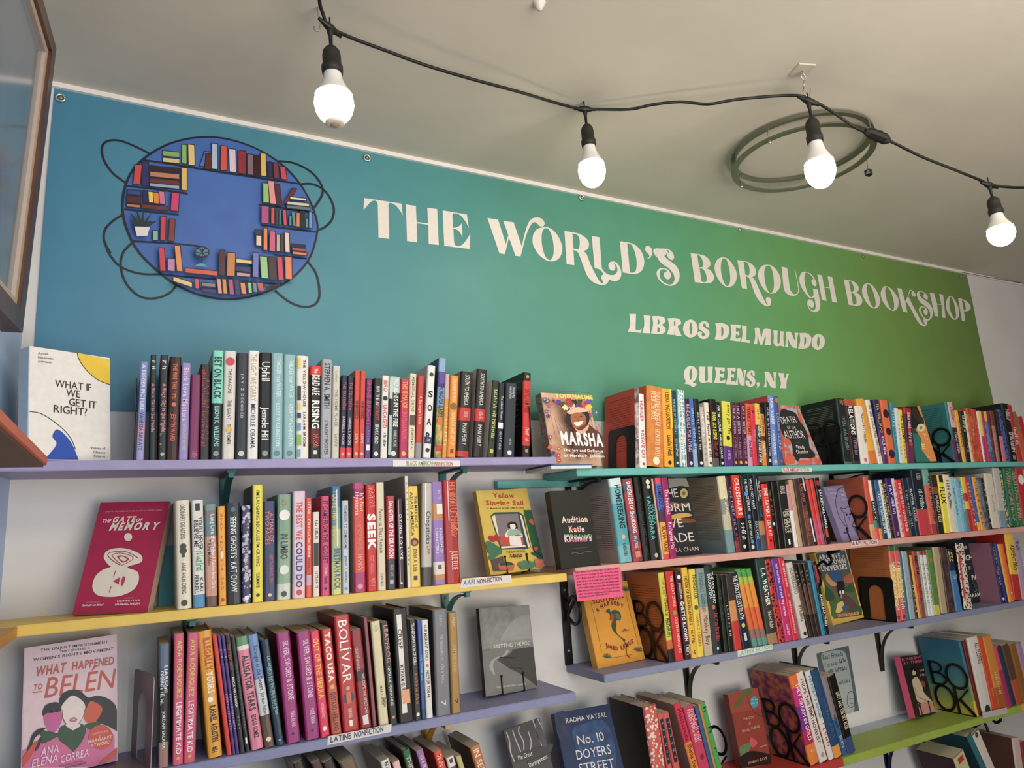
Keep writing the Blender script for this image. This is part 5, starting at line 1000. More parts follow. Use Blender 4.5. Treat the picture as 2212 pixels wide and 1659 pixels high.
row("""
1340.8 1368 1316 1034.4|cfe0e0:.1,7ab4b8:.3,4f9fa8:.8,6fb0b4|h s:a89890 b:5a4a44,30,.2,.86|HOMESEEKING;22303a;.08,.6;.42;.55;.02/O;d8b48a;.7,.7;.3/KARISSA CHEN;22303a;.78,.92;.26|sea blue hardcover with dark capitals
1369.5 1391 1345 1035|b83238+4a4a5a||DAUGHTERS OF SHANDONG;f4ecec;.04,.66;.42;.5;.02/EVE J. CHUNG;f0e0e0;.7,.84;.3/[];e0805f;.88,.95;.5|red and slate patterned book
1391.8 1407 1369 1032|141312|h|~~~~~ ~~~~ ~~~ ~~~~~;4a4844;.2,.95;.3|plain black hardcover beside the floral red one
1408 1430 1387 1031.5|1c1d1b|h e:b9b4a0|HANYA;4fa8a4;.34,.58;.34;.72/YANAGIHARA;5fb4b0;.22,.76;.42;.4/O;e0dcc8;.06,.06;.4/O;d8c88a;.12,.12;.35|black hardcover with turquoise capitals
1430.7 1434.6 1407 1034|c0ad94|h||thin tan board edged book
1434.8 1448 1415.2 1033|e0485a:.07,5068b4:.4,4a3a50:.55,e8a030:.94,d8405a||LUMINOUS;222c58;.1,.4;.6;.5;.02/SILVIA PARK;5a3210;.6,.92;.6;.5;.02|book in pink, blue and orange blocks
1449 1463.5 1429 1032.3|9a1f5c||The Fetishist;f4dcec;.15,.46;.6/Katherine Min;f4dcec;.56,.88;.55|deep magenta slim book
1573.6 1591.5 1551 1029|d8caa0:.3,8a8a84:.5,b9b49a:.7,6f9094|h s:@haze b:6a5a44,34,.12,.85|ATOM W~~~;f0e8d0;.15,.5;.3|wide hazy cream to blue hardcover with blurb
1592 1601.5 1568 1029|2c1c2a:.85,8a2a2c|s:b02a28|THE DEEP SKY;a890c4;.14,.72;.5/~~~;c94a4a;.75,.9;.4|dark purple slim book
1602 1619 1581 1027|d8301f:.56,201c1e|h s:c0301f|CROSSHAIRS;f6ece4;.04,.52;.5;.45;.02/~~~~~;e8e0d8;.63,.84;.45;.55/O;e0d0c0;.93,.93;.35|bright red book with a black lower panel
1620 1635.7 1598.5 1027|22262a|e:d0d0d8|THE MANOR OF DREAMS;d8d8dc;.05,.48;.35;.65/CHRISTINA LI;d8d8b0;.6,.85;.3/O;4f8fc4;.25,.25;.5/O;4f7fc0;.55,.55;.45/O;5a8fd0;.88,.88;.4|black book with blue blossoms
1636.4 1646 1614.5 1026|1c2028:.8,1f4a78||WE DO NOT PART;dfe4ea;.05,.46;.5/HAN KANG;9fc0d8;.62,.85;.5|slim black book with blue foot
1646.5 1660 1627 1026|202428:.62,a97a50:.8,4a4a4c|h|[];c9c9cc;.05,.35;.08;.4/~~~~~~;c9ccd0;.08,.32;.3;.7/~~~~;3f6f8a;.42,.56;.35|black hardcover with a tan origami leaf
1660.5 1674.8 1645 1046|d62c22|s:b82820|THE LEAVERS;f4dcd4;.06,.5;.5;.5;.02/LISA KO;f4dcd4;.56,.8;.5;.5;.02/O;5a1a18;.87,.87;.3|scarlet book with pale slanted letters
1675.4 1683.5 1655.5 1042|1c1614||~~~~~;6a7a3a;.12,.3;.4/~~~;c0502c;.35,.5;.4/O;e0dcd4;.63,.63;.6|black slim book with a white ring
1684 1696.8 1665.5 1041|17120f|s:1d1612||plain brown black book
1697.5 1717.3 1677.6 1039|232323||KEN LIU;d0ccb4;.08,.2;.5/THE GRACE;c9c8ae;.42,.78;.36;.66/OF KINGS;c9c8ae;.46,.78;.32;.36/[];e8e4dc;.87,.95;.2|thick black book with gold capitals
1718 1726 1697.5 1047|c98a94:.42,e2dad4|||thin pink over white book
1726.7 1736.4 1704 1037|b89878|h s:9a7f64||tan board book without title
1737 1747 1714 1035|4a342c|||thin brown book
1747.4 1757.6 1723.5 1034|2f2028:.4,6a3a28||BAD CREE;d8642c;.08,.35;.5/~~~~~ ~~~~;c9602c;.5,.85;.45|dark book with orange letters
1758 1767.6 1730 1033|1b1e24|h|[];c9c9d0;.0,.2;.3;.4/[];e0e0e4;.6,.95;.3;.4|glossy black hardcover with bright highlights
1768.2 1775.5 1740.5 1036.4|cc3a30:.6,c44a68||~~~;9a9aa0;.85,.9;.5|mottled red slim book, the left copy
1776 1783.8 1749.5 1036.4|cc3a30:.6,c44a68||~~~;9a9aa0;.85,.9;.5|mottled red slim book, the right copy
1784.4 1796.7 1758.5 1033|191818||SACRIFICIAL;f0ece8;.18,.55;.4;.6;.02/ANIMALS;f0ece8;.56,.76;.4;.6;.02/[];d8502c;.77,.9;.4/O;a82a34;.08,.08;.7|black book with white capitals and orange tip
1884.4 1895 1865 1030|c9523a:.76,c9a878:.85,d88a5a|s:b0502e b:8f4028,20,.15,.7||coral book with a rust back cover
1895.4 1902 1875.5 1037.6|e0d8c4:.35,23221f:.68,3f7f78:.8,d84a5a||PART X;f0ece4;.38,.66;.6|slim book patchworked cream, black and teal
1902.5 1908.6 1882.6 1038|2c3034:.82,dd9040|||thin dark book with orange foot
1909 1919.8 1887.5 1037.3|2f5f8f:.6,1f3f5a||~~~~~ ~ ~~~~~ ~~~~;d8e4ec;.2,.9;.45|blue book with white script
1920.4 1927.6 1898.5 1037.3|d8d4c8:.5,c9d0cc||~~~~ ~~~~~~ ~~~~;3a3a3a;.05,.9;.4|white slim book with black letters
1928 1933.8 1905 1039.5|1e1a1a||~~~ ~~~ ~~~~;e0b83a;.05,.6;.6/~~~;c9342c;.65,.85;.5|thin black book with yellow letters
1934.3 1948 1912.6 1033.6|352468:.5,4a2a58||FAY ~~~ ~~;e4dcf4;.12,.6;.4/~~~;d8c8d8;.9,.96;.3|violet book with white capitals
1948.4 1954.9 1926 1033.6|e0b4b4||~~~ ~~~~ ~~~~~;8a3a4a;.08,.9;.4|thin pink book
1955.5 1968.5 1934 1037|cc2f2a||~~~~~~ ~~~ ~~~~ ~~~;f0d8d0;.06,.9;.35|red book with small capitals
1969.2 1979.3 1947.6 1033.6|1f2b3f||~~~ ~~~~ ~~~;b9b48a;.2,.85;.35|navy book with olive letters
1980 1988.6 1959 1032|222e44||FLOWER CASTLE;d8e0e8;.2,.75;.5|navy book with white capitals
1989.2 2013.5 1968 1017|1d2430:.6,c03a42|h|~~~~~;b9c0c8;.05,.15;.3/~~~~~~~;d0d4d8;.3,.6;.3|tall blue black hardcover with red foot
2014 2026.8 1993 1013|6f9f8c:.25,cf5f4a:.85,a83a30||~~~~~ ~~~~~;2a3a34;.12,.8;.35;.75|green over coral tall book
2027.6 2042 2009.6 1027.8|3a2a20:.2,7a5038:.32,2c2422||MARGO ~~~;d8c4a8;.35,.8;.45|brown and black painted book
2042.6 2054.6 2025.5 1027.8|e6d42e|s:23231c|FLUX;23221a;.2,.5;.8;.5;.02/[];2a2a1a;.0,.12;.7|acid yellow book with black word
2055.2 2069 2037 1026|ddd0ae||~~~~ ~~~~~~~;5a5038;.1,.6;.4|cream book with sketchy letters
2069.6 2080 2051 1032|8fbcd0||~~~~~ ~~~;4a7a94;.2,.7;.3|pale sky blue book
2080.5 2088 2061 1033|7fb0c4||~~~~~;d0e4ec;.2,.6;.3|second sky blue book
2088.4 2095.8 2068.5 1039|4f94a4||~~~~~~;e0f0f0;.15,.6;.5|teal blue slim book
2096.3 2105 2076 1031|dcb83a:.3,b0342c:.45,d8b43a:.6,a8302c|||yellow and red patchwork book
2105.4 2113.7 2084 1031|bf302c|s:d8a02c|~~~~ ~~~~ ~~;f0c8a0;.1,.9;.4|red book with yellow side
2114.2 2120.4 2093.5 1031|2f5fa4:.85,e0b030||~~~;c0d0e8;.2,.7;.3|thin blue book
2121 2129 2100.5 1031|e09a34||~~~~ ~~~~;4a3418;.1,.9;.4|orange slim book with black letters
2129.8 2139.8 2109 1032.5|7a8088+4a4650|||smoky grey book
2140.2 2145 2119.5 1032.5|23211f||~~~~ ~~~;e0dcd0;.1,.9;.5|thin black book with white capitals
2145.6 2162.8 2127 1024.5|d0c6b4|s:b5ada0|~~~~;a89a80;.4,.7;.2|chunky beige book
2163.4 2177.4 2145.5 1012|b9b4b0:.72,7f8f9f|s:a8a29a||tall grey white book
2177.8 2185.8 2155.5 1014.7|3f5f70*d8c84a|||tall book in blue with yellow specks
2186.3 2199 2168 1013|1f6a44||~~~~~ ~~~~~ ~~~~;d8a08f;.05,.9;.5|tall green book with peach letters, the left one
2199.5 2212 2181 1013.5|1f6a44+2f7a50||~~~~ ~~~~ ~~~~~;d8a08f;.05,.9;.5|tall green book with peach letters, the right one
2213 2228 2195 1013|b82a2c||O;e8e4dc;.2,.2;.8|red book cut off by the picture edge
""", Z2r, 'on the salmon shelf', 'books on the salmon shelf')
row("""
1446.4 1459.3 1422.4 1238|c9c838:.76,c9642c:.86,24221f|s:b5642c b:7a3c18,24,.16,.86|THE LAST ~~~~~~~~;a8502c;.06,.5;.5;.55/~~~~~~ ~~;2f5a3a;.52,.72;.6|lime spined book with a wide orange back
1460.8 1478.5 1437.8 1235.8|cc2a2a||THE GREAT DIVIDE;f4c8b4;.05,.4;.32;.6/CRISTINA HENRIQUEZ;f4c8b4;.52,.92;.3;.6/O;8a9a4a;.47,.47;.5|bright red book with a small bird
1481.5 1494.6 1458.5 1234.6|3a1d28|s:2a151c|GHETTO KLOWN;f2ece8;.35,.8;.5;.5;.03/JOHN LEGUIZAMO;f0e8e4;.14,.32;.36/O;e8e4e0;.07,.07;.6/~~~;e0d8d4;.84,.95;.5|aubergine book with heavy white letters
1495.3 1508.4 1472.3 1227|e6b234||HOUSE OF BROKEN ANGELS;3a2c14;.1,.64;.45;.5;.02/~~~~~;5a4420;.7,.84;.4/~~;3a2c14;.92,.96;.4|mustard yellow tall book
1508.9 1523 1488 1231|e4c63a||TROPIGALLIA;2a4a34;.06,.34;.5;.6;.02/HAROLD ROGERS;b8402c;.52,.88;.4/O;3a6a44;.44,.44;.6|lemon yellow book with green title
1524 1542.6 1503.8 1229|7f958f:.45,c9a88a:.9,b9a890||Francisco Goldman;33585c;.06,.5;.55;.5;.0/Monkey Boy;3a4a44;.55,.88;.5;.5;.0|grey green to peach book with handwritten title
1543.4 1562.5 1521 1222|22302f|h|THE VOLCANO;eceae4;.08,.44;.3;.7/DAUGHTERS;eceae4;.1,.38;.32;.35/~~~~ ~~~~~;c9404a;.55,.86;.34;.6/O;d8603a;.48,.48;.4/O;d0d0d0;.94,.94;.25|dark green hardcover with white capitals
1567 1575 1547 1242|232b1c||~~ ~~~;6a7a4a;.2,.6;.3|dark olive slim book
1575.5 1587.5 1557.5 1243|191917||~~~~ ~~~~;c9c9b4;.4,.8;.3|black slim book with faint letters
1588.5 1605 1566.5 1242|3a322c:.35,c98a50:.62,c03428|s:2a2a24||black book with a peach and red flame
1605.6 1624 1576.5 1239|1f2438|s:23201f|THE STORYTELLER'S DEATH;ece6d0;.04,.62;.5/O;d8c44a;.7,.7;.4/[];c9ccd4;.8,.9;.3|navy book with cream capitals and a yellow edge
1628 1639.2 1590 1231.5|4f9a4a:.1,a8b43a:.2,e08a2a:.5,d8602c:.78,8f6a64:.9,5f8f88|h||green to orange gradient book, first of three
1640 1649.6 1602 1231|4f9a4a:.1,a8b43a:.2,e08a2a:.5,d8602c:.78,8f6a64:.9,5f8f88|h||green to orange gradient book, middle of three
1650 1660.6 1613 1230|4f9a4a:.1,a8b43a:.2,e08a2a:.5,d8602c:.78,8f6a64:.9,5f8f88|h||green to orange gradient book, last of three
1661.5 1683.3 1632 1208|26403f:.4,3a3630:.88,a07a54|h s:2f3424|L.A. WEATHER;ecead8;.12,.56;.4;.55;.02/~~~~~ ~~~~;d8d4c0;.62,.82;.3|tall murky teal hardcover
1684 1697.6 1652 1210|c0302c*1a1414||~~~~~~;8a2a28;.3,.9;.2|black book with red dots
1698.4 1713.9 1666 1209|6a3a94:.5,c02a6a||my mother cursed my name;f4e4f4;.06,.7;.36;.6/~~~~~;f0d0e0;.8,.93;.3|purple to magenta book with white words
1714.5 1727.8 1681.5 1206.6|cf2440||THE GREAT DIVIDE;f4d0d0;.04,.36;.3;.55/CRISTINA HENRIQUEZ;f4d0d0;.52,.92;.26;.5/O;b08a4a;.46,.46;.35|crimson book with pale capitals
1734 1748.8 1699 1217|c9c0b4|h e:2a2826|HOMBRECITO;6a6258;.07,.42;.5;.5;.0/~~~~~~;6a6258;.58,.78;.35|pale stone hardcover
1750 1759.2 1711.5 1220|2f241f:.3,5a3f34:.7,33231e||~~~~;b9a898;.1,.3;.3|dark brown book, first of three alike
1759.6 1767.2 1724 1219|2f241f:.3,5a3f34:.7,33231e||~~~~;b9a898;.1,.3;.3|dark brown book, middle of three alike
1767.6 1775.6 1735 1218|2f241f:.3,5a3f34:.7,33231e||~~~~;b9a898;.1,.3;.3|dark brown book, last of three alike
1776.6 1784.6 1745.5 1212.6|2f7f9c|||ocean blue slim book
1785 1793.2 1755 1214|1a1a1c:.3,17171a||ANGELINA ~~~~;ecece8;.45,.88;.5/[];b8304a;.05,.3;.5|black slim book with white capitals
1937.8 1948 1919.5 1180.5|3f5f3a:.07,d05a58:.25,dfb05a:.8,d05a58|s:b0642c b:8a4a20,16,.1,.5|~~~~~ ~~~~~;f4e4c0;.22,.85;.6/O;8a2a34;.95,.95;.5|yellow and rose book, left of a pair
1949 1960 1931 1179.5|3f5f3a:.07,d05a58:.3,dfb05a:.7,c95060||~~~~~ ~~~~~;f4e4c0;.22,.85;.6/O;8a2a34;.95,.95;.5|yellow and rose book, right of a pair
1960.5 1966.5 1941.8 1192|2f6a74|||thin petrol blue book
1967 1979.4 1947.5 1192|94a0aa||~~~~~;6f7a84;.4,.7;.2|pale blue grey book without title
1979.8 1985.1 1958.5 1194|3f3228||~~~~ ~~;d8d0a8;.5,.9;.5|thin dark brown book
1985.5 1990.8 1964.5 1199.8|e0a02c|||thin orange yellow book
1991.2 2001.6 1971 1192|9a4034:.5,a8382c:.7,8a4a44||~~~~~;2a1a18;.08,.35;.5/~~~;5a2420;.5,.75;.4|brick red book with dark capitals
2002 2006 1981.5 1192|93a394|||thin sage book
2006.5 2013.2 1985.5 1191.4|a8343f:.06,cfcfc9||~~~~ ~~~~~;8a8f8a;.2,.8;.5|white book with a red tulip head, left copy
2013.6 2020.2 1994 1191.4|a8343f:.06,cfcfc9||~~~~ ~~~~~;8a8f8a;.2,.8;.5|white book with a red tulip head, right copy
2020.8 2033.5 2001 1189|5a7f38:.85,b9b84a||O;d0642c;.16,.16;.4|leafy green book
2035 2048.5 2015.5 1183|a99874|s:6f6a54||beige hardback without letters
2049.4 2065.4 2029 1184|37251f+5a4038|||dark brown streaked book
2067 2081 2044 1187|20284a:.35,3f74a8||^~~~;d8c83a;.04,.2;.6/~~;b8d08a;.42,.48;.6|navy over blue book with yellow marks
2085.5 2102 2066 1175.4|d8c8b4*2a2220|s:1d1a1a|[];c9384a;.15,.85;.2;.15|black and cream feathered book
2165.4 2173.6 2140 1173.7|26265a|s:8f6070|^CANTORAS;c98a8a;.05,.7;.5/O;e0e0e0;.93,.93;.5|navy book beside a dusty rose back cover
2174 2180.2 2148.6 1175|3a3f7a:.5,26306a|||thin indigo book
2180.6 2184.9 2155 1176|dfae2c|||thin sun yellow book
2185.3 2193 2160.5 1176|dd6a2c||O;e8d0b0;.85,.85;.4|bright orange book
2193.6 2210 2172.5 1153.5|e0b82c:.62,b82c24|h s:a82018|ADVENT ~~O;5a3a14;.18,.56;.5;.6;.02|tall red hardcover with a yellow panel
2211 2226 2187.5 1164.5|a893ae|h|~~~~~;5a4a5a;.04,.2;.4|lavender grey book at the picture edge
""", Z3r, 'on the slate shelf', 'books on the slate shelf')
row("""
342 364.4 344.5 1393.6|5a6a80:.2,4a5a72:.35,2a2a2c:.8,9a7070|s:3a3836|LIAR~~~;ecebe8;.18,.4;.34;.7/~~~~~ ~~~~;dcdcd8;.22,.5;.34;.3/JORDAN SALAMA;ecebe8;.55,.85;.3|dark photo book with a dull pink foot
372.8 396 375.8 1371|cb5474|s:6a3038|AIDA RODRIGUEZ;d8c44a;.05,.5;.42;.55/LEGITIMATE KID;f2dce0;.53,.92;.45;.55;.02/O;d8a84a;.95,.95;.3|rose pink book, left of the pair
398 423.6 404 1369|cb5474|s:7a5a34|AIDA RODRIGUEZ;d8c44a;.05,.5;.4;.5/LEGITIMATE KID;f2dce0;.53,.92;.43;.5;.02/O;d8a84a;.95,.95;.3|rose pink book, right of the pair
450 481.5 426.3 1366|dd9a24|h|ILLEGALLY;b8402c;.06,.32;.45;.6;.03/YOURS;f0ead8;.33,.5;.45;.6;.03/RAFAEL AGUSTIN;23201a;.6,.88;.42;.6;.03/O;f0ead8;.55,.55;.4/~~;4a3414;.92,.96;.4|wide amber hardcover leaning left
491 501.4 458.5 1373|c9342c||~~~;e88a80;.15,.3;.3|red slim leaning book
502.3 509.6 469.8 1374|4a2f74||RBF;c9a8d8;.12,.25;.5/PUERTO VALLARTA;c9a8d8;.5,.8;.5|thin purple leaning book, the left copy
510 517.8 478 1374|4a2f74||RBF;c9a8d8;.12,.25;.5/PUERTO VALLARTA;c9a8d8;.5,.8;.5|thin purple leaning book, the right copy
518.4 530 486 1373|1f1f24||The Tiger Wife;c9483a;.08,.3;.5/ALICIA VELLAGOSA;f0ece8;.36,.62;.4/~~~~;9a9a9a;.7,.8;.3|black leaning book with a red heading
530.6 540.5 498 1376|1c2420||~~ ~~~~ ~~~ ~~~~;6a7a70;.25,.6;.35/~~~ ~~~;8a8a84;.66,.8;.3/[];e0e4e0;.88,.93;.4|black green leaning book
543.4 571 508.6 1379|5f8f6a:.08,e0d8c8:.12,d88098|h s:3a2a24|ALLIGATOR TEARS;23181c;.17,.66;.5;.55;.03/EDGAR GOMEZ;23181c;.7,.9;.36;.55;.02|pink hardcover with green and cream head
572.5 594.5 535.3 1374|6f90c0:.4,c9ccd0:.72,5f4a3c|h|Stranger in the Desert;2a2a34;.1,.5;.4;.6/Jordan Salama;3a3a44;.52,.74;.36;.6/O;e0d4a8;.93,.93;.5|sky blue and white hardcover with brown foot
597.5 615 563.8 1385|21394a|h|LILIANA'S INVINCIBLE SUMMER;8fb4b8;.16,.72;.34;.62/CRISTINA RIVERA GARZA;6f9aa0;.26,.66;.24;.34/O;5fb0d0;.95,.95;.3|dark petrol hardcover
620.6 651 596.5 1370|9a2a74|s:8a1f2c|SILVER, SWORD & STONE;e8c4dc;.08,.62;.38;.6/MARIE ARANA;e8c4dc;.72,.86;.3;.6/O;2a1a2a;.92,.92;.2|wide magenta book, left of the matching pair
661.7 692.2 640.5 1368|9a2a74|s:7a1420|SILVER, SWORD & STONE;e8c4dc;.08,.62;.38;.6/MARIE ARANA;e8c4dc;.72,.86;.3;.6/O;2a1a2a;.92,.92;.2|wide magenta book, right of the matching pair
693.6 713.8 670 1365.7|d82a50||OUT OF THE SIERRA;f0b02c;.07,.64;.55;.5;.03/VICTORIA BLANCO;f4c4cc;.68,.82;.3/O;f0e8e8;.92,.92;.45|strawberry red book with orange capitals
717.5 739.2 695 1362|c83a34:.55,c05a40|s:a83028|TACO USA;f4ecdc;.03,.5;.5;.5;.04/GUSTAVO ARELLANO;4a1a14;.6,.96;.5;.5;.02/O;e0a84a;.55,.55;.45|red and terracotta book
743 777.5 721.3 1333.7|b52a2c|s:8a2024 d:.16|BOLÍVAR;f2ece6;.04,.58;.55;.5;.0/MARIE ARANA;e8d0c4;.8,.88;.24/O;c9a48a;.63,.63;.25/O;2f3a4a;.71,.71;.7/[];d06040;.66,.76;.3/[];ece4dc;.9,.95;.2|large deep red book with a soldier portrait
780.5 804.3 757.7 1363|8a2228:.4,3a1820:.52,8f2a28||WELCOME THE WRETCHED;e0b8b4;.45,.86;.26;.68/CESAR ~~~ HERNANDEZ;dcb0ac;.18,.42;.26;.35/[];d8d4d0;.86,.95;.5|dark red curved jacket book
806.8 814.8 785.5 1335|8a4a50|s:77696a|||thin dusty mauve tall book
820.5 841.6 801 1344|d8cca4|h s:8a1c1c|~~ ~~;b9ac84;.04,.1;.3/MARTI ~~~~;4a4434;.62,.8;.24/~~~~~;4a4434;.74,.82;.24;.7|cream parchment hardcover with red board
843.2 860.3 822 1346|1e1c1e||LEAPFROG;d88a7a;.03,.4;.5;.6/NATHALIE MOLINA NINO;e0dcd8;.44,.82;.3/O;e08a84;.93,.93;.35|black book with salmon capitals
862.8 896 847.5 1317.7|1b1a18|h s:1d1b18|[];e0d8cc;.05,.92;.32;.4/CREEP;181818;.18,.36;.24;.4;.03/MYRIAM GURBA;181818;.5,.78;.24;.4;.03/[];dd9a6a;.72,.84;.5;.55|tall thick black hardcover with white strip
897 911 884 1339|1c1b1c|s:a89c8c e:e0e0e0|TRANSFORMATION OF CUBA;e8e4de;.04,.46;.45/~~~~~ ~~~;d0784a;.54,.84;.35|slim black book with white and orange words
912 921 901 1339.5|3a4a9a:.22,27548f:.9,1f4468||THE OTHER SIDE;5fc0d8;.36,.62;.5/~~~~~;5a70c0;.06,.2;.4|slim royal blue book
921.8 936.3 911 1340.6|d8d4d0||OUR MIGRANT SOULS;26242a;.05,.42;.4;.5;.02/HECTOR TOBAR;26242a;.52,.8;.4;.5;.02/O;d05a50;.47,.47;.45|white book with black capitals
942.8 974.5 936.3 1319|6f6f74|s:2c2c2e d:.16|GUERRAS;a9a9ac;.05,.16;.2/THE ENGLISHING OF LATIN AMERICA;b4b4b8;.24,.7;.2/7;d0d0d0;.86,.91;.3|tall wide grey paperback
977 996.3 969 1324.6|9f7630|s:b0a088|MARTI;d8c8a0;.05,.14;.26/JOSE MARTI READER;c9b27f;.32,.6;.3/7;2a2014;.86,.91;.35|ochre brown paperback at the end
""", Z3, 'on the periwinkle shelf', 'books on the periwinkle shelf')
row("""
648 672 632 1652 1700|2a211e|s:2a211e||dark book top, leftmost
690 712 673 1652 1700|4a2f28|s:4a3a34||brown slim book top
716 742 697 1651 1700|241f1e|s:2f2724||black book top
752 786 735 1652 1700|6a5848|s:5a4a40||brown book top with pages showing
838 858 822 1647 1700|d8d4d0:.5,c9c4c0|s:8a7c6e|~~~;3a3a3a;.02,.1;.4|white spined book top
862 878 848 1649 1700|dcb4ac|s:6a3a3c||pale pink spined book top
889 906 870 1624 1700|2a6a44|h s:5a3028|THE M~~;e8a0a8;.05,.3;.5|emerald green leaning hardcover
922 938 899 1624 1700|9a6a9a|s:8a5a70|GIRL;e8d0e8;.05,.2;.4|mauve leaning book
958 976 937 1626 1700|d8482a|s:a83020|~~ ~~;f0b0a0;.04,.3;.6|vermilion leaning book
980 998 964 1639 1700|dcd4c8:.1,5a2f7a|s:8a7c6e|[];3a3a3a;.02,.06;.4|white and purple leaning book
1004 1016 985 1636 1700|b9b070|s:8f8468||olive cream leaning book
1040 1062 1016 1617 1700|b9703a|s:5a3c2c|IN SE~~;ecd8c0;.03,.3;.55|rust orange leaning book top
""", Z4, 'on the lowest left shelf', 'books on the lowest left shelf', dep=.135)
row("""
1410 1439 1391.3 1530 1659|c9564a*e0cfc0|h s:0f0e0e d:.155||thick black hardcover with coral tile spine
1441.5 1453 1421.5 1543.7 1659|cc5a50|d:.12|[];1f2433;.06,.55;.6/~~~ ~~~;b9b4b4;.1,.5;.25/[];23283a;.72,.85;.7|coral book with navy label, the left copy
1455.5 1470 1432 1543 1659|cc5a50|d:.12|[];1f2433;.06,.55;.5/~~~ ~~~;b9b4b4;.1,.5;.22/[];23283a;.72,.85;.6|coral book with navy label, the right copy
1494 1510.5 1456 1523 1659|d02c4a:.42,e08430|s:8f7a6c d:.155|Habitations;5a1420;.06,.4;.5/Sheila Sundar;5a2a14;.44,.8;.5|raspberry and orange book
1511.5 1533.8 1477 1530 1659|c43a5c||~~~~ ~~~~ ~~~;f0c0c4;.04,.4;.3;.35/~~~~~~ ~~~;f0a8b4;.05,.42;.3;.7/O;8a1f3a;.58,.58;.4|deep pink book with white writing
1534.5 1542.6 1500.8 1527 1659|3a5c86|||thin denim blue book
1543 1548.2 1508.5 1522 1659|b98a34|||thin mustard book
1549 1561 1512.8 1521 1659|4a9a50||~ ~ ~ ~;1f4a2a;.05,.8;.5|leaf green leaning book
1752 1772 1705.8 1462|dd6a24:.14,c02a70:.35,7a2a80:.62,b02050:.78,dd7a28|h s:6a2458+b8622f d:.158|THEY DREAM IN GOLD;f2e0ec;.1,.74;.36;.55;.01/~~;f0c8b0;.84,.87;.4|violet and orange sunset hardcover
1773 1790.3 1719 1456.5|d8ccc0|s:a89888 d:.155|I HOPE THIS ~~~~ NOVELIST;3a3434;.08,.8;.36/O;9a9490;.93,.93;.4|cream book with black letters
1792.4 1804 1739.5 1452|c9d0d0:.55,d8d0c8|s:a8502c|HISTORY'S ANGEL;4a7480;.06,.55;.45/~~~~~;b8402c;.6,.85;.4|pale grey book with blue and red words
1805 1822.5 1753.5 1451.5|23466a:.87,d8923a|h s:1f3f5c|~~~~~~~ ~~~~~;4a6f94;.35,.78;.3|navy blue hardcover with orange foot
1822.9 1832 1773 1462|8a7a84:.55,2f5a8a|s:7a2a44|NIGHT;23242a;.5,.66;.5/DOSTS;c0d8ec;.76,.9;.5|mottled grey and blue book
1833 1851 1788.5 1464|17120f:.8,3a4a74|s:e0d0b4|SHUT AND THE SKY BLUE;d8c4a4;.22,.7;.4;.6;.02|black book with cream capitals and blue foot
2111 2116 2072 1386.4|2f6f84:.5,7a8f50:.8,c9b030|h s:@teal||large teal to yellow hardcover
2116.6 2123.6 2080 1385|6a1c1c|||thin oxblood book
2125 2146.5 2091 1379|cfc8c0|h s:a89c90|ALL FLOSSES;5a5450;.08,.36;.4;.7/O;2a3a20;.95,.95;.5|white hardcover with a leaf motif
2147.4 2159 2112 1379|c9481f||~~~;e0a080;.7,.8;.2|burnt orange book
2159.6 2177 2123.5 1377|c9822c:.7,a85a28||~~~~~;e8c890;.5,.8;.25|amber hardcover
2178.5 2188.6 2143.5 1399|cf4a60:.4,a82a5a|||raspberry slim book
2189.4 2198 2153 1397.7|2a3850|||thin ink blue book
2198.6 2212 2165 1396|5a3f30:.6,b0502c|||brown and rust book
2213 2226 2182 1394|8a5a24|||toffee brown book
2227 2238 2196 1391.5|9a7f9c|||dusty lilac book
""", ZH, 'on the red and lime shelf', 'books on the red and lime shelf')
row("""
2068 2095 2061 1640 1659|c9b88a|s:3a1a1c|[];b03a2c;.04,.12;.5|yellowed thick book top with a maroon back
2110 2122 2076 1598 1659|2f6a70|s:2a4a50||teal leaning book top
2130 2149 2101 1591 1659|d0c4bc|s:7a6a60|O;3a4a50;.03,.03;.4|white leaning book top
2196 2212 2188 1598 1659|c9b0a8|s:5a3a30||cream spined book with a brown back
2214 2226 2205 1605 1659|8a3030|||red book top at the corner
""", EYE - 1.02, 'on the bottom right shelf', 'books on the bottom right shelf', dep=.13)
# ------------------------------------------------------------------ face-out books
def easel(o, u, v, n, w_, h_, label, both=True, z=None):
    """wire display easel: two prongs in front, feet and back leg"""
    r = thing('wire_easel', label, 'easel', tuple(o), 'black wire book easels')
    m = mat('141414', .35, .02, metal=.5); th = .027
    F = lambda a, b, c: tuple(u * a + v * b + n * c)
    bz = -.0008
    for a in (w_ * .30, w_ * .72):
        P = [F(a, .040, .0045), F(a, .030, .0035), F(a, .004, .0035), F(a, -.0004, .0015), F(a, bz, -.004), F(a, bz, -th), F(a, .03, -th - .003), F(a, h_ * .5, -th - .003)]
        tube('prong', catmull(P[:4], 3) + [np.array(q) for q in P[4:]], .0017, m, r, 6)
        bm = bmesh.new(); bmesh.ops.create_icosphere(bm, subdivisions=1, radius=.0032); me = bpy.data.meshes.new('prong_tip'); bm.to_mesh(me); bm.free(); me.materials.append(m)
        q = bpy.data.objects.new('prong_tip', me); COL.objects.link(q); q.parent = r; q.location = P[0]
    tube('crossbar', [F(w_ * .30, h_ * .5, -th - .003), F(w_ * .72, h_ * .5, -th - .003)], .0017, m, r, 6)
    return r

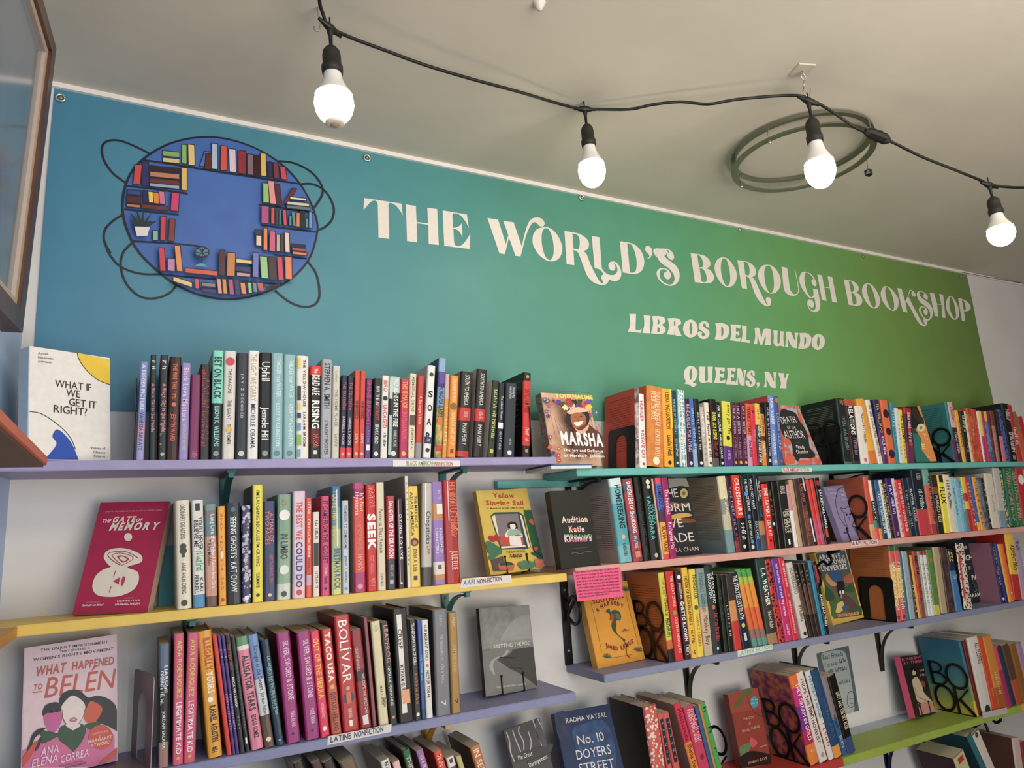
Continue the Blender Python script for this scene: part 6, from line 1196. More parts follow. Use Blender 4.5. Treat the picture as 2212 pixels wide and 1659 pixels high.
def a1(A):
    A.C(0, 700, 4.608)
    A.P("765,285 1092,355 1095,605 1000,570~ 900,500~ 830,420~ 785,340~", 'e8c22c'); A.S("768,285 780,340 820,410 890,490 980,560 1095,605", 7, '1f1f24')
    A.P("440,1348 560,1200~ 520,1120~ 560,1050~ 620,1080~ 700,1170~ 745,1260~ 780,1349", '2250b0')
    A.S("285,870 400,890 520,960 640,1060 710,1150 750,1250", 7, '1f1f24')
    A.T('Ayana', 378, 303, 480, 308, 22, '3a3a3c'); A.T('Elizabeth', 378, 343, 528, 356, 22, '3a3a3c'); A.T('Johnson', 376, 380, 516, 394, 22, '3a3a3c')
    A.T('WHAT IF', 545, 625, 905, 668, 72, '26262a'); A.T('WE', 655, 718, 792, 735, 72, '26262a'); A.T('GET IT', 682, 810, 955, 843, 72, '26262a'); A.T('RIGHT?', 530, 880, 862, 915, 76, '26262a')
    A.T('Visions of', 895, 1245, 1044, 1252, 24, '3a3a3c'); A.T('Climate', 925, 1288, 1042, 1292, 24, '3a3a3c'); A.T('Futures', 930, 1325, 1042, 1330, 24, '3a3a3c')
face_book([(61, 993), (238.7, 992), (236.5, 777), (65, 744)], Z1, 'white hardcover with yellow and blue circle segments, face out at the left end', 'e8e3de', y0=-.17, thick=.034, hard=True, spine='b9c8d4', art=a1, group='face-out books', wyaw=.35)
def a2(A):
    A.C(0, 1040, 4.608); c = 'e0d4c4'; b = '9a1f44'
    A.T('~~~~~ ~~ ~~~~~~~~~~~ ~~ ~~~~~~ ~~~~', 1050, 310, 1610, 292, 12, 'c98a9a', 0)
    A.T('THE', 1013, 413, 1100, 409, 32, 'f0e4e0', .02, .2); A.T('GATE', 1115, 408, 1340, 402, 52, c, .04, .2, .16); A.T('OF', 1350, 402, 1412, 400, 30, 'f0e4e0', .02, .2); A.T('MEMORY', 1085, 488, 1570, 478, 68, c, .045, .25, .2)
    A.E(1278, 555, 40, 40, c)
    A.P("1080,830~ 1035,760~ 1060,700~ 1140,668~ 1260,670~ 1380,715~ 1420,760~ 1400,810~ 1270,855~ 1370,900~ 1383,990~ 1330,1080~ 1200,1140~ 1060,1150~ 960,1125~ 922,1050~ 950,950~ 1020,885~ 1105,850~", c)
    A.S("1195,835 1100,770 1080,720 1160,700 1270,705 1380,765", 7, b); A.S("1215,835 1120,740 1200,715 1300,740 1325,775 1215,840", 6, b); A.P("1170,745~ 1230,740~ 1290,775~ 1230,810~ 1190,780~", 'b53a55'); A.P("1190,760~ 1230,752~ 1265,778~ 1230,795~", c)
    A.S("1155,888 1135,950", 7, b, smooth=False); A.S("1110,1048 1092,1108", 7, b, smooth=False); A.P("1130,995 1200,955 1185,1030", 'b53a55'); A.P("1215,1045~ 1210,1000~ 1230,950~ 1250,960~ 1240,1010~", 'b53a55')
    A.T('FOREWORD BY', 868, 1215, 1000, 1207, 12, 'd88a9a', 0); A.T('~~~~~~~ ~~~~~~~~', 818, 1248, 1035, 1240, 16, 'f0dce0', 0); A.T('EDITED BY', 1243, 1172, 1335, 1166, 12, 'd88a9a', 0); A.T('~~~~~~ ~~~~ ~~~', 1170, 1205, 1395, 1195, 16, 'f0dce0', 0); A.T('~~~~~~~~ ~~~~~~', 1150, 1238, 1395, 1228, 16, 'f0dce0', 0)
face_book([(158, 1327.5), (315.8, 1321.7), (369, 1082.3), (216, 1086)], Z2, 'crimson face-out book with a cream two-lobed shape, leaning on the wall above the yellow shelf', 'a82048', y0=-.115, thick=.026, art=a2, group='face-out books', wlean=.5, wyaw=.3, wy=.05)
def a3(A):
    A.C(0, 1320, 4.894); R_ = 'bb4a38'; K_ = '1c1a1c'; PK = 'c9608f'
    A.T('THE UNJUST IMPRISONMENT', 428, 428, 1142, 338, 26, K_, .012, .05, .14); A.T('THAT SPARKED A', 630, 440, 952, 400, 20, K_, .01, .05); A.T("WOMEN'S RIGHTS MOVEMENT", 350, 532, 1198, 412, 30, K_, .015, .05, .14)
    A.T('WHAT', 370, 690, 690, 640, 95, R_, .03, .1); A.T('HAPPENED', 760, 622, 1205, 560, 80, R_, .03, .05); A.T('TO', 350, 838, 445, 825, 60, R_, .02, .1); A.S("343,862 445,850", 10, R_, smooth=False)
    A.T('BELÉN', 470, 920, 1195, 810, 210, R_, .0, .12)
    A.P("235,1659 240,1470 460,1380~ 620,1320~ 900,1250~ 1180,1280~ 1210,1450~ 1236,1440 1236,1575 1000,1640", PK)
    A.P("650,1000~ 640,900~ 720,840~ 830,835~ 900,890~ 940,915~ 1030,895~ 1130,920~ 1210,980~ 1236,1050 1236,1270 1150,1220~ 1050,1180~ 900,1100~", K_)
    A.P("460,1110~ 470,1010~ 540,970~ 620,970~ 660,1050~ 640,1100~", K_)
    A.P("470,1095~ 640,1060~ 655,1150~ 600,1260~ 545,1285~ 490,1230~", 'bf5590'); A.P("470,1095 480,1080 530,1078 545,1035 560,1075 595,1070 600,1030 612,1065 650,1055 655,1030 460,1060", K_)
    A.P("890,1130~ 930,985~ 975,955~ 1050,990~ 1080,1040~ 1040,1130~ 960,1195~", 'c8502a')
    A.P("430,1260~ 640,1300~ 620,1320~ 450,1400~ 440,1340~", '24482c'); A.P("900,1200~ 1050,1170~ 1040,1230~ 950,1255~", '24482c')
    A.P("650,1010~ 720,920~ 785,895~ 870,950~ 900,1010~ 880,1120~ 820,1200~ 760,1228~ 700,1190~ 660,1110~", 'e0ccc8'); A.S("655,1040 665,1130 710,1205 765,1228 830,1190 875,1120 895,1040", 5, K_)
    A.P("700,1200~ 760,1232~ 850,1190~ 905,1230~ 900,1300~ 850,1400~ 775,1490 700,1420~ 620,1350~ 630,1240~", '24482c'); A.P("690,1210 700,1195 760,1230 845,1185 850,1215 770,1262", 'e0ccc8')
    A.P("728,1155~ 775,1120~ 818,1145~ 780,1175~", 'b06a88'); A.P("750,1150~ 775,1142~ 798,1148~ 772,1156~", 'e0ccc8')
    A.P("480,1235~ 400,1250~ 340,1310~ 310,1400~ 285,1470~ 300,1565~ 325,1500~ 340,1420~ 370,1340~ 430,1290~", K_); A.P("430,1330~ 390,1400~ 370,1480~ 410,1440~ 440,1360~", K_)
    A.E(1065, 1330, 128, 130, 'c4452e'); A.T('FOREWORD', 975, 1310, 1140, 1275, 20, 'e8b8a8', 0, .1); A.T('BY', 1045, 1328, 1072, 1322, 16, 'e8b8a8', 0, .1); A.T('MARGARET', 928, 1398, 1180, 1345, 34, 'f0d0c8', .01, .1); A.T('ATWOOD', 958, 1438, 1160, 1398, 34, 'f0d0c8', .01, .1)
    A.P("235,1560 350,1400~ 400,1380~ 330,1530~ 238,1650", 'c4452e'); A.P("1050,1600~ 1236,1450 1236,1500 1120,1590~", 'c4452e')
    A.T('ANA', 430, 1535, 620, 1490, 85, 'e8c4d8', .01, .1); A.T('ELENA', 335, 1655, 610, 1590, 85, 'e8c4d8', .01, .1); A.T('CORREA', 635, 1608, 935, 1530, 80, 'e8c4d8', .01, .1); A.T('TRANSLATED BY', 625, 1650, 880, 1590, 18, '7a3050', 0)
    A.T('~~~ ~~~~~~~~', 690, 1670, 905, 1612, 18, '7a3050', 0)
face_book([(46, 1690), (253.4, 1640.8), (253, 1372), (54, 1397.6)], Z3, 'pink face-out book with three dark-haired drawn figures, bottom left corner', 'd8bcc4', y0=-.17, thick=.024, hard=True, art=a3, group='face-out books', wlean=.2)
def a4(A):
    A.C(1130, 820, 5.144)
    rs = random.Random(3)
    for i in range(34):
        x = rs.choice([rs.uniform(215, 330), rs.uniform(650, 800), rs.uniform(300, 840)]); y = rs.uniform(200, 930)
        if 400 < x < 660 and 380 < y < 700: continue
        c = rs.choice(['d8502c', 'c9a0b0', '7a4a8a', 'd8603a', 'b04a7a', 'dd8a5a', 'c94a4a', '6a6a9a']); x += (y - 500) * .12; t = rs.uniform(0, 1)
        for q in range(5): A.E(x + 15 * math.cos(t + q * 1.257), y + 15 * math.sin(t + q * 1.257), 13, 10, c, t + q * 1.257)
        A.E(x, y, 7, 7, rs.choice(['e8c84a', '3a2a2a', 'f0e0c0'])); A.S("%g,%g %g,%g" % (x + 4, y + 16, x + 14, y + 60), 4, '6a7a50', smooth=False)
    for i in range(12): x = 240 + i * 48; A.S("%d,%d %d,%d" % (x, 380 + (i % 3) * 70, x + 55, 640), 5, '5a5a80')
    for (x, y, c) in ((330, 290, '5a3f9a'), (375, 310, '4a4a2a'), (440, 275, 'c9342c'), (500, 290, '2a2a24'), (560, 290, '3a4a2a'), (600, 320, 'd8402c'), (655, 345, 'e8c83a'), (400, 350, 'e8e0b0'), (470, 340, 'd8d0a0'), (650, 290, '6a4a9a'), (540, 340, '5a3a7a'), (440, 320, 'a83a5a')):
        for q in range(6): A.E(x + 24 * math.cos(q * 1.05), y + 18 * math.sin(q * 1.05), 17, 12, c, q * 1.05)
    A.P("390,470~ 430,390~ 540,370~ 640,410~ 650,500~ 600,560~ 420,540~", '1d1b1a'); A.P("410,400~ 530,350~ 640,395~ 560,410~ 440,430~", 'e8b8a0')
    A.P("450,440~ 520,410~ 600,440~ 615,520~ 580,600~ 530,630~ 480,580~ 450,510~", 'a5603c'); A.P("480,520~ 530,515~ 580,505~ 560,545~ 520,560~ 490,545~", 'efe4dc'); A.E(495, 462, 12, 6, '2a1a14'); A.E(560, 455, 12, 6, '2a1a14'); A.S("525,465 520,495 540,498", 5, '7a3f28')
    A.P("480,620~ 620,540~ 700,590~ 800,680~ 835,850 500,850~ 470,720~", '5a3428'); A.P("490,590~ 560,610~ 640,545~ 630,600~ 560,650~", 'e0a888')
    A.T('TOURMALINE', 278, 250, 690, 268, 42, 'e8d84a', .03)
    A.T('MARSHA', 345, 760, 805, 782, 132, 'f4f0ee', .04); A.T('The Joy and Defiance', 362, 840, 800, 850, 30, 'f4f0ee', .02); A.T('of Marsha P. Johnson', 372, 902, 812, 905, 30, 'f4f0ee', .02)
    A.T('~~~~~ ~~~~ ~~ ~~~~~~~~ ~~~~~ ~~~', 272, 178, 670, 202, 8, '5a4030', 0)
face_book([(1197, 1007.6), (1300, 1010), (1273, 854), (1167, 849)], Z1r + .012, 'flower covered face-out book with bold white title, left end of the turquoise shelf', 'dcae8c', y0=-.150, thick=.028, hard=True, spine='a08a80*7a6a58', art=a4, group='face-out books', wyaw=.3, wlean=.1)
# the book lying flat beneath it
bx0 = solve_x(1188, Z1r + .011, -.185)
r = thing('flat_book', 'thin blue book with white pages lying under the flowered book', 'book', (bx0 - .0, -.19, Z1r + .0004))
box('cover', 0, .125, 0, .14, .008, .0108, mat('2f5f8f'), parent=r, bevel=.0006); box('cover', 0, .125, 0, .14, 0, .0012, mat('d8d8d8'), parent=r); box('page_block', .001, .123, .001, .139, .0012, .008, mat('d9d6cf', .7), parent=r)
def a5(A):
    A.C(1500, 820, 5.821)
    A.P("1080,320 1305,330 1610,1068 1150,1075", 'c4523f+8fb4b8')
    for st in ("1120,760~ 1180,740~ 1220,800~ 1160,830~", "1130,850~ 1200,870~ 1190,900~ 1140,900~", "1160,960~ 1260,1000~ 1250,1060~ 1160,1050~", "1300,1020~ 1420,1010~ 1440,1060~ 1320,1060~", "1440,860~ 1520,960~ 1560,1040~ 1500,1000~", "1280,360~ 1320,420~ 1370,560~ 1320,500~"): A.P(st, 'cf5a44')
    A.P("1085,390~ 1160,385~ 1260,420~ 1320,520~ 1400,640~ 1430,740~ 1450,860~ 1510,930~ 1500,980~ 1400,990~ 1330,990~ 1290,1030~ 1240,940~ 1230,860~ 1200,760~ 1130,720~ 1080,600~", '26282a')
    A.T('DEATH', 1098, 555, 1283, 545, 74, 'd8d4cc', 0); A.T('OF THE', 1168, 625, 1280, 630, 38, 'b9b4ac', 0); A.T('AUTHOR', 1140, 742, 1395, 742, 88, 'd8d4cc', 0); A.T('A NOVEL', 1265, 800, 1330, 802, 10, '7a7a78', 0); A.T('Nnedi', 1285, 872, 1380, 872, 44, 'e0dcd4', 0); A.T('Okorafor', 1285, 935, 1432, 930, 42, 'e0dcd4', 0)
face_book([(1697, 1004), (1776.6, 1003), (1723.3, 877), (1650, 873)], Z1r, 'face-out book with a black silhouette on coral and blue pattern, middle of the turquoise shelf', 'c4523f', y0=-.165, thick=.024, hard=True, art=a5, group='face-out books', wlean=.5, wyaw=.3)
def a6(A):
    A.C(1840, 820, 5.946)
    A.P("565,355 870,342 940,560 760,640 660,520", '23241f'); A.P("780,690 880,700 900,900 1000,1052 822,1055", '2a7468'); A.P("835,345 870,342 1090,1048 1005,1052 895,900 890,760 815,640 930,560", 'd88a44')
    A.P("770,380~ 830,380~ 920,520~ 900,580~ 790,480~", '2f3028'); A.E(885, 618, 50, 50, 'd8cfae'); A.E(885, 618, 20, 24, '8a8468'); A.T('Y,', 915, 745, 975, 770, 60, 'f0c890', .02); A.T('E', 905, 890, 950, 892, 58, 'f0c890', .02)
    A.T('~~~~', 970, 1015, 1020, 1000, 20, 'f0c890', 0)
face_book([(1981, 997.5), (2023, 995.7), (1986, 877), (1941, 879.7)], Z1r, 'narrow looking face-out book in dark green and orange with a cream round seal', '2a4a44', y0=-.160, thick=.022, hard=True, art=a6, group='face-out books', wlean=.6, wyaw=.3)
def a7(A):
    A.C(980, 1000, 5.924); R_ = 'b83a28'; K_ = '22241f'
    A.T('Yellow', 505, 447, 775, 447, 58, R_, .03); A.T('Singing Sail', 415, 540, 893, 540, 58, R_, .03); A.T('A Memoir of an Only Child in China', 430, 592, 895, 583, 18, K_, .01)
    A.P("890,603 990,603 1150,1240 1040,1180~ 960,900~", '2f5a40'); A.P("958,745 1000,700 1030,800 1000,790", 'd0583c')
    A.P("470,680 520,635 830,628 890,670 985,1080 930,1100 600,1110 560,980", '2f4a48'); A.P("482,690 525,665 600,1060 585,1000", 'e4d8b8'); A.P("840,660 870,680 975,1080 950,1085", 'e4d8b8')
    A.P("522,662 815,650 900,1045 605,1062", '7f7476'); A.P("590,940 860,935 900,1045 608,1062", 'bd4a38'); A.P("700,930 845,925 870,1055 720,1060", 'e4dcd4')
    A.P("600,1072 905,1052 920,1075 605,1095", 'e4d8b8')
    A.P("690,830~ 690,775~ 745,750~ 800,775~ 818,840 780,842 775,800 720,795 722,835", K_); A.P("718,790~ 775,788~ 785,830~ 750,855~ 722,830~", 'e8ddd4')
    A.P("650,930~ 690,860~ 750,848~ 820,860~ 880,935~ 840,960 830,920 700,925 680,965", 'e4dcd4'); A.P("680,915~ 700,860~ 750,850~ 820,862~ 865,905 835,918~ 710,935~", '8fae9a'); A.S("770,935 860,925", 10, 'a04a3a', smooth=False)
    for (x, y) in ((470, 960), (540, 950), (500, 985), (560, 975)): A.E(x, y, 32, 30, 'a8302c')
    for (x, y) in ((440, 1040), (490, 1070), (540, 1100), (470, 1130), (520, 1170), (480, 1210), (570, 1140), (450, 1090)): A.E(x, y, 44, 38, '3f6f50')
    A.P("470,1250 620,1195 650,1380 500,1385", '55474a'); A.E(662, 1310, 108, 42, 'bd5a48'); A.E(662, 1302, 92, 32, '2f4a3a'); A.P("558,1320 770,1310 755,1370 575,1375", 'bd5a48'); A.P("1020,1240 1130,1235 1150,1330 1045,1335", 'c9705c')
    for (x, y) in ((850, 1300), (900, 1285), (950, 1290), (1000, 1300), (880, 1330), (960, 1330)): A.E(x, y, 42, 34, '4f7a5c')
    for (x, y) in ((1010, 1170), (1060, 1190), (1100, 1180), (1040, 1130), (1080, 1210)): A.E(x, y, 36, 14, '2f4a48', .6)
    A.E(1035, 1100, 28, 26, 'c9482c')
    A.T('YUNSAN HUANG', 658, 1165, 900, 1140, 26, K_, .01); A.T('~~~', 712, 1220, 855, 1210, 34, K_, .01)
_, (o, u, v, n, w_, h_) = face_book([(1056.8, 1235.5), (1175, 1224.5), (1135.3, 1058), (1030.6, 1058)], Z2 + .008, 'mustard yellow face-out paperback with a drawn window scene on a wire easel', 'd0b04a', y0=-.155, thick=.016, spine='b59a44', art=a7, group='face-out books', wyaw=.3)
easel(o, u, v, n, w_, h_, 'black wire easel holding the mustard yellow paperback')
def a8(A):
    A.C(980, 1000, 5.924)
    A.T('Audition', 1385, 768, 1715, 755, 78, 'ecc8b8', .03); A.T('Katie', 1480, 888, 1675, 880, 78, 'eec0c8', .03); A.S("1485,850 1590,845", 10, 'dd6a3a', smooth=False); A.T('Kitamura', 1420, 1010, 1770, 1000, 82, 'd8c8d8', .03)
    A.T('~~~~~~~~', 1440, 1020, 1770, 1005, 34, 'c94a5a', .01); A.T('~~~~~~~~', 1420, 950, 1765, 945, 26, 'a8d088', .01); A.S("1395,735 1560,728", 8, 'f0e0b0', smooth=False)
    A.S("1500,1160 1560,1150 1620,1165 1680,1140 1760,1138", 4, '8a8884'); A.S("1515,1100 1600,1090 1700,1085", 4, '6a6866')
face_book([(1213.8, 1231), (1298, 1221), (1268.7, 1059), (1186.8, 1060.4)], Z2r, 'black face-out hardcover with striped pastel letters at the end of the salmon shelf', '22241f', y0=-.165, thick=.024, hard=True, spine='15150f', art=a8, group='face-out books', wyaw=.3)
def a9(A):
    A.C(1230, 1010, 5.821)
    A.P("1240,140 1465,135 1500,240~ 1400,230~ 1250,260", '9a9488'); A.P("1250,430~ 1400,450~ 1500,440~ 1490,480~ 1260,500~", '7a5238'); A.P("1280,600~ 1440,570~ 1545,600~ 1430,630~ 1290,650~", 'c9a050'); A.P("1300,690~ 1420,640~ 1560,650~ 1570,690~ 1320,700~", '7a4434')
    A.T('THE', 1150, 385, 1372, 370, 105, 'd8d0c4', 0); A.T('STORM', 1010, 565, 1522, 548, 105, 'd8d0c4', 0); A.T('WE', 1190, 770, 1432, 745, 105, 'd8d0c4', 0); A.T('MADE', 1130, 955, 1570, 925, 112, 'd8d0c4', 0); A.T('VANESSA CHAN', 1110, 1085, 1622, 1040, 48, 'd8d0c4', 0)
    A.E(1435, 325, 50, 60, 'c9b26a'); A.E(1435, 325, 20, 26, '7a6a3a')
face_book([(1432, 1204), (1516, 1197), (1481.7, 1033), (1398, 1035)], Z2r, 'dark stormy face-out book with gold seal, half hidden by the magenta spine', '2a2c2e', y0=-.110, thick=.024, hard=True, art=a9, group='face-out books', wlean=.3, wyaw=.3, wy=.01)
def a10(A):
    A.C(1540, 1010, 6.506); K_ = '2a2436'
    A.S("1830,285 1770,300 1740,360 1725,500 1770,680 1860,820 1900,850", 8, K_); A.S("1795,562 1810,610 1840,640 1850,720 1880,810 1900,870 1910,905", 7, K_); A.S("1795,562 1850,580 1900,548 1935,600 1940,650 1975,700 1975,760 1960,820 2000,880 2000,900", 7, K_)
    A.S("1850,630 1885,655", 8, K_, smooth=False); A.S("1945,640 1915,655", 8, K_, smooth=False); A.E(1878, 665, 12, 14, K_); A.E(1925, 658, 12, 14, K_); A.S("1905,700 1915,710 1925,700", 6, K_); A.S("1915,725 1915,745", 5, K_, smooth=False)
    A.S("1960,830 2090,860 2110,900 2080,940 2000,900", 6, K_); A.T('~~~', 2010, 925, 2090, 925, 40, '5a5070', 0)
    A.T('Sorry', 1610, 315, 1715, 320, 20, 'd8d0e4', 0, .2); A.T('for my', 1640, 375, 1730, 375, 26, 'd8d0e4', 0, .2); A.T('cat', 1680, 438, 1720, 438, 26, 'd8d0e4', 0, .2); A.T('~~~~~', 1790, 350, 1840, 350, 18, 'c4b8d4', 0); A.T('~~~', 1800, 405, 1850, 405, 22, 'd8d0e4', 0); A.T('~~~~~~~', 1800, 460, 1895, 460, 14, 'c9b9d0', 0); A.T('~~~', 1840, 940, 1900, 935, 30, '4a4060', 0)
_, (o, u, v, n, w_, h_) = face_book([(1819, 1165), (1871.2, 1159.9), (1823.6, 1049.2), (1779.8, 1049.7)], Z2r, 'lavender grey face-out book with a line drawn cat on a wire easel', '8a80a4', y0=-.160, thick=.020, art=a10, group='face-out books', wlean=.25, wyaw=.3)
easel(o, u, v, n, w_, h_, 'black wire easel holding the lavender cat book')
def a11(A):
    A.C(1200, 1200, 5.925); M_ = '7a2a40'; G_ = '2f5248'
    A.S("450,600 500,800 590,1230", 5, '6a5a2a', smooth=False); A.S("885,420 950,720 1060,1140", 5, '6a5a2a', smooth=False); A.S("728,1310 980,1268", 5, '6a5a2a', smooth=False)
    A.T('SOUTHERN', 480, 620, 870, 545, 50, M_, .02)
    for ch, x, y, r_ in (('R', 555, 720, 0), ('H', 600, 680, 0), ('A', 640, 655, 0), ('P', 682, 640, 0), ('S', 722, 632, 0), ('O', 760, 634, 0), ('D', 800, 648, 0), ('Y', 845, 672, 0)): A.T(ch, x - 15, y + (700 - x) * .06, x + 15, y - (700 - x) * .06 - 4, 48, M_, .03)
    for i, ch in enumerate('JARED LEMUS'):
        if ch != ' ': x = 640 + i * 33; y = 1180 + 60 * math.sin(i / 10 * math.pi) - i * 5; A.T(ch, x, y, x + 26, y - 6, 52, M_, .02)
    A.P("640,720~ 680,685~ 700,730~ 740,700~ 800,715~ 830,770~ 820,830~ 770,830~ 770,900~ 765,960~ 800,1020~ 885,1080 870,1090~ 780,1010~ 730,950~ 715,880~ 735,820~ 690,820~ 710,780~ 680,740~", G_)
    A.P("700,750~ 735,760~ 735,820~ 705,830~", 'b8452c'); A.P("760,740~ 810,760~ 810,820~ 770,800~", '6a6a44'); A.S("860,1080 900,1160 900,1240 920,1290 955,1315", 8, '33241c'); A.S("848,975 885,940 880,965 940,950", 7, G_)
    for (cx, cy) in ((650, 1300), (1045, 1215), (880, 445)):
        for k in range(7): a_ = -math.pi * (k + .5) / 7 + .1; A.S("%g,%g %g,%g" % (cx, cy + 10, cx + 60 * math.cos(a_), cy + 10 + 58 * math.sin(a_)), 10, G_, smooth=False)
face_book([(1291, 1440.5), (1395, 1422), (1352.7, 1255.7), (1256, 1266)], Z3r, 'orange yellow face-out book with a long-tailed green bird, under the pink note', 'd8942c', y0=-.155, thick=.024, hard=True, spine='c98f2a', art=a11, group='face-out books', wyaw=.3)
def a12(A):
    A.C(1500, 1180, 5.821); C_ = 'e8dcc0'
    A.P("1522,92 1890,50 2108,865 1752,915", '6a5038+4f6a48'); A.P("1545,85 1885,50 1960,330 1780,300~ 1620,350", '3f5f80'); A.P("1700,330~ 1830,320~ 1860,420~ 1840,560~ 1800,560~ 1740,450~", '35598a'); A.P("1790,450~ 1870,440~ 1890,540~ 1860,640~ 1820,640~ 1790,540~", '2a2028')
    A.P("1640,500~ 1720,560~ 1760,660~ 1660,680~", '2f5238'); A.P("1890,540~ 1960,480~ 2010,560~ 1930,580~", '34583a'); A.P("1660,340~ 1720,420~ 1790,480~ 1720,500~ 1650,420~", 'c98a5a'); A.P("1870,400~ 1960,340~ 1990,440~ 1900,460~", 'b8604a')
    A.P("1820,640~ 1900,600~ 2080,800~ 2000,830~ 1900,790~", '5a4440'); A.P("1740,780~ 1850,690~ 1880,780~ 1800,840~", 'd0b868'); A.P("1850,770~ 1900,735~ 1940,765~ 1880,810~", '3a5a7a'); A.P("1715,740~ 1790,700~ 1760,850~ 1725,880~", '3f6a3a'); A.P("1990,790~ 2080,750~ 2095,850~ 2010,840~", '3a5a34')
    A.E(1828, 580, 12, 26, C_); A.E(1862, 575, 12, 26, C_); A.E(1840, 630, 10, 30, '7a9ab0')
    A.T('ARCHIVE', 1560, 175, 1835, 150, 58, C_, .03); A.T('OF', 1850, 145, 1885, 140, 30, C_, .02); A.T('UNKNOWN', 1570, 240, 1900, 215, 58, C_, .03); A.T('UNIVERSES', 1590, 315, 1915, 285, 58, C_, .03)
    A.P("1785,855 2055,822 2062,862 1795,895", 'c9a080'); A.T('RUBEN REYES JR.', 1800, 890, 2050, 858, 32, 'a83228', .03)
face_book([(1798, 1340.6), (1866, 1331), (1826.4, 1185), (1757.7, 1193)], Z3r, 'jungle illustrated face-out book with yellow border behind the black scroll', 'd8b44a', y0=-.160, thick=.022, art=a12, group='face-out books', wyaw=.3, wlean=.2)
def a13(A):
    A.C(1840, 1130, 5.946); C_ = 'e4dccc'
    A.T('THE', 1420, 335, 1482, 330, 36, C_, .01); A.S("1545,275 1535,300 1550,318 1568,320", 7, C_); A.T('WITCHES', 1330, 490, 1615, 465, 62, C_, .03); A.T('OF', 1497, 600, 1530, 596, 40, C_, .01); A.T('EL', 1400, 730, 1480, 725, 50, C_, .03); A.T('PASO', 1542, 728, 1688, 715, 56, C_, .03); A.T('JARAMILLO', 1490, 955, 1742, 925, 42, C_, .02)
    A.E(1625, 605, 30, 36, 'c9b040'); A.E(1625, 605, 8, 18, '5a4a20')
    for (x, y, a_) in ((1560, 540, .4), (1600, 500, -.4), (1660, 660, .9), (1590, 810, -.5), (1640, 790, .5), (1560, 780, 1), (1620, 850, 0)): A.E(x, y, 46, 12, '2f4a3c', a_)
    A.S("1510,385 1560,370 1608,382", 4, C_); A.S("1640,750 1690,768", 4, C_, smooth=False); A.S("1565,880 1620,858 1680,870", 4, 'b89878')
face_book([(2072, 1303), (2136.8, 1294), (2107.4, 1162), (2043, 1172)], Z3r, 'dark navy face-out book with moon and yellow leaf, right part of the slate shelf', '1c2630', y0=-.110, thick=.022, hard=True, art=a13, group='face-out books', wyaw=.3, wlean=.25, wy=.01)
def a14(A):
    A.C(880, 1290, 4.495)
    A.P("712,110 1180,75 1215,430 735,520", '7f817c+8f908a'); A.P("735,518~ 850,512~ 960,515~ 1220,480 1262,875 870,610~ ", '4a4846'); A.P("740,520 1000,505~ 975,560~ 860,610~ 880,640~ 1100,750~ 1262,870 1262,880 770,950", '7a7874')
    A.P("960,515~ 985,520~ 940,575~ 860,605~ 830,660~ 850,760~ 800,700~ 800,640~ 850,590~ 930,560~", 'a09e98'); A.P("905,400~ 1000,250~ 1100,180~ 1190,170 1200,400 980,420~", '9a9a94'); A.S("890,585 1050,590", 12, '33312f', smooth=False); A.S("990,680 1120,690", 10, '3a3836', smooth=False)
    A.T('KNITTING THE FOG', 835, 500, 1190, 462, 38, 'd8d4cc', .01, .05); A.T('~~~ ~~~ ~~~~~~~~ ~~~~~~~~', 865, 885, 1150, 850, 15, 'c9c5bc', .0)
_, (o, u, v, n, w_, h_) = face_book([(1050, 1502.5), (1160.8, 1485.8), (1143.6, 1305), (1033.5, 1315.6)], Z3, 'grey landscape face-out paperback with a winding road on a wire easel', '7f807c', y0=-.140, thick=.012, spine='1f201f', art=a14, group='face-out books', wyaw=.3)
easel(o, u, v, n, w_, h_, 'black wire easel holding the grey winding road paperback')
def a15(A):
    A.C(880, 1290, 4.495)
    for st in ("1020,1290 1050,1380 1080,1450 1100,1500", "1085,1255 1080,1310 1125,1400 1130,1480", "1215,1190 1250,1280 1290,1400 1330,1500", "1265,1180 1310,1290 1330,1420", "960,1310 990,1400 1000,1500 1040,1600", "1170,1300 1200,1400 1190,1490"): A.S(st, 13, 'b8a8a0')
    A.P("1040,1540 1385,1420~ 1395,1500 1060,1610", '171514'); A.P("1160,1590 1388,1510 1392,1570 1180,1650", '171514')
    A.T('The Great', 1070, 1585, 1212, 1535, 44, 'e8e0dc', .0, .1); A.T('Derangement', 1185, 1655, 1362, 1560, 44, 'e8e0dc', .0, .1)
    A.P("1240,1200~ 1300,1260~ 1350,1440~ 1310,1440~ 1260,1330~", '3a3434')
face_book([(1144, 1800), (1225, 1772), (1164.8, 1548), (1089, 1581)], Z4, 'small black face-out paperback with pale branching lines, tilted in the lower middle', '2a2526', y0=-.13, thick=.016, spine='141211', art=a15, group='face-out books', wyaw=.2, wroll=.15, wlean=.2)
def a16(A):
    A.C(1180, 1420, 5.821); C_ = 'd8d0c4'
    A.P("330,900~ 480,830~ 680,780~ 800,900~ 860,1100~ 880,1391 450,1391 360,1100~", '1f4a78+16305a'); A.P("95,710 240,680~ 300,900~ 250,1100~ 150,1000~", '1c2f5a+141f40')
    A.T('RADHA VATSAL', 250, 828, 762, 745, 58, C_, 0); A.T('No. 10', 398, 1100, 732, 1045, 115, C_, 0); A.T('DOYERS', 388, 1290, 820, 1210, 118, C_, 0); A.T('STREET', 420, 1460, 860, 1385, 118, C_, 0)
face_book([(1252, 1800), (1372, 1770), (1316.6, 1520.5), (1195.5, 1541)], ZH, 'deep blue face-out book with thin serif-like letters at the bottom centre', '1a2c54', y0=-.16, thick=.024, hard=True, art=a16, group='face-out books', wyaw=.3, wlean=.25)
